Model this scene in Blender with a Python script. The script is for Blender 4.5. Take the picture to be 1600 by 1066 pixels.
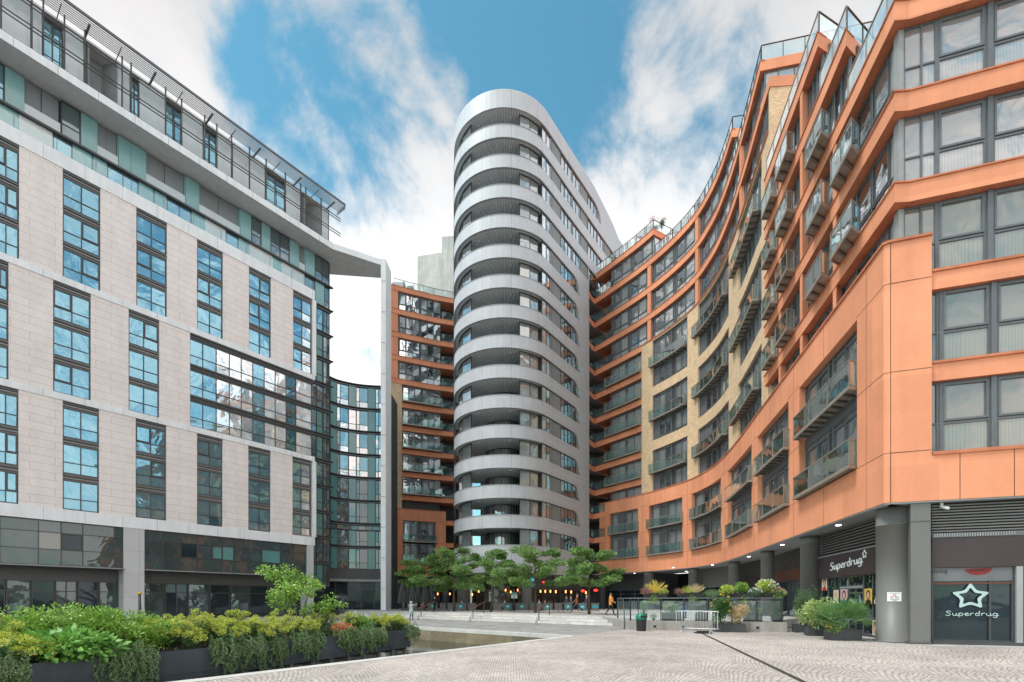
import bpy, math, random
import numpy as np
from mathutils import Vector, Matrix
from mathutils.geometry import tessellate_polygon
random.seed(7); RNG = np.random.default_rng(11)
for o in list(bpy.data.objects): bpy.data.objects.remove(o)
scene = bpy.context.scene
COL = scene.collection
R = math.radians
# ---------------------------------------------------------------- camera
CH = 1.6                     # eye height above the cobbles
cam = bpy.data.cameras.new("camera"); camo = bpy.data.objects.new("camera", cam); COL.objects.link(camo)
camo.location = (0, 0, CH); camo.rotation_euler = (R(90), 0, 0)
cam.sensor_fit = 'HORIZONTAL'; cam.sensor_width = 36; cam.lens = 760 / 1600 * 36
cam.shift_y = (939 - 533) / 1600; cam.clip_start = .1; cam.clip_end = 6000
scene.camera = camo
# ---------------------------------------------------------------- sky and sun
SUN_EL, SUN_AZ = R(60), R(248)          # azimuth clockwise from +Y : behind and left of the camera
w = bpy.data.worlds.new("World"); scene.world = w; w.use_nodes = True
nt = w.node_tree; nt.nodes.clear()
def N(t, **k):
    n = nt.nodes.new(t)
    for a, b in k.items():
        if a.startswith('i_'): n.inputs[int(a[2:])].default_value = b
        else: setattr(n, a, b)
    return n
def L(a, b): nt.links.new(a, b)
out = N('ShaderNodeOutputWorld'); bg = N('ShaderNodeBackground'); bg.inputs[1].default_value = .1
sky = N('ShaderNodeTexSky'); sky.sky_type = 'NISHITA'; sky.sun_disc = False
sky.sun_elevation = SUN_EL; sky.sun_rotation = SUN_AZ; sky.air_density = 1.0; sky.dust_density = .6; sky.ozone_density = 1.6
tc = N('ShaderNodeTexCoord'); sep = N('ShaderNodeSeparateXYZ'); L(tc.outputs['Generated'], sep.inputs[0])
def M(op, a, b=None, c=None, clamp=False):
    n = N('ShaderNodeMath'); n.operation = op; n.use_clamp = clamp
    for i, v in enumerate((a, b, c)):
        if v is None: continue
        if isinstance(v, (int, float)): n.inputs[i].default_value = v
        else: L(v, n.inputs[i])
    return n.outputs[0]
zz = M('ADD', M('MAXIMUM', sep.outputs[2], 0.0), .12)
px_, py_ = M('DIVIDE', sep.outputs[0], zz), M('DIVIDE', sep.outputs[1], zz)
cmb = N('ShaderNodeCombineXYZ'); L(px_, cmb.inputs[0]); L(py_, cmb.inputs[1]); cmb.inputs[2].default_value = 0.35
n1 = N('ShaderNodeTexNoise'); n1.inputs['Scale'].default_value = 5.6; n1.inputs['Detail'].default_value = 7; n1.inputs['Roughness'].default_value = .6; n1.inputs['Distortion'].default_value = .25
L(tc.outputs['Generated'], n1.inputs['Vector'])
n2 = N('ShaderNodeTexNoise'); n2.inputs['Scale'].default_value = 3.1; n2.inputs['Detail'].default_value = 3; L(tc.outputs['Generated'], n2.inputs['Vector'])
def skydir(x, y): return Vector(((x - 800) / 760, 1, (939 - y) / 760)).normalized()
def blob(x, y, rad, amp, d=None):
    d = d or skydir(x, y)
    dp = N('ShaderNodeVectorMath'); dp.operation = 'DOT_PRODUCT'; L(tc.outputs['Generated'], dp.inputs[0]); dp.inputs[1].default_value = d
    mr = N('ShaderNodeMapRange'); mr.interpolation_type = 'SMOOTHSTEP'; L(dp.outputs['Value'], mr.inputs[0])
    mr.inputs[1].default_value = math.cos(R(rad)); mr.inputs[2].default_value = 1.0; mr.inputs[3].default_value = 0; mr.inputs[4].default_value = amp
    return mr.outputs[0]
def most(lst, amp):
    r = None
    for b in lst: v = blob(*b, amp); r = v if r is None else M('MAXIMUM', r, v)
    return r
blue = most([(850, 90, 11), (960, 150, 9), (1085, 180, 10), (740, 70, 8), (1190, 250, 8), (560, 165, 9), (490, 200, 8), (620, 205, 8), (460, 90, 5), (880, 190, 8), (430, 100, 6), (1130, 80, 3), (1000, 230, 7)], .40)
white = most([(570, 15, 6), (1150, 50, 8), (1030, 85, 4), (300, 80, 13), (430, 440, 24), (1010, 360, 13), (640, 400, 15), (655, 90, 5), (690, 140, 3.5), (1045, 185, 3.5), (1230, 60, 9), (800, 500, 20), (1200, 480, 16)], .40)
cov = M('ADD', M('MULTIPLY', M('SUBTRACT', n1.outputs[0], .5), 1.9), M('ADD', .56, M('SUBTRACT', white, blue)))
cov = M('ADD', cov, blob(0, 0, 60, .10, Vector((.95, -.1, .55)).normalized()))     # cloud added on the right, out of view, for less blue light
cov = M('ADD', cov, M('MULTIPLY', M('SUBTRACT', n2.outputs[0], .5), .22))
mask = N('ShaderNodeMapRange'); mask.interpolation_type = 'SMOOTHSTEP'; L(cov, mask.inputs[0])
mask.inputs[1].default_value = .31; mask.inputs[2].default_value = .76
ccol = N('ShaderNodeMapRange'); L(M('ADD', cov, M('MULTIPLY', n2.outputs[0], .5)), ccol.inputs[0]); ccol.inputs[1].default_value = .6; ccol.inputs[2].default_value = 1.25
ramp = N('ShaderNodeMix'); ramp.data_type = 'RGBA'; L(ccol.outputs[0], ramp.inputs[0])
ramp.inputs[6].default_value = (4.6, 5.0, 5.3, 1); ramp.inputs[7].default_value = (6.1, 6.0, 6.0, 1)
hz = N('ShaderNodeMapRange'); L(sep.outputs[2], hz.inputs[0]); hz.inputs[1].default_value = .48; hz.inputs[2].default_value = .74; hz.inputs[3].default_value = 1.0; hz.inputs[4].default_value = .60
cs = N('ShaderNodeVectorMath'); cs.operation = 'SCALE'; L(ramp.outputs[2], cs.inputs[0]); L(hz.outputs[0], cs.inputs['Scale'])
skt = N('ShaderNodeMix'); skt.data_type = 'RGBA'; skt.blend_type = 'MULTIPLY'; skt.inputs[0].default_value = 1; L(sky.outputs[0], skt.inputs[6]); skt.inputs[7].default_value = (.56, 1.04, .90, 1)
mx = N('ShaderNodeMix'); mx.data_type = 'RGBA'; L(mask.outputs[0], mx.inputs[0]); L(skt.outputs[2], mx.inputs[6]); L(cs.outputs[0], mx.inputs[7])
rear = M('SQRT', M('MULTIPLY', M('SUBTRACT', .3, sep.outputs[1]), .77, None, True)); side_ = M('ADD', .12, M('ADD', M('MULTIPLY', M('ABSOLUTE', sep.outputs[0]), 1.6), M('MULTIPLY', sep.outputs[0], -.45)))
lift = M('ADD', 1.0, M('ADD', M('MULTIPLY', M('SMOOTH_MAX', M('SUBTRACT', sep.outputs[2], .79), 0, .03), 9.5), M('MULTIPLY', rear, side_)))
li = N('ShaderNodeVectorMath'); li.operation = 'SCALE'; L(mx.outputs[2], li.inputs[0]); L(lift, li.inputs['Scale'])     # sky lift added overhead, behind and at the sides to brighten the facades
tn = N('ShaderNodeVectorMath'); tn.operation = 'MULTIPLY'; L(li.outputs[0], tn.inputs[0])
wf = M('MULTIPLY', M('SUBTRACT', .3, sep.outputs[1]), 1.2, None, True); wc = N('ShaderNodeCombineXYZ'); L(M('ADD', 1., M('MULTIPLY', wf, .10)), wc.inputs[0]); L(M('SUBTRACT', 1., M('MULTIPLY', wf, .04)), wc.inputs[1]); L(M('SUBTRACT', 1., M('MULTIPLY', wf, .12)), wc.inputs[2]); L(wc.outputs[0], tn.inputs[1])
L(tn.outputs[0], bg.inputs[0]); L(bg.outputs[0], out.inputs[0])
sun = bpy.data.lights.new("sun", 'SUN'); sun.energy = 1.25; sun.angle = R(12); sun.color = (1, .96, .9)
suno = bpy.data.objects.new("sun", sun); COL.objects.link(suno)
sd = Vector((math.sin(SUN_AZ) * math.cos(SUN_EL), math.cos(SUN_AZ) * math.cos(SUN_EL), math.sin(SUN_EL)))
suno.rotation_euler = sd.to_track_quat('Z', 'Y').to_euler(); suno.location = (0, -20, 90)
vs = scene.view_settings; vs.view_transform = 'Standard'; vs.look = 'None'; vs.exposure = 1.13; vs.gamma = 1; vs.use_curve_mapping = False
cy = scene.cycles; cy.max_bounces = 5; cy.diffuse_bounces = 4; cy.glossy_bounces = 2; cy.transparent_max_bounces = 8; cy.transmission_bounces = 1
# ---------------------------------------------------------------- materials
MATS = {}
def newmat(name):
    m = bpy.data.materials.new(name); m.use_nodes = True; MATS[name] = m
    return m
class NB:
    """tiny node builder"""
    def __init__(s, m): s.t = m.node_tree; s.b = s.t.nodes['Principled BSDF']; s.o = s.t.nodes['Material Output']
    def n(s, t, **k):
        x = s.t.nodes.new(t)
        for a, v in k.items():
            if a in x.inputs: x.inputs[a].default_value = v
            else: setattr(x, a, v)
        return x
    def l(s, a, b): s.t.links.new(a, b)
    def m(s, op, a, b=None, clamp=False):
        x = s.t.nodes.new('ShaderNodeMath'); x.operation = op; x.use_clamp = clamp
        for i, v in enumerate((a, b)):
            if v is None: continue
            if isinstance(v, (int, float)): x.inputs[i].default_value = v
            else: s.l(v, x.inputs[i])
        return x.outputs[0]
    def mix(s, f, a, b, mode='MIX'):
        x = s.t.nodes.new('ShaderNodeMix'); x.data_type = 'RGBA'; x.blend_type = mode
        for i, v in ((0, f), (6, a), (7, b)):
            if isinstance(v, (int, float)): x.inputs[i].default_value = v
            elif isinstance(v, tuple): x.inputs[i].default_value = (*v[:3], 1)
            else: s.l(v, x.inputs[i])
        return x.outputs[2]
    def ramp(s, f, a, b, lo=0., hi=1.):
        x = s.t.nodes.new('ShaderNodeMapRange'); s.l(f, x.inputs[0]); x.inputs[1].default_value = a; x.inputs[2].default_value = b; x.inputs[3].default_value = lo; x.inputs[4].default_value = hi
        return x.outputs[0]
    def obj(s): return s.n('ShaderNodeTexCoord').outputs['Object']
    def uv(s): return s.n('ShaderNodeTexCoord').outputs['UV']
    def noise(s, sc, det=4, vec=None, rough=.5, dist=0):
        x = s.n('ShaderNodeTexNoise', Scale=sc, Detail=det, Roughness=rough, Distortion=dist)
        if vec is not None: s.l(vec, x.inputs['Vector'])
        return x.outputs[0]
    def scale(s, v, sc):
        x = s.n('ShaderNodeMapping'); s.l(v, x.inputs[0]); x.inputs['Scale'].default_value = sc; return x.outputs[0]
    def bump(s, h, st=.3, dist=.02):
        x = s.n('ShaderNodeBump', Strength=st, Distance=dist); s.l(h, x.inputs['Height']); s.l(x.outputs[0], s.b.inputs['Normal']); return x
    def base(s, c):
        if isinstance(c, tuple): s.b.inputs['Base Color'].default_value = (*c[:3], 1)
        else: s.l(c, s.b.inputs['Base Color'])
def simple(name, col, rough=.6, var=.15, nsc=2.0, metal=0., bump=.0, spec=.5, island=0.):
    m = newmat(name); b = NB(m); v = b.obj()
    n = b.noise(nsc, 5, v, .6)
    f = b.ramp(n, .3, .7, 1 - var, 1 + var)
    if island:
        g = b.n('ShaderNodeNewGeometry').outputs['Random Per Island']
        f = b.m('MULTIPLY', f, b.ramp(g, 0, 1, 1 - island, 1 + island))
    x = b.n('ShaderNodeVectorMath', operation='SCALE'); x.inputs[0].default_value = col[:3]; b.l(f, x.inputs['Scale'])
    b.base(x.outputs[0]); b.b.inputs['Roughness'].default_value = rough; b.b.inputs['Metallic'].default_value = metal
    b.b.inputs['Specular IOR Level'].default_value = spec
    if bump: b.bump(b.noise(nsc * 12, 4, v), bump, .01)
    return m
def facade(name, col, rough=.7, streak=.12, stain=.1, sc=.5, spec=.4, bump=.15):
    """wall finish with soft blotches, vertical streaks and fine grain (object space)"""
    m = newmat(name); b = NB(m); v = b.obj()
    n1 = b.noise(sc, 5, v, .6); n2 = b.noise(2.2, 4, b.scale(v, (1, 1, .12)), .6); n3 = b.noise(22, 3, v)
    f = b.m('MULTIPLY', b.ramp(n1, .3, .7, 1 - stain, 1 + stain), b.ramp(n2, .35, .75, 1 + streak * .5, 1 - streak))
    f = b.m('MULTIPLY', f, b.ramp(n3, .3, .7, .96, 1.04))
    x = b.n('ShaderNodeVectorMath', operation='SCALE'); x.inputs[0].default_value = col[:3]; b.l(f, x.inputs['Scale'])
    b.base(x.outputs[0]); b.b.inputs['Roughness'].default_value = rough; b.b.inputs['Specular IOR Level'].default_value = spec
    if bump: b.bump(n3, bump, .006)
    return m
def orangemat():
    m = facade('orange', (.75, .295, .162), .75, .07, .09); b = NB(m); t = b.n('ShaderNodeTexBrick'); t.offset = .37
    for k, v in (('Scale', 1.), ('Mortar Size', 0.), ('Brick Width', 2.55), ('Row Height', 3.3)): t.inputs[k].default_value = v
    t.inputs['Color1'].default_value = (1.05, 1.04, 1.02, 1); t.inputs['Color2'].default_value = (.90, .88, .86, 1); b.l(b.uv(), t.inputs['Vector'])
    src = b.b.inputs['Base Color'].links[0].from_socket; g = b.noise(.9, 5, b.scale(b.obj(), (1, 1, .25)), .7)
    c = b.mix(1., src, t.outputs[0], 'MULTIPLY'); c = b.mix(b.ramp(g, .56, .8, 0, .35), c, (.40, .20, .13)); b.base(c)
orangemat()
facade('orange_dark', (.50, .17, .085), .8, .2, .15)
facade('cladding', (.56, .585, .61), .42, .05, .04, spec=.5, bump=0)
facade('cladding_edge', (.33, .34, .36), .5, .05, .05, bump=0)
facade('soffit_grey', (.30, .31, .315), .6, .05, .1, bump=0)
facade('white_stone', (.79, .785, .80), .7, .10, .06)
facade('light_panel', (.62, .61, .60), .75, .1, .06)
facade('pale_concrete', (.50, .49, .47), .85, .2, .12)
facade('grey_render', (.42, .415, .41), .7, .1, .06)
facade('dark_cladding', (.085, .083, .082), .5, .1, .08, bump=0)
facade('column_grey', (.155, .148, .142), .45, .06, .06, bump=0)
facade('fascia_dark', (.05, .035, .038), .4, .1, .1, bump=0)
facade('fascia_brown', (.11, .04, .027), .5, .1, .1, bump=0)
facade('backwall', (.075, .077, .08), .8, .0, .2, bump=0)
facade('niche', (.26, .27, .275), .8, .05, .1, bump=0)
facade('teal_panel', (.20, .37, .375), .18, .03, .05, spec=.8, bump=0)
facade('teal_deep', (.10, .26, .255), .18, .03, .08, spec=.8, bump=0)
facade('white_glass', (.52, .56, .58), .12, .03, .05, spec=.8, bump=0)
facade('terrace_wall', (.34, .305, .28), .85, .25, .14)
facade('kerb_stone', (.50, .47, .44), .85, .1, .12)
simple('frame_grey', (.115, .12, .13), .45, .1, 3)
facade('hotel_spandrel', (.17, .155, .15), .55, .08, .1)
simple('red_sign', (.20, .012, .012), .5, .05)
simple('frame_dark', (.055, .054, .056), .4, .1, 3)
simple('frame_light', (.30, .30, .30), .45, .1, 3)
simple('steel', (.33, .29, .25), .42, .15, 4, metal=.3)
simple('steel_dark', (.06, .055, .05), .5, .15, 4, metal=.3)
simple('joist', (.16, .15, .13), .7, .25, 3)
simple('deck', (.30, .27, .23), .8, .2, 3)
simple('joint', (.17, .075, .045), .9, .1)
simple('joint_grey', (.16, .16, .17), .8, .1)
simple('black', (.012, .012, .013), .6, .1)
facade('planter_metal', (.045, .056, .066), .5, .35, .25, sc=1.2)
simple('planter_box', (.055, .055, .058), .6, .15, 3, bump=.1)
simple('soil', (.035, .025, .018), .95, .4, 8)
simple('bark', (.09, .065, .045), .9, .3, 9, bump=.5)
simple('twig', (.11, .12, .06), .9, .3, 9)
simple('white_paint', (.78, .78, .77), .4, .03)
simple('sign_white', (.75, .75, .74), .5, .03)
simple('galv', (.55, .56, .57), .4, .1, 6, metal=.6)
simple('teal', (.01, .26, .32), .5, .1)
simple('banner', (.13, .118, .112), .8, .12, 4)
simple('wood_rail', (.12, .05, .03), .5, .2, 6)
simple('red', (.55, .02, .02), .5, .05)
simple('bin_green', (.0, .16, .085), .35, .1)
simple('bin_black', (.02, .02, .021), .5, .2, 5)
simple('bin_blue', (.01, .10, .22), .4, .1)
simple('parasol', (.09, .088, .09), .85, .15, 4)
simple('yellow_cap', (.75, .45, .03), .5, .05)
simple('skin', (.55, .33, .24), .6, .08, 8)
def emis(name, col, st):
    m = newmat(name); b = NB(m); b.base(col); b.b.inputs['Emission Color'].default_value = (*col, 1); b.b.inputs['Emission Strength'].default_value = st
emis('lamp_white', (1, .97, .9), 2.2); emis('lamp_warm', (1, .36, .09), 1.6); emis('lamp_red', (1, .03, .02), .9); emis('lamp_soft', (1, .75, .5), 1.4)
def leafmat(name, a, b_, rough=.45, trans=.22):
    m = newmat(name); b = NB(m)
    g = b.n('ShaderNodeNewGeometry').outputs['Random Per Island']
    n = b.noise(1.3, 3, b.obj())
    f = b.m('ADD', b.m('MULTIPLY', g, .6), b.ramp(n, .35, .65, 0, .4), True)
    c = b.mix(f, a, b_); b.base(c); b.b.inputs['Roughness'].default_value = rough
    tr = b.n('ShaderNodeBsdfTranslucent'); b.l(c, tr.inputs[0])
    ms = b.n('ShaderNodeMixShader'); ms.inputs[0].default_value = trans
    b.l(b.b.outputs[0], ms.inputs[1]); b.l(tr.outputs[0], ms.inputs[2]); b.l(ms.outputs[0], b.o.inputs[0])
    return m
leafmat('leaf_tree', (0.06, 0.16, 0.035), (0.30, 0.46, 0.13)); leafmat('leaf_fresh', (0.126, 0.266, 0.042), (0.364, 0.560, 0.098))
leafmat('leaf_broad', (0.098, 0.266, 0.049), (0.280, 0.532, 0.112)); leafmat('leaf_euph', (0.098, 0.196, 0.077), (0.182, 0.308, 0.126))
leafmat('head_yellow', (0.30, 0.40, 0.06), (0.66, 0.64, 0.10)); leafmat('leaf_rosemary', (0.13, 0.24, 0.085), (0.31, 0.45, 0.20))
leafmat('leaf_orange', (0.700, 0.168, 0.070), (0.850, 0.392, 0.168)); leafmat('leaf_dark', (0.042, 0.119, 0.035), (0.112, 0.238, 0.070))
leafmat('leaf_lime', (0.308, 0.448, 0.056), (0.700, 0.770, 0.168)); leafmat('leaf_varieg', (0.168, 0.308, 0.070), (0.770, 0.850, 0.392))
leafmat('leaf_palm', (0.084, 0.196, 0.063), (0.238, 0.392, 0.140)); leafmat('leaf_straw', (0.588, 0.420, 0.210), (0.850, 0.700, 0.448))
leafmat('leaf_gold', (0.700, 0.504, 0.070), (0.850, 0.700, 0.168)); leafmat('leaf_purple', (0.252, 0.084, 0.098), (0.560, 0.308, 0.224))
leafmat('petal_white', (0.850, 0.850, 0.850), (0.850, 0.840, 0.840)); leafmat('petal_orange', (0.850, 0.420, 0.028), (0.850, 0.700, 0.042)); leafmat('petal_pink', (0.850, 0.252, 0.308), (0.850, 0.560, 0.560))
leafmat('leaf_topiary', (0.112, 0.308, 0.028), (0.252, 0.504, 0.070))
def glassmat(name, dark, curtain, tint, refl, pc=.4, wob=.35, sc=.5, rough=.03):
    """window pane: room behind (dark or with curtain / blind, by pane) under a coated, slightly wavy reflecting surface"""
    m = newmat(name); b = NB(m); uv = b.uv()
    g = b.n('ShaderNodeNewGeometry').outputs['Random Per Island']
    g2 = b.m('FRACT', b.m('MULTIPLY', g, 17.3)); g3 = b.m('FRACT', b.m('MULTIPLY', g, 91.7))
    sp = b.n('ShaderNodeSeparateXYZ'); b.l(uv, sp.inputs[0])
    fold = b.m('SINE', b.m('ADD', b.m('MULTIPLY', sp.outputs[0], 62.), b.m('MULTIPLY', b.noise(1.2, 2, b.scale(uv, (1, .12, 1))), 22.)))
    cf = b.m('MULTIPLY', b.m('MAXIMUM', b.ramp(fold, -1, 1, .80, 1.), b.m('GREATER_THAN', g3, .55)), b.ramp(b.m('FRACT', b.m('MULTIPLY', g, 41.)), 0, 1, .55, 1.05))
    x = b.n('ShaderNodeVectorMath', operation='SCALE'); x.inputs[0].default_value = curtain; b.l(cf, x.inputs['Scale'])
    hasc = b.m('LESS_THAN', g2, pc)
    dk = b.mix(b.noise(.9, 4, b.scale(uv, (1, .6, 1)), .7), dark, tuple(min(1, c * 3.2 + .01) for c in dark))
    c = b.mix(hasc, dk, x.outputs[0]); b.base(c); b.b.inputs['Roughness'].default_value = .6; b.b.inputs['Specular IOR Level'].default_value = .2
    gl = b.n('ShaderNodeBsdfGlossy', Roughness=rough); gl.inputs[0].default_value = (*tint, 1)
    nz = b.noise(sc, 3, b.obj(), .45, .6)
    bp = b.n('ShaderNodeBump', Strength=wob, Distance=.12); b.l(nz, bp.inputs['Height']); b.l(bp.outputs[0], gl.inputs['Normal'])
    fr = b.n('ShaderNodeLayerWeight', Blend=.25)
    f = b.m('ADD', b.m('MULTIPLY', fr.outputs[1], 1 - refl), b.ramp(g3, 0, 1, refl * .8, refl * 1.15), True)
    ms = b.n('ShaderNodeMixShader'); b.l(f, ms.inputs[0]); b.l(b.b.outputs[0], ms.inputs[1]); b.l(gl.outputs[0], ms.inputs[2]); b.l(ms.outputs[0], b.o.inputs[0])
glassmat('pane_hotel', (.01, .022, .03), (.22, .33, .37), (.27, .52, .64), .46, .45, .4)
glassmat('pane_dark', (.02, .027, .03), (.10, .13, .13), (.55, .66, .70), .17, .15, .6, .35)
glassmat('pane_white', (.34, .36, .37), (.42, .44, .45), (.95, .97, .98), .40, .3, .8, .35)  # pale base colour stands in for reflected white sky
glassmat('pane_mirror', (.03, .035, .04), (.2, .22, .23), (.86, .90, .92), .66, .2, .7, .35)
glassmat('pane_grey', (.014, .018, .02), (.36, .38, .38), (.70, .76, .78), .24, .42, .5)
glassmat('pane_blind', (.045, .05, .048), (.24, .245, .22), (.75, .8, .8), .10, .6, .25)
glassmat('pane_sky', (.14, .15, .15), (.38, .38, .385), (.80, .81, .83), .18, .6, .5)
glassmat('pane_blue', (.012, .03, .04), (.2, .30, .34), (.27, .50, .62), .44, .35, .3)
glassmat('pane_shop', (.002, .006, .009), (.012, .02, .024), (.45, .56, .62), .035, 0., .15)
glassmat('pane_band', (.018, .026, .026), (.05, .07, .07), (.5, .6, .62), .10, .2, .7, .35)
glassmat('pane_cafe', (.008, .006, .005), (.06, .03, .015), (.5, .55, .58), .07, .15, .3)
def clearglass(name, tint, refl=.16, body=.10, bodycol=(.25, .42, .40)):
    m = newmat(name); b = NB(m)
    tr = b.n('ShaderNodeBsdfTransparent'); tr.inputs[0].default_value = (*tint, 1)
    gl = b.n('ShaderNodeBsdfGlossy', Roughness=.03); gl.inputs[0].default_value = (.85, .95, .95, 1)
    nz = b.noise(.6, 2, b.obj()); bp = b.n('ShaderNodeBump', Strength=.3, Distance=.05); b.l(nz, bp.inputs['Height']); b.l(bp.outputs[0], gl.inputs['Normal'])
    df = b.b; b.base(bodycol); df.inputs['Roughness'].default_value = .8
    m1 = b.n('ShaderNodeMixShader'); m1.inputs[0].default_value = body; b.l(tr.outputs[0], m1.inputs[1]); b.l(df.outputs[0], m1.inputs[2])
    fr = b.n('ShaderNodeLayerWeight', Blend=.2); f = b.m('ADD', b.m('MULTIPLY', fr.outputs[0], .6), refl, True)
    m2 = b.n('ShaderNodeMixShader'); b.l(f, m2.inputs[0]); b.l(m1.outputs[0], m2.inputs[1]); b.l(gl.outputs[0], m2.inputs[2]); b.l(m2.outputs[0], b.o.inputs[0])
clearglass('rail_glass', (.66, .86, .84)); clearglass('rail_clear', (.86, .95, .95), .10, .10, (.6, .7, .72))
# brick / stone / paving with uv in metres
def brickmat(name, c1, c2, mortar, bw, bh, ms=.01, rough=.85, bump=.4, var=.25, off=.5, sq=1., vary=None):
    m = newmat(name); b = NB(m); uv = b.uv()
    t = b.n('ShaderNodeTexBrick'); t.offset = off; t.squash = sq
    for k, v in (('Scale', 1.), ('Mortar Size', ms), ('Mortar Smooth', .1), ('Bias', 0.), ('Brick Width', bw), ('Row Height', bh)): t.inputs[k].default_value = v
    t.inputs['Color1'].default_value = (*c1, 1); t.inputs['Color2'].default_value = (*c2, 1); t.inputs['Mortar'].default_value = (*mortar, 1)
    b.l(uv, t.inputs['Vector'])
    n = b.noise(1.1, 6, b.scale(b.obj(), (1, 1, .35)) if 'tower' in name or name == 'stone' else b.obj(), .65); n2 = b.noise(14, 4, b.obj(), .6)
    f = b.m('MULTIPLY', b.ramp(n, .3, .7, 1 - var, 1 + var), b.ramp(n2, .3, .7, .93, 1.07))
    x = b.n('ShaderNodeVectorMath', operation='SCALE'); b.l(t.outputs[0], x.inputs[0]); b.l(f, x.inputs['Scale']); b.base(x.outputs[0])
    b.b.inputs['Roughness'].default_value = rough
    b.bump(b.m('ADD', b.m('MULTIPLY', t.outputs['Fac'], -1.), b.m('MULTIPLY', n2, .4)), bump, .01)
    return m
brickmat('brick', (.80, .54, .33), (.57, .37, .21), (.56, .45, .34), .225, .075, .008, var=.12)
brickmat('stone', (.82, .725, .695), (.78, .69, .66), (.44, .37, .35), 2.35, .585, .010, .7, .25, .07, off=.42)
brickmat('hotel_panel', (.53, .52, .52), (.50, .49, .49), (.32, .32, .32), 1.5, 1.9, .012, .7, .1, .05, off=0)
brickmat('tower_panel', (.54, .54, .565), (.53, .53, .555), (.27, .28, .30), 3.0, .84, .014, .45, .2, .04, off=0)
brickmat('tower_plain', (.52, .51, .535), (.52, .51, .535), (.30, .31, .33), 3.35, 50., .025, .45, .1, .09, off=0)
brickmat('plank_soffit', (.66, .69, .69), (.62, .65, .65), (.07, .075, .08), .34, 60., .02, .6, .3, .08, off=0)
brickmat('slabs', (.46, .43, .41), (.37, .345, .33), (.22, .21, .2), .9, .45, .008, .8, .2, .15)
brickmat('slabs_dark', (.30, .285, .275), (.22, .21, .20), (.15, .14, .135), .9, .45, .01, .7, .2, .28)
brickmat('step_stone', (.62, .58, .55), (.52, .48, .455), (.26, .24, .23), 1.2, .6, .01, .8, .2, .12)
brickmat('basin_wall', (.22, .175, .11), (.15, .12, .08), (.15, .12, .08), 1.6, .5, .012, .85, .4, .3)
# cobbled fans
def cobbles():
    m = newmat('cobbles'); b = NB(m); v = b.obj()
    sp = b.n('ShaderNodeSeparateXYZ'); b.l(v, sp.inputs[0])
    W = 1.45
    fx = b.m('DIVIDE', sp.outputs[0], W); cell = b.m('FLOOR', fx); fr = b.m('SUBTRACT', b.m('FRACT', fx), .5)
    arc = b.m('MULTIPLY', b.m('MULTIPLY', fr, fr), -1.55)
    wob = b.m('MULTIPLY', b.m('SUBTRACT', b.noise(.9, 2, v), .5), .5)
    y = b.m('ADD', b.m('SUBTRACT', sp.outputs[1], arc), b.m('ADD', wob, b.m('MULTIPLY', cell, .37)))
    c = b.n('ShaderNodeCombineXYZ'); b.l(b.m('ADD', sp.outputs[0], b.m('MULTIPLY', b.noise(1.7, 2, v), .05)), c.inputs[0]); b.l(y, c.inputs[1])
    t = b.n('ShaderNodeTexBrick'); t.offset = .5
    for k, q in (('Scale', 1.), ('Mortar Size', .012), ('Mortar Smooth', .5), ('Bias', 0.), ('Brick Width', .125), ('Row Height', .11)): t.inputs[k].default_value = q
    t.inputs['Color1'].default_value = (.66, .565, .515, 1); t.inputs['Color2'].default_value = (.50, .42, .38, 1); t.inputs['Mortar'].default_value = (.19, .16, .14, 1)
    b.l(c.outputs[0], t.inputs['Vector'])
    n = b.noise(.45, 6, v, .62); n2 = b.noise(30, 4, v, .6); n3 = b.noise(3.5, 3, v)
    f = b.m('MULTIPLY', b.m('MULTIPLY', b.ramp(n, .3, .7, .82, 1.14), b.ramp(n2, .3, .7, .9, 1.1)), b.ramp(n3, .3, .7, .92, 1.07))
    n4 = b.noise(.16, 7, v, .7, .6); f = b.m('MULTIPLY', f, b.ramp(n4, .42, .62, .80, 1.06)); vo = b.n('ShaderNodeTexVoronoi', Scale=1.15); b.l(v, vo.inputs['Vector']); f = b.m('MULTIPLY', f, b.ramp(vo.outputs['Distance'], .045, .07, .62, 1.))
    for mr_ in [q for q in b.t.nodes if q.type == 'MAP_RANGE']: mr_.clamp = True
    x = b.n('ShaderNodeVectorMath', operation='SCALE'); b.l(t.outputs[0], x.inputs[0]); b.l(f, x.inputs['Scale']); b.base(x.outputs[0])
    b.b.inputs['Roughness'].default_value = .8
    b.bump(b.m('ADD', b.m('MULTIPLY', t.outputs['Fac'], -1.), b.m('MULTIPLY', n2, .5)), .8, .022)
cobbles()
def watermat():
    m = newmat('water'); b = NB(m); b.base((.014, .017, .012)); b.b.inputs['Roughness'].default_value = .04; b.b.inputs['Specular IOR Level'].default_value = .9
    b.bump(b.noise(2.2, 3, b.obj(), .5, .4), .35, .03)
watermat()
def blindmat():
    m = newmat('blind'); b = NB(m); v = b.uv(); sp = b.n('ShaderNodeSeparateXYZ'); b.l(v, sp.inputs[0])
    s = b.ramp(b.m('SINE', b.m('MULTIPLY', sp.outputs[1], 100.)), -1, 1, .35, 1.)
    x = b.n('ShaderNodeVectorMath', operation='SCALE'); x.inputs[0].default_value = (.50, .46, .40); b.l(s, x.inputs['Scale']); b.base(x.outputs[0]); b.b.inputs['Roughness'].default_value = .7
blindmat()
def louvremat(name, c, n):
    m = newmat(name); b = NB(m); v = b.uv(); sp = b.n('ShaderNodeSeparateXYZ'); b.l(v, sp.inputs[0])
    s = b.m('FRACT', b.m('MULTIPLY', sp.outputs[1], n)); x = b.n('ShaderNodeVectorMath', operation='SCALE'); x.inputs[0].default_value = c; b.l(b.ramp(s, .0, .25, .25, 1.), x.inputs['Scale']); b.base(x.outputs[0])
    b.b.inputs['Roughness'].default_value = .5
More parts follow.
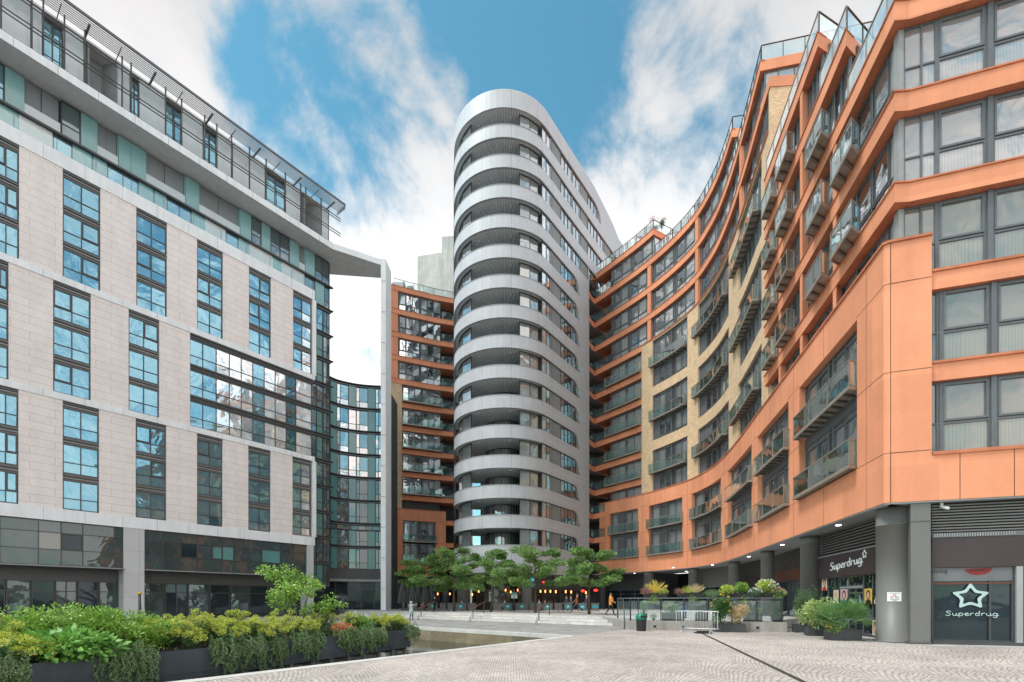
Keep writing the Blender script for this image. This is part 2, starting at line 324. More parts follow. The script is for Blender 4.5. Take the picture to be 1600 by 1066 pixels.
louvremat('shutter', (.20, .215, .225), 9.)
# ---------------------------------------------------------------- mesh helpers
class MB:
    def __init__(s): s.v = []; s.f = []; s.m = []; s.uv = []; s.sm = []; s.mats = []
    def mi(s, mat):
        if mat not in s.mats: s.mats.append(mat)
        return s.mats.index(mat)
    def face(s, idx, uv, mat, smooth=False):
        s.f.append(idx); s.m.append(s.mi(mat)); s.uv.extend(uv); s.sm.append(smooth)
    def quad(s, p, mat, uv=None):
        i = len(s.v); s.v.extend([tuple(q) for q in p])
        s.face(tuple(range(i, i + len(p))), uv or [(0, 0), (1, 0), (1, 1), (0, 1)][:len(p)] + [(0, 0)] * max(0, len(p) - 4), mat)
    def box(s, x0, x1, y0, y1, z0, z1, mat, M4=None):
        i = len(s.v)
        c = [(x0, y0, z0), (x1, y0, z0), (x1, y1, z0), (x0, y1, z0), (x0, y0, z1), (x1, y0, z1), (x1, y1, z1), (x0, y1, z1)]
        s.v.extend([tuple(M4 @ Vector(q)) for q in c] if M4 else c)
        for q in ((0, 3, 2, 1), (4, 5, 6, 7), (0, 1, 5, 4), (1, 2, 6, 5), (2, 3, 7, 6), (3, 0, 4, 7)):
            a, b_, c_ = (c[q[0]], c[q[1]], c[q[2]])
            ax = [k for k in range(3) if len({c[j][k] for j in q}) > 1]
            s.face(tuple(i + j for j in q), [(c[j][ax[0]], c[j][ax[1]]) if len(ax) > 1 else (0, 0) for j in q], mat)
    def tube(s, pts, r, mat, n=6, caps=True, closed=False):
        pts = [Vector(p) for p in pts]; rs = r if isinstance(r, (list, tuple)) else [r] * len(pts)
        i0 = len(s.v); k = len(pts); up = None
        for j, p in enumerate(pts):
            a = pts[(j - 1) % k] if (j > 0 or closed) else p; b_ = pts[(j + 1) % k] if (j < k - 1 or closed) else p
            t = (b_ - a).normalized() if (b_ - a).length > 1e-9 else Vector((0, 0, 1))
            if up is None: up = Vector((0, 0, 1)) if abs(t.z) < .9 else Vector((1, 0, 0))
            x = t.cross(up).normalized(); y = x.cross(t).normalized(); up = y
            for q in range(n):
                an = 2 * math.pi * q / n; s.v.append(tuple(p + (x * math.cos(an) + y * math.sin(an)) * rs[j]))
        for j in range(k if closed else k - 1):
            for q in range(n):
                a, b_ = i0 + j * n + q, i0 + j * n + (q + 1) % n; c, d = i0 + ((j + 1) % k) * n + (q + 1) % n, i0 + ((j + 1) % k) * n + q
                s.face((a, b_, c, d), [(q / n, j), ((q + 1) / n, j), ((q + 1) / n, j + 1), (q / n, j + 1)], mat, True)
        if caps and not closed:
            s.face(tuple(i0 + q for q in reversed(range(n))), [(0, 0)] * n, mat); s.face(tuple(i0 + (k - 1) * n + q for q in range(n)), [(0, 0)] * n, mat)
    def lathe(s, c, prof, mat, n=16, smooth=True):
        c = Vector(c); i0 = len(s.v)
        for (r, z) in prof:
            for q in range(n): a = 2 * math.pi * q / n; s.v.append((c.x + r * math.cos(a), c.y + r * math.sin(a), c.z + z))
        for j in range(len(prof) - 1):
            for q in range(n):
                a, b_ = i0 + j * n + q, i0 + j * n + (q + 1) % n
                s.face((a, b_, b_ + n, a + n), [(q / n * 6.28 * prof[j][0], prof[j][1]), ((q + 1) / n * 6.28 * prof[j][0], prof[j][1]), ((q + 1) / n * 6.28 * prof[j][0], prof[j + 1][1]), (q / n * 6.28 * prof[j][0], prof[j + 1][1])], mat, smooth)
        s.face(tuple(i0 + q for q in reversed(range(n))), [(0, 0)] * n, mat); s.face(tuple(i0 + (len(prof) - 1) * n + q for q in range(n)), [(0, 0)] * n, mat)
    def ball(s, c, r, mat, n=8, m=6, sq=(1, 1, 1)):
        prof = [(max(.001, math.sin(math.pi * j / m)), -math.cos(math.pi * j / m)) for j in range(m + 1)]
        i0 = len(s.v); s.lathe((0, 0, 0), prof, mat, n)
        for i in range(i0, len(s.v)): x, y, z = s.v[i]; s.v[i] = (c[0] + x * r * sq[0], c[1] + y * r * sq[1], c[2] + z * r * sq[2])
    def prism(s, poly, z0, z1, mat, top=None, bot=None):
        """vertical prism from a plan polygon"""
        n = len(poly); i = len(s.v); s.v.extend([(p[0], p[1], z0) for p in poly]); s.v.extend([(p[0], p[1], z1) for p in poly])
        u = 0
        for k in range(n):
            a, b_ = poly[k], poly[(k + 1) % n]; l = math.hypot(b_[0] - a[0], b_[1] - a[1])
            s.face((i + k, i + (k + 1) % n, i + n + (k + 1) % n, i + n + k), [(u, z0), (u + l, z0), (u + l, z1), (u, z1)], mat); u += l
        for tri in tessellate_polygon([[Vector((p[0], p[1], 0)) for p in poly]]):
            s.face(tuple(i + n + k for k in tri), [(poly[k][0], poly[k][1]) for k in tri], top or mat)
            s.face(tuple(i + k for k in reversed(tri)), [(poly[k][0], poly[k][1]) for k in reversed(tri)], bot or mat)
    def build(s, name, parent=None, origin=None):
        me = bpy.data.meshes.new(name)
        vv = s.v
        if origin is not None: vv = [(a - origin[0], b - origin[1], c - origin[2]) for a, b, c in vv]
        me.from_pydata(vv, [], s.f)
        for m in s.mats: me.materials.append(MATS[m])
        me.polygons.foreach_set('material_index', s.m); me.polygons.foreach_set('use_smooth', s.sm)
        ul = me.uv_layers.new(name='UVMap'); ul.data.foreach_set('uv', np.array(s.uv, dtype=np.float32).ravel())
        me.update()
        o = bpy.data.objects.new(name, me); COL.objects.link(o)
        if origin is not None and parent is None: o.location = origin
        if parent is not None: o.parent = parent
        return o
def tag(o, label=None, cat=None, group=None, kind=None):
    if label: o['label'] = label
    if cat: o['category'] = cat
    if group: o['group'] = group
    if kind: o['kind'] = kind
    return o
def empty(name, loc=(0, 0, 0), rz=0):
    o = bpy.data.objects.new(name, None); o.location = loc; o.rotation_euler = (0, 0, rz); o.empty_display_size = .2; COL.objects.link(o); return o
def copy_tree(o, loc=None, rz=None, parent=None):
    c = o.copy(); COL.objects.link(c)
    if parent is not None: c.parent = parent
    if loc is not None: c.location = loc
    if rz is not None: c.rotation_euler = (0, 0, rz)
    for ch in list(o.children): copy_tree(ch, parent=c)
    return c
class Frame:
    """a facade laid along a plan polyline: s along it, d outward, z up"""
    def __init__(s, pts, side):
        s.p = [Vector(q) for q in pts]; s.side = side; n = len(pts)
        s.cs = [0.]
        for i in range(1, n): s.cs.append(s.cs[-1] + (s.p[i] - s.p[i - 1]).length)
        ns = []
        for i in range(n - 1):
            t = (s.p[i + 1] - s.p[i]).normalized(); ns.append(Vector((-t.y, t.x)) * side)
        s.m = []
        for i in range(n):
            a = ns[max(0, i - 1)]; b = ns[min(n - 2, i)]; m = (a + b) / 2; s.m.append(m / max(.2, m.length_squared))
        s.L = s.cs[-1]
    def seg(s, q):
        for i in range(len(s.cs) - 1):
            if q <= s.cs[i + 1] + 1e-9: return i
        return len(s.cs) - 2
    def P(s, q, d=0):
        i = s.seg(q); t = (q - s.cs[i]) / (s.cs[i + 1] - s.cs[i])
        return (s.p[i] + s.m[i] * d) * (1 - t) + (s.p[i + 1] + s.m[i + 1] * d) * t
    def P3(s, q, d, z): v = s.P(q, d); return Vector((v.x, v.y, z))
    def samples(s, a, b, step=1.3):
        n = max(1, math.ceil((b - a) / step)); r = [a + (b - a) * i / n for i in range(n + 1)]
        for c in s.cs:
            if a + .02 < c < b - .02 and min(abs(c - x) for x in r) > .05: r.append(c)
        return sorted(r)
    def at(s, x, d=0, smin=0, smax=1e9):
        """arc position where the sight line through photo column x meets the facade"""
        k = (x - 800) / 760
        for i in range(len(s.cs) - 1):
            if s.cs[i + 1] < smin or s.cs[i] > smax: continue
            a = s.p[i] + s.m[i] * d; b = s.p[i + 1] + s.m[i + 1] * d
            fa, fb = a.x - k * a.y, b.x - k * b.y
            if fa * fb <= 0 and fa != fb and (a.y > 0 and b.y > 0): return s.cs[i] + (s.cs[i + 1] - s.cs[i]) * fa / (fa - fb)
        qs = [max(0, smin) + (min(s.L, smax) - max(0, smin)) * i / 200 for i in range(201)]     # sight line just misses: nearest point
        return min(qs, key=lambda q: abs(s.P(q, d).x - k * s.P(q, d).y) if s.P(q, d).y > 1 else 1e9)
def fbox(mb, F, s0, s1, d0, d1, z0, z1, mat, step=1.3, under=None, caps=True, topm=None):
    ss = F.samples(s0, s1, step); i = len(mb.v)
    for q in ss:
        a, b = F.P(q, d0), F.P(q, d1)
        mb.v += [(a.x, a.y, z0), (b.x, b.y, z0), (b.x, b.y, z1), (a.x, a.y, z1)]
    for j in range(len(ss) - 1):
        a = i + 4 * j; u0, u1 = ss[j], ss[j + 1]
        mb.face((a, a + 4, a + 5, a + 1), [(u0, d0), (u1, d0), (u1, d1), (u0, d1)], under or mat)
        mb.face((a + 1, a + 5, a + 6, a + 2), [(u0, z0), (u1, z0), (u1, z1), (u0, z1)], mat)
        mb.face((a + 2, a + 6, a + 7, a + 3), [(u0, d1), (u1, d1), (u1, d0), (u0, d0)], topm or mat)
        mb.face((a + 3, a + 7, a + 4, a), [(u0, z1), (u1, z1), (u1, z0), (u0, z0)], mat)
    if caps:
        for a, u in ((i, 0), (i + 4 * (len(ss) - 1), 1)): mb.face((a, a + 1, a + 2, a + 3), [(d0, z0), (d1, z0), (d1, z1), (d0, z1)], mat)
def fpoly(mb, F, pts, d0, d1, mat):
    """prism from a polygon in (s,z) on a straight stretch"""
    n = len(pts); i = len(mb.v)
    for d in (d0, d1): mb.v += [tuple(F.P3(q, d, z)) for q, z in pts]
    for tri in tessellate_polygon([[Vector((q, z, 0)) for q, z in pts]]):
        mb.face(tuple(i + n + k for k in tri), [pts[k] for k in tri], mat); mb.face(tuple(i + k for k in tri), [pts[k] for k in tri], mat)
    for k in range(n): mb.face((i + k, i + (k + 1) % n, i + n + (k + 1) % n, i + n + k), [(0, 0), (1, 0), (1, .1), (0, .1)], mat)
NWIN = {}
def window(F, s0, s1, z0, z1, d, cols, rows, parent, fm='frame_grey', pm='pane_grey', fw=.06, name='window', depth=.1, heavy=(), panels=None, pd=.05, sill=False, casements=()):
    """frame mesh with a child mesh of panes; cols/rows are inner divisions as fractions"""
    mb = MB(); W = s1 - s0; H = z1 - z0
    fbox(mb, F, s0, s1, d - depth, d, z0, z0 + fw, fm); fbox(mb, F, s0, s1, d - depth, d, z1 - fw, z1, fm)
    xs = [0] + list(cols) + [1]; ys = [0] + list(rows) + [1]
    for i, c in enumerate(xs):
        h = fw * (1.8 if c in heavy else .5 if 0 < i < len(xs) - 1 else 1)
        a = s0 + W * c - (0 if i == 0 else h if i < len(xs) - 1 else 0); b = a + (fw if i == 0 else 2 * h)
        if i == len(xs) - 1: a, b = s1 - fw, s1
        fbox(mb, F, a, b, d - depth, d + (.004 if 0 < i < len(xs) - 1 else 0.002), z0 + fw, z1 - fw, fm)
    for r in rows: fbox(mb, F, s0 + fw, s1 - fw, d - depth, d - .004, z0 + H * r - fw * .5, z0 + H * r + fw * .5, fm)
    for (i, j) in casements:      # heavier opening-light frame
        a, b = s0 + W * xs[i] + fw * .7, s0 + W * xs[i + 1] - fw * .7; lo, hi = z0 + H * ys[j] + fw * .9, z0 + H * ys[j + 1] - fw * .9
        for q in ((a, a + fw, lo, hi), (b - fw, b, lo, hi), (a + fw, b - fw, lo, lo + fw), (a + fw, b - fw, hi - fw, hi)): fbox(mb, F, q[0], q[1], d - depth, d + .02, q[2], q[3], fm)
    if sill: fbox(mb, F, s0 - .03, s1 + .03, d - depth, d + .1, z0 - .05, z0, fm)
    o = mb.build(name, parent)
    pb = MB()
    for i in range(len(xs) - 1):
        for j in range(len(ys) - 1):
            a, b = s0 + W * xs[i], s0 + W * xs[i + 1]; lo, hi = z0 + H * ys[j], z0 + H * ys[j + 1]
            mat = (panels or {}).get(i, pm) if not (panels and (i, j) in panels) else panels[(i, j)]
            tw = random.uniform(-.012, .012) if abs(b - a) < 6 else 0
            A, B = F.P(a, d - pd + tw), F.P(b, d - pd - tw)
            pb.quad([(A.x, A.y, lo), (B.x, B.y, lo), (B.x, B.y, hi), (A.x, A.y, hi)], mat, [(a, lo), (b, lo), (b, hi), (a, hi)])
    pb.build('pane', o)
    return o
def balcony_px(F, x1, x0, z, parent, dep=1.05, d0=0., lo=None, **k):
    """balcony whose outer edge runs between photo columns x0 and x1"""
    e = d0 + dep; a, b = F.at(x1, e, lo or 0), F.at(x0, e, lo or 0)
    return balcony(F, min(a, b), max(a, b), z, parent, dep=dep, d0=d0, **k)
def balcony(F, s0, s1, z, parent, dep=1.05, d0=0., joists=True, posts=3, rail_h=1.12, gm='rail_glass', dstep=.9):
    """projecting steel balcony: deck > glass, railing"""
    mb = MB()
    fbox(mb, F, s0, s1, d0 + dep - .07, d0 + dep, z - .1, z + .05, 'steel')
    fbox(mb, F, s0, s0 + .07, d0, d0 + dep - .07, z - .1, z + .05, 'steel'); fbox(mb, F, s1 - .07, s1, d0, d0 + dep - .07, z - .1, z + .05, 'steel')
    fbox(mb, F, s0 + .07, s1 - .07, d0 - .28, d0 + dep - .07, z - .02, z + .03, 'deck')
    if joists:
        n = max(2, int((s1 - s0) / .62))
        for i in range(1, n): q = s0 + (s1 - s0) * i / n; fbox(mb, F, q - .07, q + .07, d0 - .28, d0 + dep - .07, z - .14, z - .022, 'joist')
    o = mb.build('balcony', parent)
    gb = MB(); rb = MB(); zt = z + rail_h; e = d0 + dep - .04
    cs = [c for c in F.cs if s0 + .3 < c < s1 - .3]
    n = max(posts, 2); bounds = [s0 + .03 + (s1 - s0 - .06) * i / n for i in range(n + 1)]
    for i in range(n):
        ss = F.samples(bounds[i] + .04, bounds[i + 1] - .04, 1.2)
        for a, b in zip(ss, ss[1:]):
            A, B = F.P(a, e), F.P(b, e); gb.quad([(A.x, A.y, z + .1), (B.x, B.y, z + .1), (B.x, B.y, zt - .06), (A.x, A.y, zt - .06)], gm)
    for q in (s0 + .03, s1 - .03):
        A, B = F.P(q, d0 + .05), F.P(q, e - .05); gb.quad([(A.x, A.y, z + .1), (B.x, B.y, z + .1), (B.x, B.y, zt - .06), (A.x, A.y, zt - .06)], gm)
        fbox(rb, F, q - .03, q + .03, d0, e - .03, zt - .04, zt, 'steel')
        fbox(rb, F, q - .025, q + .025, d0 + .0, d0 + .05, z + .06, zt - .04, 'steel')
    fbox(rb, F, s0, s1, e - .03, e + .03, zt - .04, zt, 'steel')
    for i in range(n + 1):
        w_ = .028 if i in (0, n) else .014
        fbox(rb, F, bounds[i] - w_, bounds[i] + w_, e - .025, e + .02, z + .06, zt - .04, 'steel')
    gb.build('glass_panel', o); rb.build('railing', o)
    return o
def balustrade(F, s0, s1, d, z, parent, h=1.15, step=1.6, gm='rail_clear', rm='frame_dark', name='balustrade', rail=True):
    rb = MB(); gb = MB(); ss = F.samples(s0, s1, step)
    if rail: fbox(rb, F, s0, s1, d - .03, d + .03, z + h - .05, z + h, rm, step)
    for q in ss: fbox(rb, F, max(s0, q - .02), min(s1, q + .02), d - .03, d + .03, z, z + h - .05, rm)
    for a, b in zip(ss, ss[1:]):
        A, B = F.P(a + .04, d), F.P(b - .04, d); gb.quad([(A.x, A.y, z + .08), (B.x, B.y, z + .08), (B.x, B.y, z + h - .1), (A.x, A.y, z + h - .1)], gm)
    o = rb.build(name, parent); gb.build('glass_panel', o); return o
def Z(h): return h + CH
def at(x, y, zz=0.):
    """world point on the level zz seen at photo pixel (x, y)"""
    p = (939 - y) / (zz - CH); Y = 760 / p; return Vector(((x - 800) / p, Y, zz))
def col(x, Y, zz=0.): return Vector(((x - 800) / 760 * Y, Y, zz))
# ================================================================ crescent apartment building (right)
def catmull(pts, n=6):
    r = []; P = [2 * Vector(pts[0]) - Vector(pts[1])] + [Vector(p) for p in pts] + [2 * Vector(pts[-1]) - Vector(pts[-2])]
    for i in range(1, len(P) - 2):
        for j in range(n):
            t = j / n; a, b, c, d = P[i - 1:i + 3]
            r.append(.5 * ((2 * b) + (c - a) * t + (2 * a - 5 * b + 4 * c - d) * t * t + (3 * b - a - 3 * c + d) * t ** 3))
    r.append(P[-2]); return [tuple(q) for q in r]
ARC = catmull([(17.65, 35.3), (18.7, 40), (19.6, 44.8), (20.0, 49.4), (19.35, 54.3), (16.45, 60.6), (11.4, 67.9)], 5)
FP = Frame([(44.6, 8.19), (25.6, 14.35), (14.07, 18.09), (13.92, 18.22)] + ARC, 1)
FU = Frame([(45.02, 7.97), (26.0, 14.13), (14.6, 17.83), (14.02, 17.87)] + ARC, 1)
T = [15.45 + 3.36 * k for k in range(10)]          # slab tops above eye level
cres = tag(empty('apartment_building', (17, 30, 0)), 'long curved orange and brick apartment block with glass balconies sweeping from right corner', 'building')
CL = Matrix.Translation((-17, -30, 0))
class Part:
    """collect boxes for one part of a building placed at world coordinates"""
    pass
def bpart(name, mb, root):
    o = mb.build(name); o.parent = root; o.matrix_parent_inverse = Matrix.Translation(-root.location); return o
_owin = window
class Root:
    pass
def U(x, d=0, lo=None): return FU.at(x, d, FU.cs[3] - .3 if lo is None and x < 1397 else 0)
def Pp(x, d=0): return FP.at(x, d, FP.cs[3] - .3 if x < 1382 else 0)
END = FU.L; CORN = FU.cs[3]
# to keep parenting simple the root sits at the origin of the parts
cres.location = (0, 0, 0)
# --- podium wall
pod = MB(); OPEN = [(952, 996.6), (1014, 1066), (1081, 1126.4), (1137, 1174.3), (1183.5, 1232), (1249, 1339)]
ops = sorted([(Pp(b), Pp(a)) for a, b in OPEN]); OUT = [(948.7, 995), (1008.5, 1063.5), (1076, 1122), (1132, 1168), (1176.5, 1223.6), (1238.3, 1326)][::-1]
s_pl = Pp(936.5); s_c0 = FP.cs[2]; s_rt = Pp(1456)
zb, zt = Z(3.66), Z(13.3)
fbox(pod, FP, s_rt, s_pl, -.4, 0, zb, Z(5.5), 'orange'); fbox(pod, FP, s_rt, s_pl, -.4, 0, Z(11.7), zt, 'orange')
fbox(pod, FP, 0, s_rt, -.4, 0.0, zb, Z(5.3), 'orange')
prev = s_rt
for a, b in ops:
    fbox(pod, FP, prev, a, -.4, 0, Z(5.5), Z(11.7), 'orange'); prev = b
fbox(pod, FP, prev, s_pl, -.4, 0, Z(5.5), Z(11.7), 'orange')
bpart('podium_wall', pod, cres)
cp = MB(); fbox(cp, FP, s_rt - .02, s_pl + .05, -.45, .07, zt, zt + .09, 'orange_dark'); fbox(cp, FP, 0, s_rt - .02, -.4, .06, Z(5.3), Z(5.42), 'orange_dark')
bpart('coping', cp, cres)
jt = MB()
for x in (1391.5, 1353.5, 1287, 1240, 1204, 1178.5, 1156, 1132, 1105, 1074, 1039, 1004.5, 975, 944.5):
    q = Pp(x); fbox(jt, FP, q - .012, q + .012, 0, .005, zb, Z(5.45), 'joint'); fbox(jt, FP, q - .012, q + .012, 0, .005, Z(11.75), zt, 'joint')
for x in (1353.5, 1240, 1178.5, 1132, 1074, 1004.5, 944.5, 1391.5):
    q = Pp(x); fbox(jt, FP, q - .012, q + .012, 0, .005, Z(5.45), Z(11.75), 'joint')
pz = [Z(5.5), Z(8.5), Z(11.8)]
prev = s_rt
for a, b in ops + [(s_pl, s_pl)]:
    for zz in pz: fbox(jt, FP, prev + .01, a - .01, 0, .004, zz - .012, zz + .012, 'joint')
    prev = b
for x in (1585, 1500): q = FP.at(x); fbox(jt, FP, q - .012, q + .012, 0, .005, zb, Z(5.3), 'joint')
bpart('panel_joint', jt, cres)
for (a, b), (ox0, ox1) in zip(ops, OUT):
    for zl, zh in ((5.52, 8.35), (8.8, 11.68)):
        window(FP, a + .01, b - .01, Z(zl), Z(zh), -.34, [.05, .26, .46, .54, .74, .95], [.93], cres, heavy=(.46, .54), panels={0: 'pane_dark', 3: 'frame_dark', 6: 'pane_dark'}, casements=[(1, 0), (2, 0), (4, 0), (5, 0)])
    sp = MB(); fbox(sp, FP, a, b, -.42, -.3, Z(8.35), Z(8.8), 'frame_grey'); bpart('spandrel_panel', sp, cres)
    for zf in (5.62, 8.9):
        balcony_px(FP, ox1, ox0, Z(zf), cres, dep=.36, d0=0.01, lo=FP.cs[3], posts=3 if b - a > 3.2 else 2, joists=zf > 6)
# --- slabs, level by level, and solid storeys behind
S = dict(n=END, a=U(1018), b=U(1138), c=U(1181), w=U(1192.5), d=U(1276), e=U(1320))
def slab(k, s0, s1, bd, dp=-9, z=None, th=.75):
    mb = MB(); t = T[k] if z is None else z; sm = max(s0, CORN + 2.5)
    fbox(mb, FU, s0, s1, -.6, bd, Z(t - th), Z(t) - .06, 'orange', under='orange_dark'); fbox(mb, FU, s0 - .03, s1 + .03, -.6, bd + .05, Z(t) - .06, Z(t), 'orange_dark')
    fbox(mb, FU, sm, s1, dp, -.601, Z(t - th), Z(t) - .001, 'orange', under='orange_dark')
    bpart('floor_band', mb, cres)
BD = -.3; BW = -.08
for k in range(0, 6): slab(k, U(999.5), S['n'], BD)
slab(5, S['w'], U(999.5), BD + .01, th=.16)
for k in (6, 7): slab(k, S['c'], S['n'], BD)
slab(8, S['b'], S['n'], BD); slab(9, S['a'], S['n'], BD)
for k in range(0, 5):
    top = {0: 0, 1: 0, 2: 0, 3: S['e'], 4: S['d']}[k]
    slab(k, top, S['w'], BW)
for t in (8.75, 12.1):
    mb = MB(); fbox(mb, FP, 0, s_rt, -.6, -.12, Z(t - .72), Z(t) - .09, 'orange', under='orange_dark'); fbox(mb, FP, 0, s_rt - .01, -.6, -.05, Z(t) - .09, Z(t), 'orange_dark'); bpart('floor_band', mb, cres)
# V shaped balcony slabs against the tower
for k in range(-3, 10):
    t = T[0] + 3.36 * k if k < 0 else T[k]
    mb = MB()
    o = .22
    mb.prism([(11.25, 67.75), (10.46, 66.35), (9.9, 72.5), (15.5, 72.5), (12.6, 66.2)] if k < 0 else [(11.25, 67.75), (10.46, 66.35), (9.9, 72.5), (15.5, 72.5)], Z(t - .72), Z(t) - .01, 'orange', bot='niche')
    bpart('floor_band', mb, cres)
    if k < 9:
        FV = Frame([(12.55, 66.1), (11.4, 67.7), (10.55, 66.45)], 1)
        if k >= 0: FV = Frame([tuple(FU.P(END - 2.9, BD - .06)), tuple(FU.P(END - .1, BD - .06)), (10.55, 66.5)], 1)
        balustrade(FV, 0, FV.L - .02, -.03, Z(t), cres, gm='rail_glass', rm='frame_grey', name='balcony_railing')
bw = MB()
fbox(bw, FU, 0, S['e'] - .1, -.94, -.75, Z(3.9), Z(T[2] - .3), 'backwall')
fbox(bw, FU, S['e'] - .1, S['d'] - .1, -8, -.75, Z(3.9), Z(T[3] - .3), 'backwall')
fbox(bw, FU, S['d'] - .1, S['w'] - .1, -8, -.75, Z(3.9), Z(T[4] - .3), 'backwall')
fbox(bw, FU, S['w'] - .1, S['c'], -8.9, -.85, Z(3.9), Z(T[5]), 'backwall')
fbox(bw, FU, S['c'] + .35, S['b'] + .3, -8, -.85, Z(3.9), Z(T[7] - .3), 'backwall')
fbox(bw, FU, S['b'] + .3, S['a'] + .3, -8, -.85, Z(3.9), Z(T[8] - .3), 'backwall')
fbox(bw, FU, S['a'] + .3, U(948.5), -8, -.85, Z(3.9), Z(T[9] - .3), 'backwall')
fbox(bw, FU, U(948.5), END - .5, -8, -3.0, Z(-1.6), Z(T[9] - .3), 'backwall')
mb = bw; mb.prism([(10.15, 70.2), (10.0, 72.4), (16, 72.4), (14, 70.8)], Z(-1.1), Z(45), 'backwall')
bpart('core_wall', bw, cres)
# --- brick zone
br = MB(); d1 = -.34; bz0, bz1 = Z(12.6), Z(32.2)
bays = [(1070, 1016.5), (1132.5, 1086), (1182, 1146.5)]
B = [(U(b), U(a)) for b, a in bays]; BOUT = {0: (1012.7, 1067), 1: (1079.6, 1127.4), 2: (1138, 1175.3)}
sp_r, sp_l = S['w'] + .02, U(999.5)
prev = sp_r
for a, b in sorted(B):
    fbox(br, FU, prev, a, -.8, d1, bz0, bz1, 'brick'); prev = b
fbox(br, FU, prev, sp_l, -.8, d1, bz0, bz1, 'brick')
for a, b in B:
    for lo, hi in ((12.6, 13.2), (18.5, 19.7), (25.2, 26.3), (31.95, 32.2)): fbox(br, FU, a, b, -.8, d1, Z(lo), Z(hi), 'brick')
# gable of the taller part
fbox(br, FU, S['w'] - .35, S['w'] + .02, -9, -.36, Z(12), Z(34.9), 'brick')
bpart('brick_wall', br, cres)
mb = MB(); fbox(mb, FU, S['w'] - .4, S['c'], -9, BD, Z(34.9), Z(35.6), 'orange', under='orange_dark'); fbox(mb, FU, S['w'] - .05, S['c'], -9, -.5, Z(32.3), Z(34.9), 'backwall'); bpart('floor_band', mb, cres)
for bi, (a, b) in enumerate(B):
    for base in (26.3, 19.7, 13.2):
        top = base + 5.65 if base > 26 else base + 5.5 if base > 19 else base + 5.3
        mid = base + 2.35
        cols = [.04, .21, .38, .5, .67, .84]; pn = {0: 'frame_grey', 3: 'frame_dark', 6: 'frame_grey'}
        window(FU, a, b, Z(base), Z(mid), d1 - .2, cols, [.1, .9], cres, heavy=(.5,), panels=pn, casements=[(1, 1), (2, 1), (4, 1), (5, 1)])
        window(FU, a, b, Z(mid + .35), Z(top), d1 - .2, cols, [.93], cres, heavy=(.5,), panels=pn, casements=[(1, 0), (2, 0), (4, 0), (5, 0)])
        mb = MB(); fbox(mb, FU, a, b, -.75, d1 - .17, Z(mid), Z(mid + .35), 'frame_grey'); bpart('spandrel_panel', mb, cres)
        balcony_px(FU, BOUT[bi][1], BOUT[bi][0], Z(mid + .1), cres, dep=.42, d0=d1 + .01, posts=3, lo=FU.cs[3])
# --- left column of french windows and the storeys above the brick
def bay_windows(k, s0, s1, zb_, zt_, d, n, pm='pane_grey', rows=(.3,)):
    W = (s1 - s0) / n
    for i in range(n):
        window(FU, s0 + W * i + .02, s0 + W * (i + 1) - .02, Z(zb_), Z(zt_), d, [.06, .46, .9] if i % 2 else [.1, .54, .94], list(rows), cres, pm=pm, panels={0: 'frame_grey', 3: 'pane_dark'} if i % 2 else {3: 'frame_grey'}, casements=[(1, len(rows)), (2, len(rows))] if len(rows) < 2 else [])
for k in range(-1, 5):
    t = T[0] - 3.36 if k < 0 else T[k]
    s0, s1 = U(999.5), U(948.5)
    bay_windows(k, s0, s1, t + .02, t + 2.58, BD - .35, 2, rows=(.92,))
    if k >= 0: balcony(FU, U(999) + .02, U(945), Z(t + .12), cres, dep=.4, d0=BD + .06, posts=3, joists=False)
for k in range(5, 9):
    right = {5: S['c'], 6: S['c'], 7: S['b'], 8: S['a']}[k]
    fins = [x for x, lv in ((1151, 7), (1086, 8), (1013.5, 8)) if k < lv]
    pts = [right + .12] + [U(x) for x in fins] + [U(950)]
    for i in range(len(pts) - 1):
        a = pts[i] + (.55 if i > 0 else 0); b = pts[i + 1] - (.0 if i == len(pts) - 2 else .0)
        bay_windows(k, a, b, T[k] + .02, T[k + 1] - .77, BD - .3, max(1, round((b - a) / 4.0)))
    for x in fins:
        mb = MB(); q = U(x); fbox(mb, FU, q, q + .55, -.9, BD - .04, Z(T[k]), Z(T[k + 1] - .75), 'orange'); bpart('orange_fin', mb, cres)
    # glazed return at the stepped end
    if k in (7, 6, 8, 5) and k in (6, 7, 8):
        e = right; A = FU.P(e + .12, BD - .3); Bq = FU.P(e + .12, -8.5); FR = Frame([tuple(Bq), tuple(A)], 1)
        if k in (6, 7, 8): window(FR, 0, FR.L, Z(T[k] + .02), Z(T[k + 1] - .77), 0, [.15, .3, .45, .6, .75, .88], [.3], cres, pm='pane_sky')
def radial_rail(s, z, bd, depth=7.5, gm='rail_clear'):
    A = FU.P(s + .06, bd - .08); Bq = FU.P(s + .06, -depth); FR = Frame([tuple(Bq), tuple(A)], 1)
    balustrade(FR, 0, FR.L - .02, 0, z, cres, gm=gm, name='roof_railing', rm='steel_dark')
for s0, s1, k, bd in ((S['a'], END - .1, 9, BD), (S['b'], S['a'] - .1, 8, BD), (S['c'], S['b'] - .1, 7, BD)):
    balustrade(FU, s0 + .06, s1, bd - .08, Z(T[k]), cres, name='roof_railing', rm='steel_dark', gm='rail_clear'); radial_rail(s0, Z(T[k]), bd)
balustrade(FU, S['d'] + .06, S['w'] - .3, BW - .06, Z(T[4]), cres, name='roof_railing', rm='steel', gm='rail_clear'); radial_rail(S['d'], Z(T[4]), BW)
balustrade(FU, S['e'] + .06, S['d'] - .1, BW - .06, Z(T[3]), cres, name='roof_railing', rm='steel', gm='rail_clear'); radial_rail(S['e'], Z(T[3]), BW)
balustrade(FU, .1, S['e'] - .1, BW - .06, Z(T[2]), cres, name='roof_railing', rm='steel', gm='rail_clear')
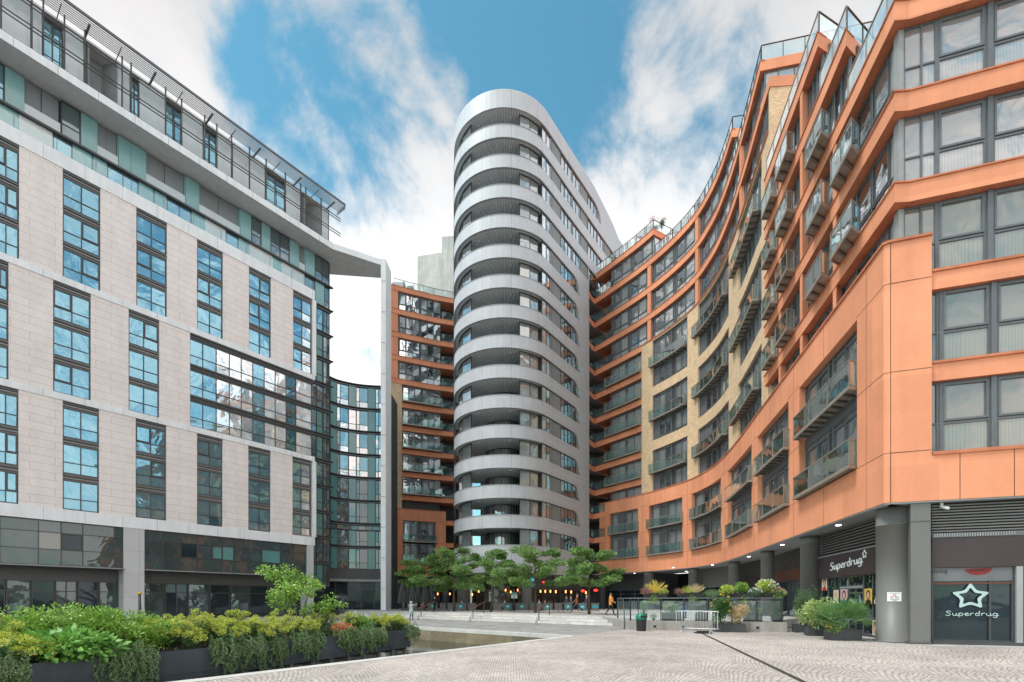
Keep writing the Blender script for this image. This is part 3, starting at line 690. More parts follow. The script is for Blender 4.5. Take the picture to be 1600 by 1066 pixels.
# --- wing between brick and corner
FINS = [1304, 1251, 1217]
for k in range(-1, 4):
    lo = 12.1 if k < 0 else T[k]; hi = T[k + 1] - .77
    right = [CORN + .35, CORN + .35, CORN + .35, S['e'] + .1, S['d'] + .1][k + 1]
    fx = [q for q in (U(x) for x in FINS) if q > right + 1.2]
    pts = [right] + fx + [S['w'] - .05]
    for i in range(len(pts) - 1):
        a = pts[i] + (.38 if i else 0); b = pts[i + 1]; n = max(1, round((b - a) / 3.1)); Wd = (b - a) / n
        for j in range(n):
            window(FU, a + Wd * j + .02, a + Wd * (j + 1) - .02, Z(lo + .02), Z(hi), BW - .38, [.08, .38, .68, .92], [.34], cres, pm='pane_grey' if (i + j + k) % 3 else 'pane_mirror', panels={0: 'frame_light', 4: 'pane_dark'}, casements=[(1, 1), (2, 1)])
    for q in fx:
        mb = MB(); fbox(mb, FU, q, q + .38, -.7, BW - .03, Z(lo), Z(hi + .02), 'orange'); bpart('orange_fin', mb, cres)
    if k in (2, 3):
        e = [0, 0, 0, S['e'], S['d']][k + 1]; A = FU.P(e + .1, BW - .38); Bq = FU.P(e + .1, -8.5); FR = Frame([tuple(Bq), tuple(A)], 1)
        window(FR, 0, FR.L, Z(lo + .02), Z(hi), 0, [.12, .3, .45, .6, .75, .88], [.35], cres, pm='pane_sky')
for (xl, xr, ks) in ((1296.5, 1330, (0, 1)), (1257, 1282.5, (0, 1, 2)), (1210, 1228.5, (0, 1, 2, 3)), (1188.7, 1203.4, (0, 1, 2, 3))):
    for k in ks:
        balcony_px(FU, xr, xl, Z(T[k] + .02), cres, lo=FU.cs[3], dep=.52 if xl > 1200 else .45, d0=BW + .06, posts=2, rail_h=1.1)
# --- right face
cw = MB()
for lo, hi in ((T[0], T[1] - .77), (T[1], T[2] - .77), (12.1, T[0] - .77)):
    fbox(cw, FU, FU.cs[2] + .02, CORN + .35, -.5, BW - .3, Z(lo), Z(hi), 'frame_light')
bpart('corner_post', cw, cres)
s1421, s1473, s1563 = FU.at(1421), FU.at(1475), FU.at(1563)
mod = s1473 - s1563
for ri, (lo, hi) in enumerate(((5.42, 8.03), (8.75, 11.38), (12.1, T[0] - .77), (T[0], T[1] - .77), (T[1], T[2] - .77))):
    F_ = FP if ri < 2 else FU; dd = -.3 if ri < 2 else BW - .3
    q0 = s_rt - .02 if ri < 2 else s1421
    pm = ('pane_blind', 'pane_blind', 'pane_blind', 'pane_sky', 'pane_sky')[ri]
    q1 = F_.at(1475)
    window(F_, q1, q0, Z(lo), Z(hi), dd, [.45] if ri >= 2 else [.35], [.42], cres, pm=pm)
    q = q1
    while q > FU.cs[1] - 8:
        window(F_, q - mod + .16, q, Z(lo), Z(hi), dd, [], [.42], cres, pm=pm, fw=.075, casements=[(0, 1)])
        mb = MB(); fbox(mb, F_, q - mod, q - mod + .16, dd - .15, dd + .07, Z(lo), Z(hi + .02), 'frame_grey'); bpart('mullion', mb, cres); q -= mod
# --- ground floor : soffit, downlights, columns, shopfronts
sf = MB(); fbox(sf, FP, 0, s_pl + 1.5, -6, -.03, zb - .06, zb + .1, 'soffit_grey'); bpart('soffit', sf, cres)
for x, y in ((1310, 821), (1222.5, 851.5), (1170, 870), (1113, 883), (1052, 887), (991.6, 896)):
    v = at(x, y, Z(3.58)); mb = MB(); mb.lathe((v.x, v.y, zb - .1), [(.11, 0), (.12, .02), (.11, .035)], 'lamp_white', 14); bpart('downlight', mb, cres)
for x0, x1, ybase in ((1252.5, 1280.7, 0), (1189.7, 1208.6, .5), (1139, 1155, .5), (1076, 1090.6, .5), (1005.7, 1021.6, .5), (936, 947, .5)):
    xc = (x0 + x1) / 2; q = Pp(xc, -.85); c = FP.P(q, -.85); r = (x1 - x0) / 2 / 760 * c.y
    mb = MB(); mb.lathe((c.x, c.y, 0), [(r, 0), (r, zb - .5), (r + .02, zb - .5), (r + .02, zb - .05)], 'column_grey', 28)
    bpart('column', mb, cres)
mb = MB(); c = Vector((14.9, 18.95)); mb.lathe((c.x, c.y, 0), [(.66, 0), (.66, .08), (.59, .08), (.59, zb - .75), (.61, zb - .75), (.61, zb - .72), (.59, zb - .72), (.59, zb - .05)], 'column_grey', 40); bpart('column', mb, cres)
a, b = FP.at(1455.5), FP.at(1424)
mb = MB(); fbox(mb, FP, a, b, -.6, -.1, 0.08, zb - .02, 'column_grey'); fbox(mb, FP, a - .02, b + .1, -.6, -.04, 0, .08, 'dark_cladding'); fbox(mb, FP, a - .01, b + .012, -.6, -.09, zb - .75, zb - .72, 'dark_cladding'); bpart('corner_pier', mb, cres)
SH = -2.3
def louvre(F, s0, s1, z0, z1, d, name='louvre_screen', pitch=.14):
    mb = MB(); fbox(mb, F, s0, s1, d - .16, d - .1, z0, z1, 'black')
    z_ = z0 + .03
    while z_ + .06 < z1: fbox(mb, F, s0, s1, d - .1, d - .01, z_, z_ + .05, 'column_grey', 3); z_ += pitch
    bpart(name, mb, cres)
def shop_seg(x1, x0, zf, parts, d=SH):
    a, b = Pp(x1, d), Pp(x0, d)
    for kind, lo, hi in parts:
        lo, hi = max(Z(lo), zf), Z(hi)
        if kind == 'louvre': louvre(FP, a, b, lo, hi, d)
        elif kind == 'glass': window(FP, a + .01, b - .01, lo, hi, d - .06, [.33, .66], [.78], cres, pm='pane_shop', fm='frame_grey', name='shop_window')
        elif kind == 'glass_light': window(FP, a + .01, b - .01, lo, hi, d - .06, [.45, .9], [], cres, pm='pane_dark', fm='frame_dark', name='shop_window')
        else:
            mb = MB(); fbox(mb, FP, a, b, d - .2, d + (.12 if 'fascia' in kind else 0), lo, hi, kind); bpart('fascia_panel' if 'fascia' in kind else 'shop_wall', mb, cres)
shop_seg(1262, 1196, 0, [('louvre', 2.2, 3.6), ('fascia_brown', 1.45, 2.2), ('glass_light', -1.1, 1.45)])
shop_seg(1196, 1146, 0, [('louvre', 2.1, 3.6), ('fascia_dark', 1.3, 2.1), ('glass_light', -1.1, 1.3)])
shop_seg(1146, 1084, 0, [('column_grey', 1.5, 3.6), ('glass', -1.1, 1.5)])
shop_seg(1015, 948, 0, [('louvre', 1.5, 3.6), ('glass', -1.1, 1.5)])
mb = MB(); a, b = Pp(1084, SH), Pp(1015, SH); fbox(mb, FP, a, b, -8.2, -8, 0, zb, 'black'); fbox(mb, FP, a - .2, a, -8, SH, 0, zb, 'backwall'); fbox(mb, FP, b, b + .2, -8, SH, 0, zb, 'backwall'); bpart('passage_wall', mb, cres)
for q, dq in ((.35, -3.6), (.5, -5.2), (.45, -6.6)): v = FP.P(a + (b - a) * q, dq); mb = MB(); mb.lathe((v.x, v.y, zb - .1), [(.13, 0), (.13, .03)], 'lamp_white', 10); bpart('downlight', mb, cres)
# shopfront beside the corner pier
SD = -1.15; a, b = Pp(1374, SD), Pp(1281, SD)
louvre(FP, a, b, Z(2.36), Z(3.6), SD)
mb = MB(); fbox(mb, FP, a, b, SD - .2, SD + .1, Z(1.2), Z(2.36), 'fascia_dark'); fbox(mb, FP, a, b, SD - .2, SD + .13, Z(2.33), Z(2.37), 'frame_light'); fascia = bpart('fascia_panel', mb, cres)
fr_ = lambda x: Pp(x, SD - .06)
xs = [1283, 1293.5, 1304, 1312.5, 1326, 1349, 1363.5, 1373.5]
for i in range(len(xs) - 1):
    q0, q1 = fr_(xs[i + 1]), fr_(xs[i])
    if i in (3, 4):
        window(FP, q0, q1, .1, Z(.62), SD - .06, [.5] if i == 4 else [], [.88], cres, pm='pane_shop', name='shop_door'); window(FP, q0, q1, Z(.68), Z(1.2), SD - .06, [], [], cres, pm='pane_shop', name='shop_window')
    if i in (3, 4): mb = MB(); fbox(mb, FP, q0, q1, SD - .16, SD - .04, Z(.62), Z(.68), 'frame_light'); bpart('door_head', mb, cres)
    else: window(FP, q0, q1, .1, Z(1.2), SD - .06, [], [.27, .62], cres, pm='pane_shop', fw=.035, name='shop_window')
mb = MB(); fbox(mb, FP, a, b, SD - .3, SD + .02, 0, .1, 'frame_dark'); bpart('door_sill', mb, cres)
# leafy film and portrait posters on the glass
def leafmark(name, s0, s1, z0, z1, d, seed):
    mb = MB(); rd = random.Random(seed)
    for _ in range(max(4, int((s1 - s0) * (z1 - z0) * 26))):
        cx, cz = rd.uniform(s0, s1), rd.uniform(z0, z1); an = rd.uniform(0, 6.28); l = rd.uniform(.12, .3); w_ = .028
        pts = [(cx + math.cos(an) * l * u - math.sin(an) * v * w_, cz + math.sin(an) * l * u + math.cos(an) * v * w_) for u, v in ((-.5, 0), (0, -1), (.5, 0), (0, 1))]
        pts = [(min(max(p, s0), s1), min(max(q, z0), z1)) for p, q in pts]
        mb.quad([FP.P3(p, d, q) for p, q in pts], 'leaf_dark' if rd.random() < .7 else 'leaf_topiary')
    return mb
def poster(x0, x1, y0, y1, bg, hair, top, d=SD + .0):
    q0, q1 = sorted((fr_(x0), fr_(x1))); p = 760 / FP.P((q0 + q1) / 2, d).y; z1_, z0_ = Z((939 - y0) / p), Z((939 - y1) / p)
    mb = MB(); e = .03
    fbox(mb, FP, q0, q1, d - .01, d, z0_, z1_, bg)
    cx = (q0 + q1) / 2; W = (q1 - q0); H = z1_ - z0_
    def disc(cz, rx, rz, mat, dd, n=14, cut=None):
        pts = [(cx + rx * math.cos(6.283 * i / n), cz + rz * math.sin(6.283 * i / n)) for i in range(n)]
        if cut is not None: pts = [(p_, max(q_, cut)) for p_, q_ in pts]
        mb.quad([FP.P3(p_, dd, q_) for p_, q_ in pts], mat, [(0, 0)] * n)
    disc(z0_ + H * .62, W * .30, H * .30, hair, d + .003); disc(z0_ + H * .58, W * .20, H * .22, 'skin', d + .006)
    disc(z0_, W * .42, H * .32, top, d + .004, cut=z0_ + .005); bpart('poster', mb, cres)
emq = lambda n, c: simple(n, c, .5, .05)
emq('poster_cream', (.62, .52, .40)); emq('poster_pink', (.55, .36, .38)); emq('poster_yellow', (.70, .42, .08)); emq('poster_green', (.01, .13, .08)); emq('cloth_blue', (.05, .22, .42)); emq('hair_dark', (.02, .014, .012))
poster(1286, 1294, 902, 923, 'poster_cream', 'hair_dark', 'red'); poster(1304, 1312, 922, 943, 'poster_cream', 'leaf_straw', 'white_paint')
poster(1315, 1326, 921, 944, 'poster_pink', 'hair_dark', 'cloth_blue'); poster(1352.5, 1364.5, 920, 944, 'poster_yellow', 'hair_dark', 'black'); poster(1365, 1372.5, 969, 1000, 'poster_cream', 'hair_dark', 'poster_pink')
for i, (x0, x1, z0_, z1_) in enumerate(((1294, 1303, .3, 1.1), (1304, 1312, .55, 1.15), (1327, 1349, .72, 1.16), (1314, 1326, .72, 1.1), (1351, 1363, .5, 1.15), (1328, 1348, -.1, .5), (1351, 1363, -1.4, -.1), (1294, 1303, -1., -.2), (1365, 1373, .2, 1.1))):
    q0, q1 = sorted((fr_(x0), fr_(x1))); bpart('leaf_film', leafmark('l', q0 + .03, q1 - .03, Z(z0_), Z(z1_), SD - .045, i), cres)
# lettering
def cspline(pts, n=4): return catmull(pts, n)
GL = {'S': (1.0, [[(.86, 1.42), (.55, 1.66), (.18, 1.45), (.22, 1.08), (.62, .82), (.72, .35), (.40, .02), (0, .2)]]),
      'u': (.86, [[(0, .95), (.02, .3), (.3, .02), (.58, .35), (.6, .95)], [(.6, .5), (.68, .05), (.86, .1)]]),
      'p': (.82, [[(.03, .95), (0, -.62)], [(0, .6), (.3, .97), (.62, .7), (.58, .2), (.3, .02), (.02, .25)]]),
      'e': (.78, [[(.02, .45), (.55, .6), (.45, .93), (.15, .85), (0, .45), (.2, .05), (.72, .15)]]),
      'r': (.66, [[(.03, .95), (0, 0)], [(0, .5), (.2, .88), (.52, .9)]]),
      'd': (.84, [[(.62, 1.66), (.6, 0)], [(.6, .7), (.3, .97), (.02, .6), (.06, .15), (.34, .03), (.6, .3)]]),
      'g': (.9, [[(.62, .95), (.6, -.3), (.32, -.6), (0, -.42)], [(.6, .7), (.3, .97), (.02, .6), (.06, .15), (.34, .03), (.6, .3), (.9, .15)]])}
def lettering(word, place, r, mat):
    mb = MB(); x = 0
    for ch in word:
        adv, st = GL[ch]
        for s_ in st: mb.tube([place(x + a_, b_) for a_, b_ in cspline(s_, 4)], r, mat, 5)
        x += adv + .12
    return mb
def starpts(n=5, r1=1., r2=.5, k=5):
    c = [((r1 if i % 2 == 0 else r2) * math.sin(math.pi * i / n), (r1 if i % 2 == 0 else r2) * math.cos(math.pi * i / n)) for i in range(2 * n)]
    o = []
    for i in range(2 * n):
        p, q, s_ = Vector(c[i - 1]), Vector(c[i]), Vector(c[(i + 1) % (2 * n)])
        a_, b_ = q.lerp(p, .28), q.lerp(s_, .28)
        for j in range(k): t = j / (k - 1); o.append(tuple((a_.lerp(q, t)).lerp(q.lerp(b_, t), t)))
    return o
L0, L1 = Pp(1298, SD + .1), Pp(1349, SD + .1); wd = L0 - L1; sc = wd / 8.0
zz0 = Z(1.55); tilt = .0
bpart('shop_lettering', lettering('Superdrug', lambda u, v: FP.P3(L0 - u * sc * .95, SD + .12, zz0 + v * .24 + .02 * u), .03, 'sign_white'), cres)
mb = MB(); sc_ = .2; cxs = Pp(1351.5, SD + .1); mb.tube([FP.P3(cxs - u * sc_, SD + .12, Z(2.08) + v * sc_) for u, v in starpts()], .028, 'sign_white', 5, closed=True); bpart('star_sign', mb, cres)
for x, h in ((1300, -.05), (1332, -.05), (1370, -.02)):
    mb = MB(); cq = fr_(x); mb.tube([FP.P3(cq - u * .12, SD + .0, Z(h) + v * .14) for u, v in starpts()], .016, 'sign_white', 4, closed=True); bpart('star_sign', mb, cres)
# glazed shop bay on the right face
RD = -.32; a, b = FP.cs[1] - 6, FP.at(1456, RD); e = FP.at(1585, RD)
louvre(FP, a, b, Z(2.5), Z(3.6), RD, pitch=.105)
mb = MB(); fbox(mb, FP, a, b, RD - .15, RD + .05, Z(2.32), Z(2.48), 'frame_grey')
q = e
while q < b - .05: fbox(mb, FP, q, q + .03, RD + .05, RD + .07, Z(2.34), Z(2.46), 'frame_light'); q += .075
bpart('vent_grille', mb, cres)
mb = MB(); fbox(mb, FP, a, b, RD - .15, RD + .03, Z(1.22), Z(2.32), 'fascia_dark'); bpart('fascia_panel', mb, cres)
window(FP, e, b, .12, Z(1.22), RD - .04, [.28], [], cres, pm='pane_shop', fm='frame_dark', name='shop_window')
window(FP, e - 2.9, e - .25, .12, Z(1.22), RD - .04, [], [], cres, pm='pane_shop', fm='frame_dark', name='shop_window')
mb = MB(); fbox(mb, FP, e - .22, e - .04, RD - .15, RD + .06, .12, Z(1.22), 'frame_light'); fbox(mb, FP, a, b, RD - .2, RD + .05, 0, .12, 'frame_dark'); bpart('shop_frame', mb, cres)
simple('decal', (.40, .52, .50), .4, .05)
p_ = 42.2; cq = FP.at(1516.5, RD)
mb = MB(); st = [(u, v) for u, v in starpts(r1=1., r2=.52)]
ri = [FP.P3(cq - u * .60, RD + .0, Z(.15) + v * .52) for u, v in st]; ro = [FP.P3(cq - u * .39, RD + .0, Z(.15) + v * .34) for u, v in st]
for i in range(len(st)): j = (i + 1) % len(st); mb.quad([ri[i], ri[j], ro[j], ro[i]], 'decal')
bpart('star_decal', mb, cres)
bpart('window_lettering', lettering('Superdrug', lambda u, v: FP.P3(cq + .74 - u * .187, RD + .0, Z(-.54) + v * .10), .014, 'decal'), cres)
def textmesh(name, txt, size, place, mat, parent, flip=False, ext=0):
    cu = bpy.data.curves.new(name, 'FONT'); cu.body = txt; cu.size = size; cu.align_x = 'CENTER'; cu.resolution_u = 2
    to = bpy.data.objects.new('t', cu); COL.objects.link(to); dg = bpy.context.evaluated_depsgraph_get(); dg.update()
    me0 = bpy.data.meshes.new_from_object(to.evaluated_get(dg)); mb = MB()
    for p in me0.polygons:
        mb.quad([place((-1 if flip else 1) * me0.vertices[i].co.x, me0.vertices[i].co.y) for i in p.vertices], mat, [(0, 0)] * len(p.vertices))
    bpy.data.objects.remove(to); bpy.data.curves.remove(cu); bpy.data.meshes.remove(me0)
    return mb
simple('cladding_dim', (.13, .135, .14), .5); mb = MB(); o0 = FP.at(1529, RD)
fbox(mb, FP, e + .05, b - .05, RD - .035, RD - .03, Z(.72), Z(1.2), 'cladding_dim'); bpart('reflected_banner', mb, cres)  # flat pieces imitate a mirrored sign reflected in the shop glass
mb = MB(); mb.quad([FP.P3(o0 - .42 * math.cos(t_ * .3307), RD - .025, Z(1.2) - .27 * abs(math.sin(t_ * .3307))) for t_ in range(0, 20) if t_ * .3307 <= 3.1416 + .1][:10], 'red_sign', [(0, 0)] * 10); bpart('reflected_oval', mb, cres)
bpart('reflected_lettering', textmesh('t', 'OFFICE', .17, lambda u, v: FP.P3(o0 - u, RD - .02, Z(1.04) + v), 'black', cres, flip=True), cres)
bpart('reflected_lettering', textmesh('t', 'posta', .24, lambda u, v: FP.P3(FP.at(1467, RD) - u, RD - .02, Z(1.02) + v), 'black', cres, flip=True), cres)
mb = MB(); fbox(mb, FP, e + .05, b - .05, RD - .034, RD - .029, Z(.6), Z(.68), 'fascia_brown'); bpart('reflected_banner_edge', mb, cres)
# notice on the round column
ang = lambda x: None
mb = MB(); cN = Vector((14.9, 18.95)); th0 = math.atan2(-cN.y, -cN.x)
for i in range(4):
    t0, t1 = th0 - .37 + i * .18, th0 - .37 + (i + 1) * .18
    A, Bq = cN + Vector((math.cos(t0), math.sin(t0))) * .605, cN + Vector((math.cos(t1), math.sin(t1))) * .605
    mb.quad([(A.x, A.y, Z(-.02)), (Bq.x, Bq.y, Z(-.02)), (Bq.x, Bq.y, Z(.33)), (A.x, A.y, Z(.33))], 'sign_white')
nt_ = mb.build('notice'); tag(nt_, 'white paper notice with red rings stuck on the dark round corner column', 'notice')
mb = MB()
def onc(u, v, r=.612): t_ = th0 + u / .6; return (cN.x + r * math.cos(t_), cN.y + r * math.sin(t_), Z(.16) + v)
for u, v in ((0, .06), (-.08, -.02), (.07, -.02)): mb.tube([onc(u + .045 * math.cos(k * .785), v + .035 * math.sin(k * .785)) for k in range(8)], .008, 'red', 4, closed=True)
o = mb.build('red_ring', nt_)
mb = MB()
for v, w_ in ((.13, .16), (-.10, .15), (-.14, .07)): mb.tube([onc(-w_, v), onc(0, v), onc(w_, v)], .006, 'black', 4)
mb.build('printed_line', nt_)
mb = MB(); v = at(1462, 790, Z(3.55)); mb.lathe((v.x, v.y - .25, Z(3.45)), [(.05, 0), (.05, .2)], 'sign_white', 10); mb.tube([(v.x, v.y - .2, Z(3.46)), (v.x + .05, v.y - .48, Z(3.36))], .055, 'sign_white', 10); tag(mb.build('security_camera'), 'small white security camera under the orange overhang near the corner', 'camera')
# ================================================================ rounded tower
arc_c = Vector((-.908, 60.64)); ar = 6.22
aL, aR = math.atan2(-.12, -.99), math.atan2(-.577, .817)
aL -= 0; pts = []
nA = 22; a0 = aL if aL > 0 else aL + 2 * math.pi; a1 = aR + 2 * math.pi
tl = arc_c + Vector((math.cos(a0), math.sin(a0))) * ar
pts.append(tuple(tl + Vector((-.12, .99)) * 17))
for i in range(nA + 1):
    t = a0 + (a1 - a0) * i / nA; pts.append(tuple(arc_c + Vector((math.cos(t), math.sin(t))) * ar))
tr_ = Vector(pts[-1])
dirR = Vector((.577, .817)); low_end = tr_ + dirR * ((10.44 - tr_.x) / .577)
FT = Frame(pts + [tuple(tr_ + dirR * 23)], -1)
FTL = Frame(pts + [tuple(low_end), tuple(low_end + Vector((-.4, 8)))], -1)
tow = tag(empty('apartment_tower'), 'tall grey metal clad tower with rounded front of stacked curved balconies', 'tower')
TB = [53.35 - 3.36 * k for k in range(15)]
sA0, sA1 = FT.cs[1], FT.cs[1 + nA]
s848 = FT.at(848, 0, sA0 + 2); s840 = FT.at(841, 0, sA0 + 2)
sLow = FTL.cs[nA + 2]
def tp(name, mb): return mb.build(name, tow)
mb = MB(); fbox(mb, FT, 0, FT.at(930, 0, s848), -.2, .04, Z(55.2), Z(56.35), 'tower_plain'); fbox(mb, FT, 0, FT.at(930, 0, s848), -.25, 0, Z(56.36), Z(57.3), 'tower_plain')
s930 = FT.at(930, 0, s848); s956 = FT.at(956, 0, s848)
fpoly(mb, FT, [(s930 + .01, Z(55.2)), (FT.L - .1, Z(54.6)), (s956, Z(56.2)), (s930 + .01, Z(57.28))], -.2, 0, 'tower_panel'); tp('parapet', mb)
mb = MB(); roofp = [tuple(FT.P(q, -.1)) for q in FT.samples(0, s956, 1.5)] + [(5, 76)]; mb.prism(roofp, Z(55.4), Z(55.6), 'cladding_edge'); tp('roof', mb)
for k, t in enumerate(TB):
    hi = t; lo = t - 1.47; Fk = FTL if t < 46 else FT; e = sLow if t < 46 else FT.L - .1
    bot = lo if k < 14 else 3.2
    mb = MB(); fbox(mb, Fk, 0, s848, -.16, .05, Z(bot), Z(hi) - .05, 'tower_plain', 1.1); fbox(mb, Fk, 0, s848, -.2, .09, Z(hi) - .05, Z(hi), 'cladding_edge', 1.1); fbox(mb, Fk, 0, s848, -.18, .07, Z(bot) - .04, Z(bot), 'cladding_edge', 1.1)
    tp('curved_parapet', mb)
    mb = MB(); fbox(mb, Fk, s848, e, -.25, .02, Z(bot), Z(hi), 'tower_panel', 30)
    if t < 46: fbox(mb, FTL, sLow, FTL.L, -.2, .02, Z(bot), Z(hi + 1.9), 'tower_panel')
    tp('side_cladding', mb)
    # soffit with planks
    up = TB[k - 1] - 1.47 if k else 55.2
    mb = MB(); n = 34; q0, q1 = FT.cs[1] - 1.5, s848 + .3
    fbox(mb, FT, q0, q1, -4.3, -.16, Z(up) + .02, Z(up) + .2, 'plank_soffit', .6); tp('balcony_soffit', mb)
    # ceiling lamps
    for x in (749, 797):
        q = FT.at(x, -1.3, sA0); v = FT.P(q, -1.15); l = MB(); l.lathe((v.x, v.y, Z(up) - .06), [(.05, 0), (.12, .03), (.12, .08)], 'white_paint' if k % 3 else 'white_paint', 10); tp('ceiling_lamp', l)
    # recessed glazed wall behind the balcony
    wz0, wz1 = Z(hi - .4), Z(up)
    if k == 0 or True:
        di = -3.8
        qa = [FT.at(x, di, sA0 - 1) for x in (739, 769, 823)] if False else None
        w0 = FT.cs[1] + .2; w1 = s848 - .4; n = 5; W = (w1 - w0) / n
        for i in range(n):
            pm = {0: 'pane_sky', 1: 'pane_grey', 2: 'pane_grey', 3: 'pane_grey', 4: 'pane_dark'}[i]
            window(FT, w0 + W * i, w0 + W * (i + 1), wz0, wz1, di, [.3, .7] if i != 2 else [.1, .5, .9], [], tow, fm='frame_dark' if i % 2 else 'frame_grey', pm=pm, panels={1: 'niche'} if i in (1, 3) else None, fw=.07, name='recessed_window')
    # glass wind screens near the ends
    for x0, x1, q0, q1 in ((713.5, 739, sA0 + .2, sA0 + 4.4), (822, 845, s848 - 3.0, s848 - .15)):
        m_ = MB(); g = MB(); ss = [q0 + (q1 - q0) * i / 2 for i in range(3)]
        for q in ss: fbox(m_, FT, q - .04, q + .04, -.6, -.5, Z(hi), Z(up) + .02, 'frame_dark')
        for a, b in zip(ss, ss[1:]):
            A, Bq = FT.P(a + .04, -.55), FT.P(b - .04, -.55); g.quad([(A.x, A.y, Z(hi)), (Bq.x, Bq.y, Z(hi)), (Bq.x, Bq.y, Z(up)), (A.x, A.y, Z(up))], 'pane_sky' if x0 < 800 else 'pane_grey', [(0, 0), (1, 0), (1, 1), (0, 1)])
        fbox(m_, FT, q0, q1, -.6, -.5, Z(hi), Z(hi) + .05, 'frame_dark'); fbox(m_, FT, q0, q1, -.6, -.5, Z(up) - .05, Z(up) + .02, 'frame_dark'); o = tp('glass_screen', m_); g.build('pane', o)
    # window strip along the straight side
    e2 = FT.at(939, 0, s848) if k == 0 else (FT.L - .3 if k < 4 else FT.at(907, 0, s848))
    z0, z1 = Z(hi), Z(up)
    cols = []; x = 0
    pat = [.9, .9, .35, 2.2, .9, .9, .9, .35] * 5; cc = [0]; kinds = []
    L_ = e2 - s848
    for i, p in enumerate(pat):
        if cc[-1] + p > L_ - .4: break
        cc.append(cc[-1] + p); kinds.append('niche' if pat[i] in (.35, 2.2) and i % 8 == 3 else 'tower_panel' if pat[i] == .35 else None)
    pn = {i: kk for i, kk in enumerate(kinds) if kk}
    window(FT, s848, e2, z0, z1, -.12, [c / L_ for c in cc[1:]], [], tow, fm='frame_dark', pm='pane_mirror' if k < 6 else 'pane_grey', panels=pn or None, fw=.06, name='window_strip')
    # cladding beyond the strip with the rounded corner
    R_ = (z1 - z0) * .98; e3 = s930 if t >= 46 else FT.at(919.5, 0, s848)
    if k < 4 and k > 0: pass
    else:
        pg = [(e2 - R_, z1 + .001)] + [(e2 - R_ + R_ * math.sin(a * math.pi / 16), z1 - R_ + R_ * math.cos(a * math.pi / 16)) for a in range(1, 9)] + [(e2, z0)]
        far = max(e3, e2 + .05) if k else FT.L - .1
        pg += [(far, z0), (far, z1 + .001)]
        mb = MB(); fpoly(mb, FT, pg, -.2, .012, 'tower_panel'); tp('rounded_cladding', mb)
mb = MB()
inner = [tuple(FT.P(q, -4.15)) for q in FT.samples(0, FT.cs[1 + nA], 1.5)] + [tuple(tr_ + dirR * 2 + Vector((-2, 1.5))), (9.0, 68), (6, 76)]
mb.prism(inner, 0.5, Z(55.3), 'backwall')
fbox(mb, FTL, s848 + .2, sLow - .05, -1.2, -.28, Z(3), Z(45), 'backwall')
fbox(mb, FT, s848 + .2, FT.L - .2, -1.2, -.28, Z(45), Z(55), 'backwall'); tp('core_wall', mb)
# ground floor of the tower
mb = MB(); fbox(mb, FTL, 0, sLow, -4, -.1, Z(3.1), Z(3.2), 'soffit_grey'); tp('soffit', mb)
q0, q1 = FTL.at(745, -1.5, sA0), FTL.at(920, -.9, s848)
mb = MB(); fbox(mb, FTL, s848 - 3, q1, -1.2, -.9, Z(1.35), Z(3.1), 'dark_cladding'); tp('fascia_panel', mb)
nq = 10
for i in range(nq):
    a = s848 - 3 + (q1 - s848 + 3) * i / nq; b = s848 - 3 + (q1 - s848 + 3) * (i + 1) / nq
    window(FTL, a, b, .5, Z(1.35), -.95, [], [], tow, pm='pane_cafe', fm='frame_dark', fw=.06, name='cafe_window')
for i in range(6):
    a = sA0 - 1 + (s848 - 3 - sA0 + 1) * i / 6; b = sA0 - 1 + (s848 - 3 - sA0 + 1) * (i + 1) / 6
    window(FTL, a, b, .5, Z(3.1), -2.2, [.5], [.7], tow, pm='pane_cafe', fm='frame_dark', fw=.06, name='cafe_window')
for x, r in ((727, .6), (823, .62), (700, .55)):
    c = FTL.P(FTL.at(x, -.9, sA0 - 3), -.9); mb = MB(); mb.lathe((c.x, c.y, .5), [(r, 0), (r, Z(3.2) - .5)], 'column_grey', 24); tp('column', mb)
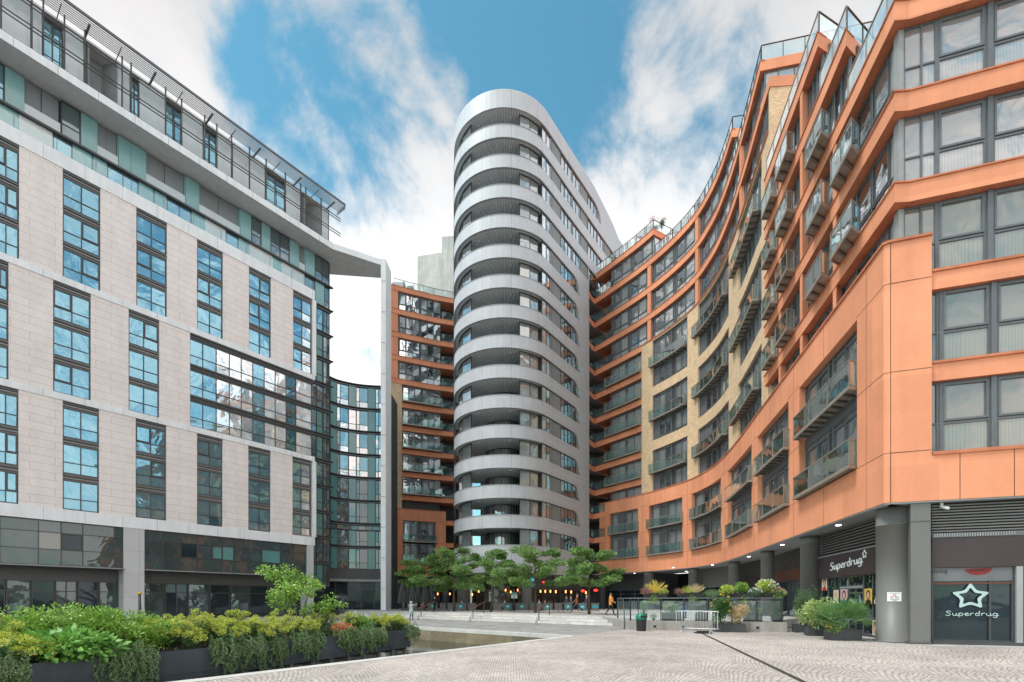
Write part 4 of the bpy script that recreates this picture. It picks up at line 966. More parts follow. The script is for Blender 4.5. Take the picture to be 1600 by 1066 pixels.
# ================================================================ left wing of the apartments, seen beyond the portal
FL2 = Frame([(-19.4, 69.1), (-17.5, 70.05), (-15.6, 70.9), (-13.6, 71.75), (-11.6, 72.6), (-9.3, 73.35), (-6, 74.3)], -1)
lw = tag(empty('orange_apartment_block'), 'orange banded apartment block with brick pier, half hidden behind the rounded tower', 'building')
def lp(name, mb): return mb.build(name, lw)
X = lambda x, d=0: FL2.at(x, d)
s610, s627, s689, s696, sN = X(610.5), X(628), X(689), X(696), FL2.L
for k in range(-3, 10):
    t = 15.45 + 3.36 * k; bandl = s610 if k >= 5 else s627 if k >= 0 else s696
    mb = MB(); fbox(mb, FL2, bandl, sN, -8, 0, Z(t - .72), Z(t) - .06, 'orange'); fbox(mb, FL2, bandl, sN, -8, .05, Z(t) - .06, Z(t), 'orange_dark'); lp('floor_band', mb)
    if k < 9 and k >= 0:
        lo, hi = t + .02, t + 3.36 - .75
        if k >= 5:
            mb = MB(); fbox(mb, FL2, s610, X(622), -8, -.06, Z(t), Z(t + 2.62), 'orange'); lp('orange_fin', mb)
        a = X(622.5) if k >= 5 else s627 + .02; W = (s689 - a) / 2
        for i in range(2): window(FL2, a + W * i + .03, a + W * (i + 1) - .03, Z(lo), Z(hi), -.3, [.05, .36, .68], [.34] if k >= 5 else [.93], lw, pm='pane_grey' if (k + i) % 2 else 'pane_mirror', panels={0: 'frame_grey'}, casements=[(1, 1 if k >= 5 else 0), (2, 1 if k >= 5 else 0)])
        if k < 5: balcony(FL2, s627, s689 + .1, Z(t + .12), lw, dep=.6, d0=.02, posts=3, joists=False)
        balustrade(FL2, s689 + .12, sN - 1.2, -.08, Z(t), lw, gm='rail_glass', rm='frame_grey', name='balcony_railing')
        window(FL2, s689 + .1, sN - .5, Z(lo), Z(hi), -2.2, [.3, .6], [.4], lw, pm='pane_dark', fm='frame_dark')
mb = MB(); fbox(mb, FL2, s610 - .02, s627, -8, -.03, Z(13.2), Z(31.5), 'brick'); lp('brick_pier', mb)
mb = MB(); fbox(mb, FL2, s610 + .1, s689, -8, -.8, Z(0), Z(45), 'backwall'); fbox(mb, FL2, s689, sN, -8, -2.6, Z(-1), Z(45), 'backwall'); lp('core_wall', mb)
mb = MB(); s609 = X(609.3)
o0, o1 = X(629), X(680)
fbox(mb, FL2, s609, s696, -.5, .3, Z(11.7), Z(13.3), 'orange'); fbox(mb, FL2, s609, s696, -.5, .3, Z(3.66), Z(5.5), 'orange'); fbox(mb, FL2, s609, o0, -.5, .3, Z(5.5), Z(11.7), 'orange'); fbox(mb, FL2, o1, s696, -.5, .3, Z(5.5), Z(11.7), 'orange'); fbox(mb, FL2, s609, s696, -8, -.5, Z(11.9), Z(13.28), 'orange'); fbox(mb, FL2, s609 - .02, s696 + .02, -.5, .36, Z(13.3), Z(13.4), 'orange_dark'); lp('podium_wall', mb)
for lo, hi in ((5.52, 8.4), (8.7, 11.68)): window(FL2, o0, o1, Z(lo), Z(hi), -.1, [.05, .25, .45, .55, .77, .95], [.93], lw, panels={0: 'frame_grey', 3: 'frame_dark', 6: 'frame_grey'}, casements=[(1, 0), (2, 0), (4, 0), (5, 0)])
for zf in (5.6, 8.65): balcony(FL2, o0 - .1, o1 + .1, Z(zf), lw, dep=.4, d0=.31, posts=2, joists=False)
mb = MB()
for x in (615.5, 653.5, 687.5): q = X(x); fbox(mb, FL2, q - .012, q + .012, .3, .305, Z(11.75), Z(13.3), 'joint'); fbox(mb, FL2, q - .012, q + .012, .3, .305, Z(3.66), Z(5.45), 'joint')
for zz in (5.5, 8.6, 11.8):
    fbox(mb, FL2, s609 + .02, o0 - .02, .3, .304, Z(zz) - .012, Z(zz) + .012, 'joint'); fbox(mb, FL2, o1 + .02, s696 - .02, .3, .304, Z(zz) - .012, Z(zz) + .012, 'joint')
lp('panel_joint', mb)
balustrade(FL2, X(616), sN - .2, -.3, Z(45.69), lw, gm='rail_clear', rm='steel_dark', name='roof_railing')
mb = MB(); q = X(627); v = FL2.P(q, -1.5); mb.box(v.x - .9, v.x + .9, v.y - .5, v.y + .5, Z(45.7), Z(46.9), 'cladding_edge'); mb.box(v.x + 1.2, v.x + 2.1, v.y - .4, v.y + .4, Z(45.7), Z(46.4), 'cladding_edge'); lp('roof_vent', mb)
mb = MB(); fbox(mb, FL2, s609, sN, -6, .2, Z(3.6), Z(3.66), 'soffit_grey'); lp('soffit', mb)
mb = MB(); fbox(mb, FL2, s609 - 1, s627 + 2, -8, -1.0, .5, Z(3.6), 'dark_cladding'); lp('ground_wall', mb)
for x in (618, 643, 697):
    c = FL2.P(X(x), -.4); mb = MB(); mb.lathe((c.x, c.y, .5), [(.55, 0), (.55, Z(3.6) - .5)], 'column_grey', 20); lp('column', mb)
for i in range(5):
    a = s627 + (s689 + 3 - s627) * i / 5; window(FL2, a, a + (s689 + 3 - s627) / 5, .5, Z(2.4), -1.2, [], [.75], lw, pm='pane_cafe', fm='frame_dark', name='cafe_window')
mb = MB(); fbox(mb, FL2, s627, s689 + 3, -1.4, -1.15, Z(2.4), Z(3.6), 'dark_cladding'); lp('fascia_panel', mb)
# blank pale slab block behind the tower
bl = MB(); bl.prism([(-17.45, 89.8), (-13.9, 89.0), (-10.8, 88.6), (-10, 100), (-17.45, 100)], 0, Z(63.6), 'pale_concrete')
bl.prism([(-12.75, 88.4), (-8, 88.0), (-8, 100), (-12.75, 100)], 0, Z(66.2), 'pale_concrete')
tag(bl.build('concrete_block'), 'blank pale concrete block standing behind the rounded tower on its left', 'building')
# ================================================================ stone hotel (left)
u = Vector((.6094, .7929)); P0 = Vector((-35.8, 34.0))
FH = Frame([tuple(P0 - u * 22), tuple(P0 + u * 23.5)], -1); HX = lambda x, d=0: FH.at(x, d)
hot = tag(empty('stone_hotel_building'), 'pale stone and glass hotel block with louvred roof canopy filling the left side', 'building')
def hp(name, mb): return mb.build(name, hot)
hE = FH.L
# stone walls by groups
WIN = {0: [(-72, -27), (0 - 11, 29), (98, 155), (212, 260), (308, 348), (388, 423), (457, 486)], 1: [(-60, -25), (-17, 13.5), (83, 142), (201, 249), (297, 489)], 2: [(-72, -27), (0 - 11, 30), (98, 157), (213, 261), (308, 348.5), (389, 423.5), (458, 487.5)]}
GZ = [(6.9, 15.1), (15.6, 23.9), (24.4, 32.55)]
st = MB(); wb = MB()
for g, (lo, hi) in enumerate(GZ):
    prev = 0
    for x0, x1 in WIN[g]:
        a = HX(x0) if x0 > -80 else 0; b = min(HX(x1), hE - .15)
        fbox(st, FH, prev, a, -.5, 0, Z(lo), Z(hi), 'stone', 40); prev = b
hp('stone_cladding', st)
for lo, hi in ((5.98, 6.9), (15.1, 15.6), (23.9, 24.4), (32.55, 33.6)):
    mb = MB(); fbox(mb, FH, 0, hE + .12, -.5 if hi < 33 else -2.2, .06, Z(lo), Z(hi), 'white_stone', 60)
    for i in range(0, 20):
        q = .7 + 2.35 * i
        if q < hE: fbox(mb, FH, q - .008, q + .008, .06, .064, Z(lo) + .01, Z(hi) - .01, 'joint_grey')
    hp('stone_band', mb)
mb = MB(); fbox(mb, FH, hE - .13, hE + .3, -.5, .05, Z(6.9), Z(15.1), 'white_stone'); hp('end_frame', mb); mb = MB(); fbox(mb, FH, hE - .13, hE + .3, -.5, .05, Z(24.4), Z(32.55), 'white_stone'); hp('end_frame', mb)
for g, (lo, hi) in enumerate(GZ):
    h = (hi - lo) / 3
    for ci, (x0, x1) in enumerate(WIN[g]):
        a, b = HX(x0), min(HX(x1), hE - .14)
        for r in range(3):
            z0, z1 = Z(lo + h * r + (.0 if r == 0 else .14)), Z(lo + h * (r + 1) - (.42 if r < 2 else 0) - (.0 if r < 2 else .35))
            z0 = Z(lo + h * r + .04); z1 = Z(lo + h * (r + 1) - .48)
            if g == 1 and ci == 4:
                L_ = b - a; xs = [318, 339, 359.5, 378, 396, 414, 431, 448, 463.5]
                cols = [(HX(x) - a) / L_ for x in xs]
                kinds = ['pane_hotel', 'pane_hotel', 'pane_white', 'pane_white', 'pane_white', 'pane_hotel', 'pane_white', 'pane_white', 'pane_hotel', 'pane_white']
                window(FH, a, b, z0, z1, -.12, cols, [.36], hot, fm='frame_dark', pm='pane_mirror', panels=dict(enumerate(kinds)), fw=.06, name='window_strip')
                m = MB(); fbox(m, FH, a, b, -.4, -.1, z1, Z(lo + h * (r + 1) + .04), 'dark_cladding'); fbox(m, FH, a, b + .1, -.1, .0, z1 + .16, z1 + .22, 'frame_grey'); fbox(m, FH, a, b + .1, -.1, .03, z1 + .34, z1 + .42, 'frame_dark'); hp('spandrel_panel', m)
            else:
                rt = ci == 6
                pn = {1: 'pane_white'} if rt else None
                window(FH, a + .02, b - .02, z0, z1, -.14, [.5], [.38], hot, fm='frame_dark', pm='pane_hotel' if (g > 0 or r > 0 or ci % 2) else 'pane_blue', panels=pn, fw=.065, casements=[(random.randint(0, 1), 1)] if random.random() < .4 else [])
                m = MB(); fbox(m, FH, a, b, -.4, -.16, z1, Z(lo + h * (r + 1) + .04), 'hotel_spandrel'); fbox(m, FH, a + .02, b - .02, -.16, -.06, z1 + .14, z1 + .2, 'frame_light'); fbox(m, FH, a + .02, b - .02, -.16, -.04, z1 + .32, z1 + .38, 'frame_grey'); hp('spandrel_panel', m)
# solid body behind
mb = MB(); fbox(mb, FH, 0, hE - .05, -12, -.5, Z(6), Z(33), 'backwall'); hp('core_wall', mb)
# setback storeys and corner return
FS = Frame([tuple(P0 - u * 22 + Vector((-.793, .609)) * 2), tuple(P0 + u * 26.7 + Vector((-.793, .609)) * 2), tuple(P0 + u * 26.7 + Vector((-.793, .609)) * 9)], -1)
SX = lambda x, d=0: FS.at(x, d); sc1 = FS.cs[1]
def seglist(lst, lo, hi, d=0):
    for x0, x1, kind in lst:
        a = SX(x0); b = min(SX(x1), sc1 - .02) if x1 < 514 else sc1 - .02
        if kind in ('teal_panel', 'white_glass', 'niche', 'shutter', 'light_panel', 'teal_deep'):
            mb = MB(); fbox(mb, FS, a, b - .03, -.2, d - (.35 if kind in ('niche', 'shutter') else 0), Z(lo), Z(hi), kind, 50)
            if kind == 'shutter': fbox(mb, FS, a, b - .03, -.2, d - .05, Z(lo), Z(lo + .8), 'white_glass', 50); fbox(mb, FS, (a + b) / 2 - .03, (a + b) / 2 + .03, -.2, d - .2, Z(lo + .8), Z(hi), 'frame_dark')
            hp('wall_panel', mb)
        else: window(FS, a, b - .03, Z(lo), Z(hi), d + .0, [.5] if b - a > 1.6 else [], [.34], hot, fm='frame_dark', pm=kind, fw=.06)
seglist([(-60, -20, 'shutter'), (-20, 8, 'pane_blue'), (8, 39, 'teal_panel'), (39, 96, 'shutter'), (96, 127, 'pane_dark'), (127, 153, 'teal_panel'), (153, 186, 'shutter'), (186, 205, 'teal_panel'), (205, 229, 'teal_panel'), (229, 291, 'shutter'), (291, 312, 'teal_panel'), (312, 376, 'shutter'), (376, 393, 'teal_panel'), (393, 409, 'pane_dark'), (409, 423, 'teal_panel'), (423, 453, 'pane_dark'), (453, 468, 'teal_panel'), (468, 478, 'shutter'), (478, 492, 'teal_panel'), (492, 515, 'pane_dark')], 36.5, 39.15)
seglist([(-60, -30, 'teal_panel'), (-30, 30, 'teal_panel'), (30, 83, 'light_panel'), (83, 114, 'pane_hotel'), (114, 144, 'teal_panel'), (146, 168, 'teal_panel'), (168, 217, 'pane_hotel'), (217, 240, 'teal_panel'), (242, 261, 'teal_panel'), (261, 300, 'pane_hotel'), (300, 321, 'teal_panel'), (321, 353, 'light_panel'), (353, 373, 'pane_hotel'), (373, 390, 'teal_panel'), (390, 427, 'light_panel'), (427, 440, 'teal_panel'), (440, 476, 'light_panel'), (476, 493, 'pane_dark'), (493, 507, 'teal_panel'), (507, 515, 'pane_dark')], 33.62, 36.2)
mb = MB(); fbox(mb, FS, 0, sc1 + .15, -.3, .28, Z(36.2), Z(36.34), 'frame_dark', 60); fbox(mb, FS, 0, sc1 + .1, -.3, .1, Z(36.34), Z(36.5), 'frame_grey', 60); hp('ledge', mb)
for k in range(11):
    zt_ = 33.6 - 2.91 * k; mb = MB(); fbox(mb, FS, HX(470) + 1, sc1 + .28, -.3, .3, Z(zt_ - .1), Z(zt_), 'frame_dark', 60); fbox(mb, FS, HX(470) + 1, sc1 + .1, -.3, .1, Z(zt_ - .32), Z(zt_ - .1), 'frame_grey'); hp('ledge', mb)
    a, b, c = SX(492) - .6, SX(505), sc1 - .02; zz0_, zz1_ = Z(zt_ - 2.91), Z(zt_ - .34)
    if k < 11:
        window(FS, a, b, zz0_, zz1_, 0, [.5], [.35], hot, fm='frame_dark', pm='pane_dark' if k % 2 else 'pane_blue', panels={1: 'teal_deep'} if k % 3 else None)
        window(FS, b, c, zz0_, zz1_, 0, [.6], [.35], hot, fm='frame_dark', pm='pane_dark')
    window(FS, sc1 + .03, sc1 + 3.5, zz0_, zz1_, 0, [.5], [.35], hot, fm='frame_dark', pm='pane_dark')
for lo_, hi_ in ((33.62, 36.2), (36.5, 39.15)):
    window(FS, sc1 + .03, sc1 + 3.5, Z(lo_), Z(hi_), 0, [.5], [.35], hot, fm='frame_dark', pm='pane_dark')
mb = MB(); fbox(mb, FS, 0, sc1 - .1, -9, -.4, Z(1), Z(39.5), 'backwall'); hp('core_wall', mb)
# glass parapet on the setback terrace
balustrade(FH, 0, hE - .1, -.1, Z(33.6), hot, h=1.05, step=2.3, name='terrace_railing', rm='frame_light', rail=False)
# cornice slab
mb = MB(); fbox(mb, FH, 0, hE + 2.2, -4, .1, Z(39.3), Z(39.95), 'white_stone', 60, under='light_panel')
for i in range(20):
    q = 1.5 + 2.35 * i
    if q < hE + 2: fbox(mb, FH, q - .01, q + .01, .1, .104, Z(39.31), Z(39.94), 'joint_grey')
hp('cornice', mb)
# penthouse
FP2 = Frame([tuple(P0 - u * 22 + Vector((-.793, .609)) * 1.6), tuple(P0 + u * 26.3 + Vector((-.793, .609)) * 1.6), tuple(P0 + u * 26.3 + Vector((-.793, .609)) * 9)], -1)
PX = lambda x: FP2.at(x)
lst = [(-70, -10, 'white_glass'), (-10, 48, 'white_glass'), (48, 66, 'white_glass'), (66, 99, 'pane_hotel'), (99, 131, 'white_glass'), (140, 182, 'niche'), (182, 203, 'white_glass'), (203, 218, 'pane_hotel'), (218, 258, 'white_glass'), (258, 284, 'pane_hotel'), (284, 317, 'white_glass'), (317, 339, 'pane_hotel'), (339, 363, 'white_glass'), (363, 389, 'white_glass'), (389, 414, 'white_glass'), (414, 446, 'pane_hotel'), (446, 470, 'white_glass'), (477, 500, 'niche'), (500, 513, 'white_glass')]
for x0, x1, kind in lst:
    a, b = PX(x0), min(PX(x1), FP2.cs[1] - .02)
    if kind == 'pane_hotel': window(FP2, a + .03, b - .03, Z(41.0), Z(44.2), -.02, [.5], [], hot, fm='frame_dark', pm='pane_hotel', fw=.05)
    elif kind == 'niche':
        mb = MB(); fbox(mb, FP2, a, b, -1.4, -1.2, Z(39.95), Z(44.7), 'niche'); fbox(mb, FP2, a - .1, a, -1.4, 0, Z(39.95), Z(44.7), 'niche'); fbox(mb, FP2, b, b + .1, -1.4, 0, Z(39.95), Z(44.7), 'niche'); fbox(mb, FP2, a, b, -.08, -.03, Z(39.95), Z(41.1), 'white_glass'); hp('recess', mb)
    else: mb = MB(); fbox(mb, FP2, a + .03, b - .03, -.1, 0, Z(39.95), Z(44.7), 'white_glass', 40); fbox(mb, FP2, b - .03, b + .03, -.1, .03, Z(39.95), Z(44.7), 'frame_dark'); hp('wall_panel', mb)
mb = MB(); fbox(mb, FP2, 0, FP2.cs[1], -7, -1.5, Z(39.95), Z(44.7), 'backwall', 60); fbox(mb, FP2, 0, FP2.cs[1] + .1, -7, .1, Z(44.7), Z(44.9), 'light_panel', 60); hp('penthouse_wall', mb)
FC2 = Frame([tuple(P0 - u * 22 + Vector((-.793, .609)) * 1.6), tuple(P0 + u * 29 + Vector((-.793, .609)) * 1.6)], -1); cE = FP2.cs[1] + 1.0
mb = MB()
for zz in (40.3, 40.6, 42.0, 42.3, 43.7, 44.0): fbox(mb, FC2, 0, cE, .8, .86, Z(zz), Z(zz) + .07, 'steel_dark', 60)
for x in (-40, 0, 48, 66, 99, 131, 189, 203, 257, 282, 318, 337, 360, 388, 414, 444, 468, 476, 500):
    q = FP2.at(x, .8); fbox(mb, FP2, q - .035, q + .035, .86, .92, Z(39.95), Z(44.8), 'steel_dark')
hp('rail_screen', mb)
mb = MB(); nS = 8
for i in range(nS): d_ = .62 + i * .135; fbox(mb, FC2, 0, cE, d_, d_ + .045, Z(44.86 + .05 * i), Z(44.92 + .05 * i), 'frame_light', 80)
for x in (-60, 40, 141, 243, 331, 405, 468, 520):
    q = min(FP2.at(x, .5), cE - .1); fbox(mb, FC2, q - .07, q + .07, .05, 1.68, Z(44.72), Z(44.84), 'frame_grey')
    q2 = q + 2.0
    if q2 < cE: fbox(mb, FC2, q2 - .025, q2 + .025, .05, 1.68, Z(44.78), Z(44.85), 'frame_grey')
fbox(mb, FC2, 0, cE + .05, 1.68, 1.76, Z(45.15), Z(45.35), 'frame_grey', 80); fbox(mb, FC2, cE, cE + .06, .05, 1.68, Z(44.85), Z(45.25), 'frame_grey'); hp('louvre_canopy', mb)
# lower glazing band, canopy and ground floor
FG0 = lambda x, d=0: FH.at(x, d)
cx = [(-75, 193), (225.5, 480)]
for (xa, xb), xs in zip(cx, ((-30, 0, 60, 95.5, 129.5, 178.5), (254.5, 282.5, 307.5, 331, 347.5, 365, 388, 409.5, 438, 458))):
    a, b = FG0(xa, -.15), FG0(xb, -.15); cols = [(FG0(x, -.15) - a) / (b - a) for x in xs]
    window(FH, a, b, Z(2.65), Z(5.96), -.12, cols, [.36, .74], hot, fm='frame_dark', pm='pane_band', fw=.05, name='glazing_band', casements=[(4, 1)], panels=({(4, 1): 'pane_shop', (3, 1): 'pane_blind'} if xa < 0 else {(2, 1): 'pane_shop', (4, 1): 'teal_deep', (5, 1): 'teal_deep', (8, 1): 'teal_deep'}))
    mb = MB(); fbox(mb, FH, a, b, -.12, .35, Z(2.55), Z(2.62), 'frame_light', 60); fbox(mb, FH, a, b, -1.6, -.12, Z(2.5), Z(2.64), 'dark_cladding', 60); hp('canopy_ledge', mb)
    mb = MB(); fbox(mb, FH, a, b, -1.6, -1.3, Z(1.55), Z(2.5), 'dark_cladding', 60); hp('fascia_panel', mb)
    n = 7 if xa < 0 else 8; W = (b - a) / n
    for i in range(n): window(FH, a + W * i + .02, a + W * (i + 1) - .02, 0.02, Z(1.55), -1.35, [.5] if i % 3 == 1 else [], [.74], hot, fm='frame_dark', pm='pane_shop' if i % 2 else 'pane_band', fw=.07, name='shop_window')
for xa, xb in ((193, 225.5), (480, 493.5)):
    a, b = FG0(xa), min(FG0(xb), FH.L); mb = MB(); fbox(mb, FH, a, b, -1.5, .03, 0, Z(5.98), 'hotel_panel'); hp('column', mb)
mb = MB(); fbox(mb, FH, 0, hE, -12, -1.7, 0, Z(6), 'backwall', 60); hp('core_wall', mb)
v = at(245, 882, Z(2.4)) if False else None
# free standing white portal frame
po = MB()
pc = Vector((-15.0, 57.2)); beamA = P0 + u * 25.6 + Vector((.793, -.609)) * .1
x0p, x1p = -15.3, -14.75
po.prism([(-15.35, 56.9), (-14.8, 57.0), (-14.72, 59.3), (-15.3, 59.3)], 0.5, Z(40.05), 'white_stone')
a_ = P0 + u * 25.7 + Vector((.793, -.609)) * .1
po.prism([(a_.x, a_.y), (-15.35, 56.9), (-15.3, 59.3), (a_.x - 2.2, a_.y + 4.2), (a_.x - 2.6, a_.y + 2.0)], Z(39.3), Z(39.96), 'white_stone', bot='light_panel')
pj = MB()
for i in range(11): z_ = 3 + i * 3.6; pj.box(-15.36, -14.79, 56.885, 56.9, z_, z_ + .03, 'joint_grey')
po = po.build('portal_frame'); tag(po, 'slender white stone portal frame reaching out from the hotel roof to a tall thin column', 'portal'); pj.build('panel_joint', po)
# curved blue glass building in the corner
FB = Frame(catmull([(-22.6, 58.6), (-21.6, 60.1), (-19.6, 61.3), (-17.5, 61.8), (-15.95, 61.85)], 4) , -1)
gb_ = tag(empty('glass_office_building'), 'low curved teal and glass building in the corner between hotel and portal column', 'building')
def gp(name, mb): return mb.build(name, gb_)
hb = [27.3 - 2.91 * k for k in range(10)]
for k, t in enumerate(hb[:9]):
    mb = MB(); fbox(mb, FB, 0, FB.L, -.4, .22, Z(t - .1), Z(t), 'frame_dark'); fbox(mb, FB, 0, FB.L, -.4, .1, Z(t - .34), Z(t - .2), 'frame_grey'); gp('ledge', mb)
    if k == 8: break
    n = 7; W = FB.L / n; lo, hi = Z(t - 2.91), Z(t - .36)
    if k == 6: 
        window(FB, 0, FB.L, Z(t - .9), Z(t - .36), 0, [i / 9 for i in range(1, 9)], [], gb_, fm='frame_dark', pm='pane_dark'); hi = Z(t - 1.0)
        mb = MB(); fbox(mb, FB, 0, FB.L, -.3, .15, Z(t - 1.0), Z(t - .9), 'frame_dark'); gp('ledge', mb)
    kinds = ['pane_dark', 'teal_panel', 'win', 'teal_panel', 'win', 'teal_panel', 'win'] if k % 2 == 0 else ['pane_dark', 'teal_panel', 'win', 'white', 'win', 'teal_panel', 'win']
    if k >= 4: kinds = [x.replace('white', 'pane_dark').replace('teal_panel', 'teal_deep') for x in kinds]
    a = 0; wd_ = {'win': 1.45, 'teal_panel': .9, 'teal_deep': .9, 'white': .95, 'pane_dark': .9}; tot = sum(wd_[x] for x in kinds)
    for i, kd in enumerate(kinds):
        b = a + wd_[kd] / tot * FB.L
        if kd == 'win': window(FB, a, b, lo, hi, 0, [.28], [.3], gb_, fm='frame_dark', pm='pane_blue' if k < 4 else 'pane_dark', panels={0: 'pane_white' if k < 4 else 'pane_dark', (0, 0): 'pane_white' if k < 4 else 'pane_dark', (1, 0): 'pane_white' if k < 4 else 'pane_dark'})
        elif kd in ('white', 'pane_dark'): window(FB, a, b, lo, hi, 0, [], [.3], gb_, fm='frame_dark', pm='pane_white' if kd == 'white' else 'pane_dark')
        else: mb = MB(); fbox(mb, FB, a + .02, b - .02, -.2, .03, lo, hi, kd); gp('wall_panel', mb)
        a = b
mb = MB(); fbox(mb, FB, 0, FB.L, -6, -.35, 0, Z(27.4), 'backwall'); gp('core_wall', mb)
mb = MB(); fbox(mb, FB, 0, FB.L, -.4, .35, Z(2.7), Z(3.9), 'dark_cladding'); fbox(mb, FB, 0, FB.L, -.3, .5, Z(2.4), Z(2.7), 'frame_light'); gp('fascia_panel', mb)
for i in range(5): window(FB, FB.L * i / 5, FB.L * (i + 1) / 5, .45, Z(2.4), -.1, [], [.72], gb_, fm='frame_dark', pm='pane_shop', name='shop_window')
mb = MB(); mb.prism([(-15.94, 61.6), (-15.45, 61.6), (-18.1, 72), (-20, 72)], 0, Z(26.8), 'dark_cladding'); gp('side_wall', mb)
# ================================================================ ground, basin, steps, terrace
def sheet(name, poly, z, mat, holes=(), kind='structure'):
    mb = MB(); loops = [[Vector((p[0], p[1], 0)) for p in poly]] + [[Vector((p[0], p[1], 0)) for p in h] for h in holes]
    allp = [p for lp_ in loops for p in lp_]; mb.v = [(p.x, p.y, z) for p in allp]
    for t in tessellate_polygon(loops):
        a, b, c = (allp[i] for i in t)
        if (b - a).cross(c - a).z < 0: t = (t[0], t[2], t[1])
        mb.face(tuple(t), [(allp[i].x, allp[i].y) for i in t], mat)
    return tag(mb.build(name), kind=kind)
BAS = [(2.65, 22.2), (-17.5, 40.2), (-48, .4), (-20, -8.5)]
simple('asphalt', (.12, .12, .12), .9, .2)
sheet('ground', [(-1500, -1500), (1500, -1500), (1500, 1500), (-1500, 1500)], -.03, 'asphalt', [BAS])
sheet('cobbled_square', [(2.65, 22.2), (6.4, 27.2), (16, 26), (40, 20), (40, -30), (-36, -30)], 0, 'cobbles')
dS = Vector((-.76, .65)).normalized(); nS_ = Vector((dS.y, -dS.x)); B0 = Vector((6.4, 30.85))
def online(off, x):      # point of the step line shifted by off, at plan coordinate x
    p = B0 + nS_ * off; t = (x - p.x) / dS.x; return (x, (p + dS * t).y)
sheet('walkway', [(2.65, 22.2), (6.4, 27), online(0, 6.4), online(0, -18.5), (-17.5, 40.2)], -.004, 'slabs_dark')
sheet('quay', [(-17.5, 40.2), online(0, -18.5), (-22, 58), (-60, 12), (-48, .4)], -.008, 'slabs')
mb = MB(); bb = [Vector(p) for p in BAS]
for i in range(4):
    a, b = bb[i], bb[(i + 1) % 4]; l = (b - a).length; mb.quad([(a.x, a.y, -1.6), (b.x, b.y, -1.6), (b.x, b.y, -.16), (a.x, a.y, -.16)], 'basin_wall', [(0, -1.6), (l, -1.6), (l, -.16), (0, -.16)])
mb.quad([(p.x, p.y, -1.6) for p in bb], 'black'); tag(mb.build('basin_wall'), kind='structure')
tag(MB().build('x') if False else (lambda m: (m.quad([(p.x, p.y, -.72) for p in bb], 'water'), m.build('water'))[1])(MB()), kind='structure')
kb = MB()
for i in range(4):
    a, b = bb[i], bb[(i + 1) % 4]; d = (b - a).normalized(); n = Vector((d.y, -d.x)); n = n if (a + n * .1 - (bb[0] + bb[1] + bb[2] + bb[3]) / 4).length > (a - (bb[0] + bb[1] + bb[2] + bb[3]) / 4).length else -n
    cc_ = (bb[0] + bb[1] + bb[2] + bb[3]) / 4; mid = (a + b) / 2; n = n if (mid + n - cc_).length > (mid - cc_).length else -n
    L_ = (b - a).length; q = 0
    while q < L_ and i in (0, 3):
        e_ = min(q + 1.2, L_) - .01; p1, p2 = a + d * q, a + d * e_
        kb.prism([tuple(p1 - n * .03), tuple(p2 - n * .03), tuple(p2 + n * .34), tuple(p1 + n * .34)][:: 1], -.17, .012 + random.random() * .003, 'kerb_stone'); q += 1.2
tag(kb.build('stone_kerb'), kind='structure')
far = MB(); d = (bb[1] - bb[0]).normalized(); n = Vector((-d.y, d.x)) * -1
for z0, z1, o_ in ((-.5, -.17, .02), (-.75, -.5, .16)):
    A, Bq = bb[0] + d * 1.2, bb[1]; nn = Vector((-.667, -.745)); far.prism([tuple(A - nn * .3), tuple(Bq - nn * .3), tuple(Bq + nn * o_), tuple(A + nn * o_)], z0, z1, 'basin_wall')
tag(far.build('basin_ledge'), kind='structure')
for i in range(3):
    mb = MB(); mb.prism([online(1.3 * i, 6.39), online(2.6 + .4, 6.39), online(3.0, -18.5), online(1.3 * i, -18.5)] if i < 2 else [online(2.59, 6.39), online(3.0, 6.39), online(3.0, -18.5), online(2.59, -18.5)], 0 if i == 0 else .1667 * i + .001, .1667 * (i + 1) - (.003 if i == 2 else 0), 'step_stone', top='slabs')
    tag(mb.build('step'), kind='structure')
mb = MB(); mb.prism([(6.4, 27), (6.4, online(2.6, 6.4)[1]), online(2.6, -18.5), (-24, 63), (-45, 80), (-45, 110), (60, 110), (60, 40), (17.3, 30), (14.6, 27), (14.1, 24.92)][::-1], -.02, .5, 'terrace_wall', top='slabs'); tag(mb.build('plaza'), kind='structure')
tw = MB(); A, Bq = Vector((6.4, 27)), Vector((14.1, 24.92)); dT = (Bq - A).normalized(); nT = Vector((dT.y, -dT.x))
for i in range(1, 5): p = A + dT * i * 1.55; tw.prism([tuple(p), tuple(p + dT * .015), tuple(p + dT * .015 + nT * .004), tuple(p + nT * .004)], 0, .48, 'joint_grey')
for x in (1020, 1064, 1180.5):
    k_ = (x - 800) / 760; t_ = (A.x - k_ * A.y) / (k_ * dT.y - dT.x); p = A + dT * t_
    tw.prism([tuple(p), tuple(p + dT * .2), tuple(p + dT * .2 + nT * .02), tuple(p + nT * .02)], .12, .34, 'frame_light'); tw.prism([tuple(p + dT * .03), tuple(p + dT * .17), tuple(p + dT * .17 + nT * .025), tuple(p + dT * .03 + nT * .025)], .15, .26, 'pane_shop')
tag(tw.build('wall_light'), 'small square lights let into the low concrete terrace wall', 'wall lights')
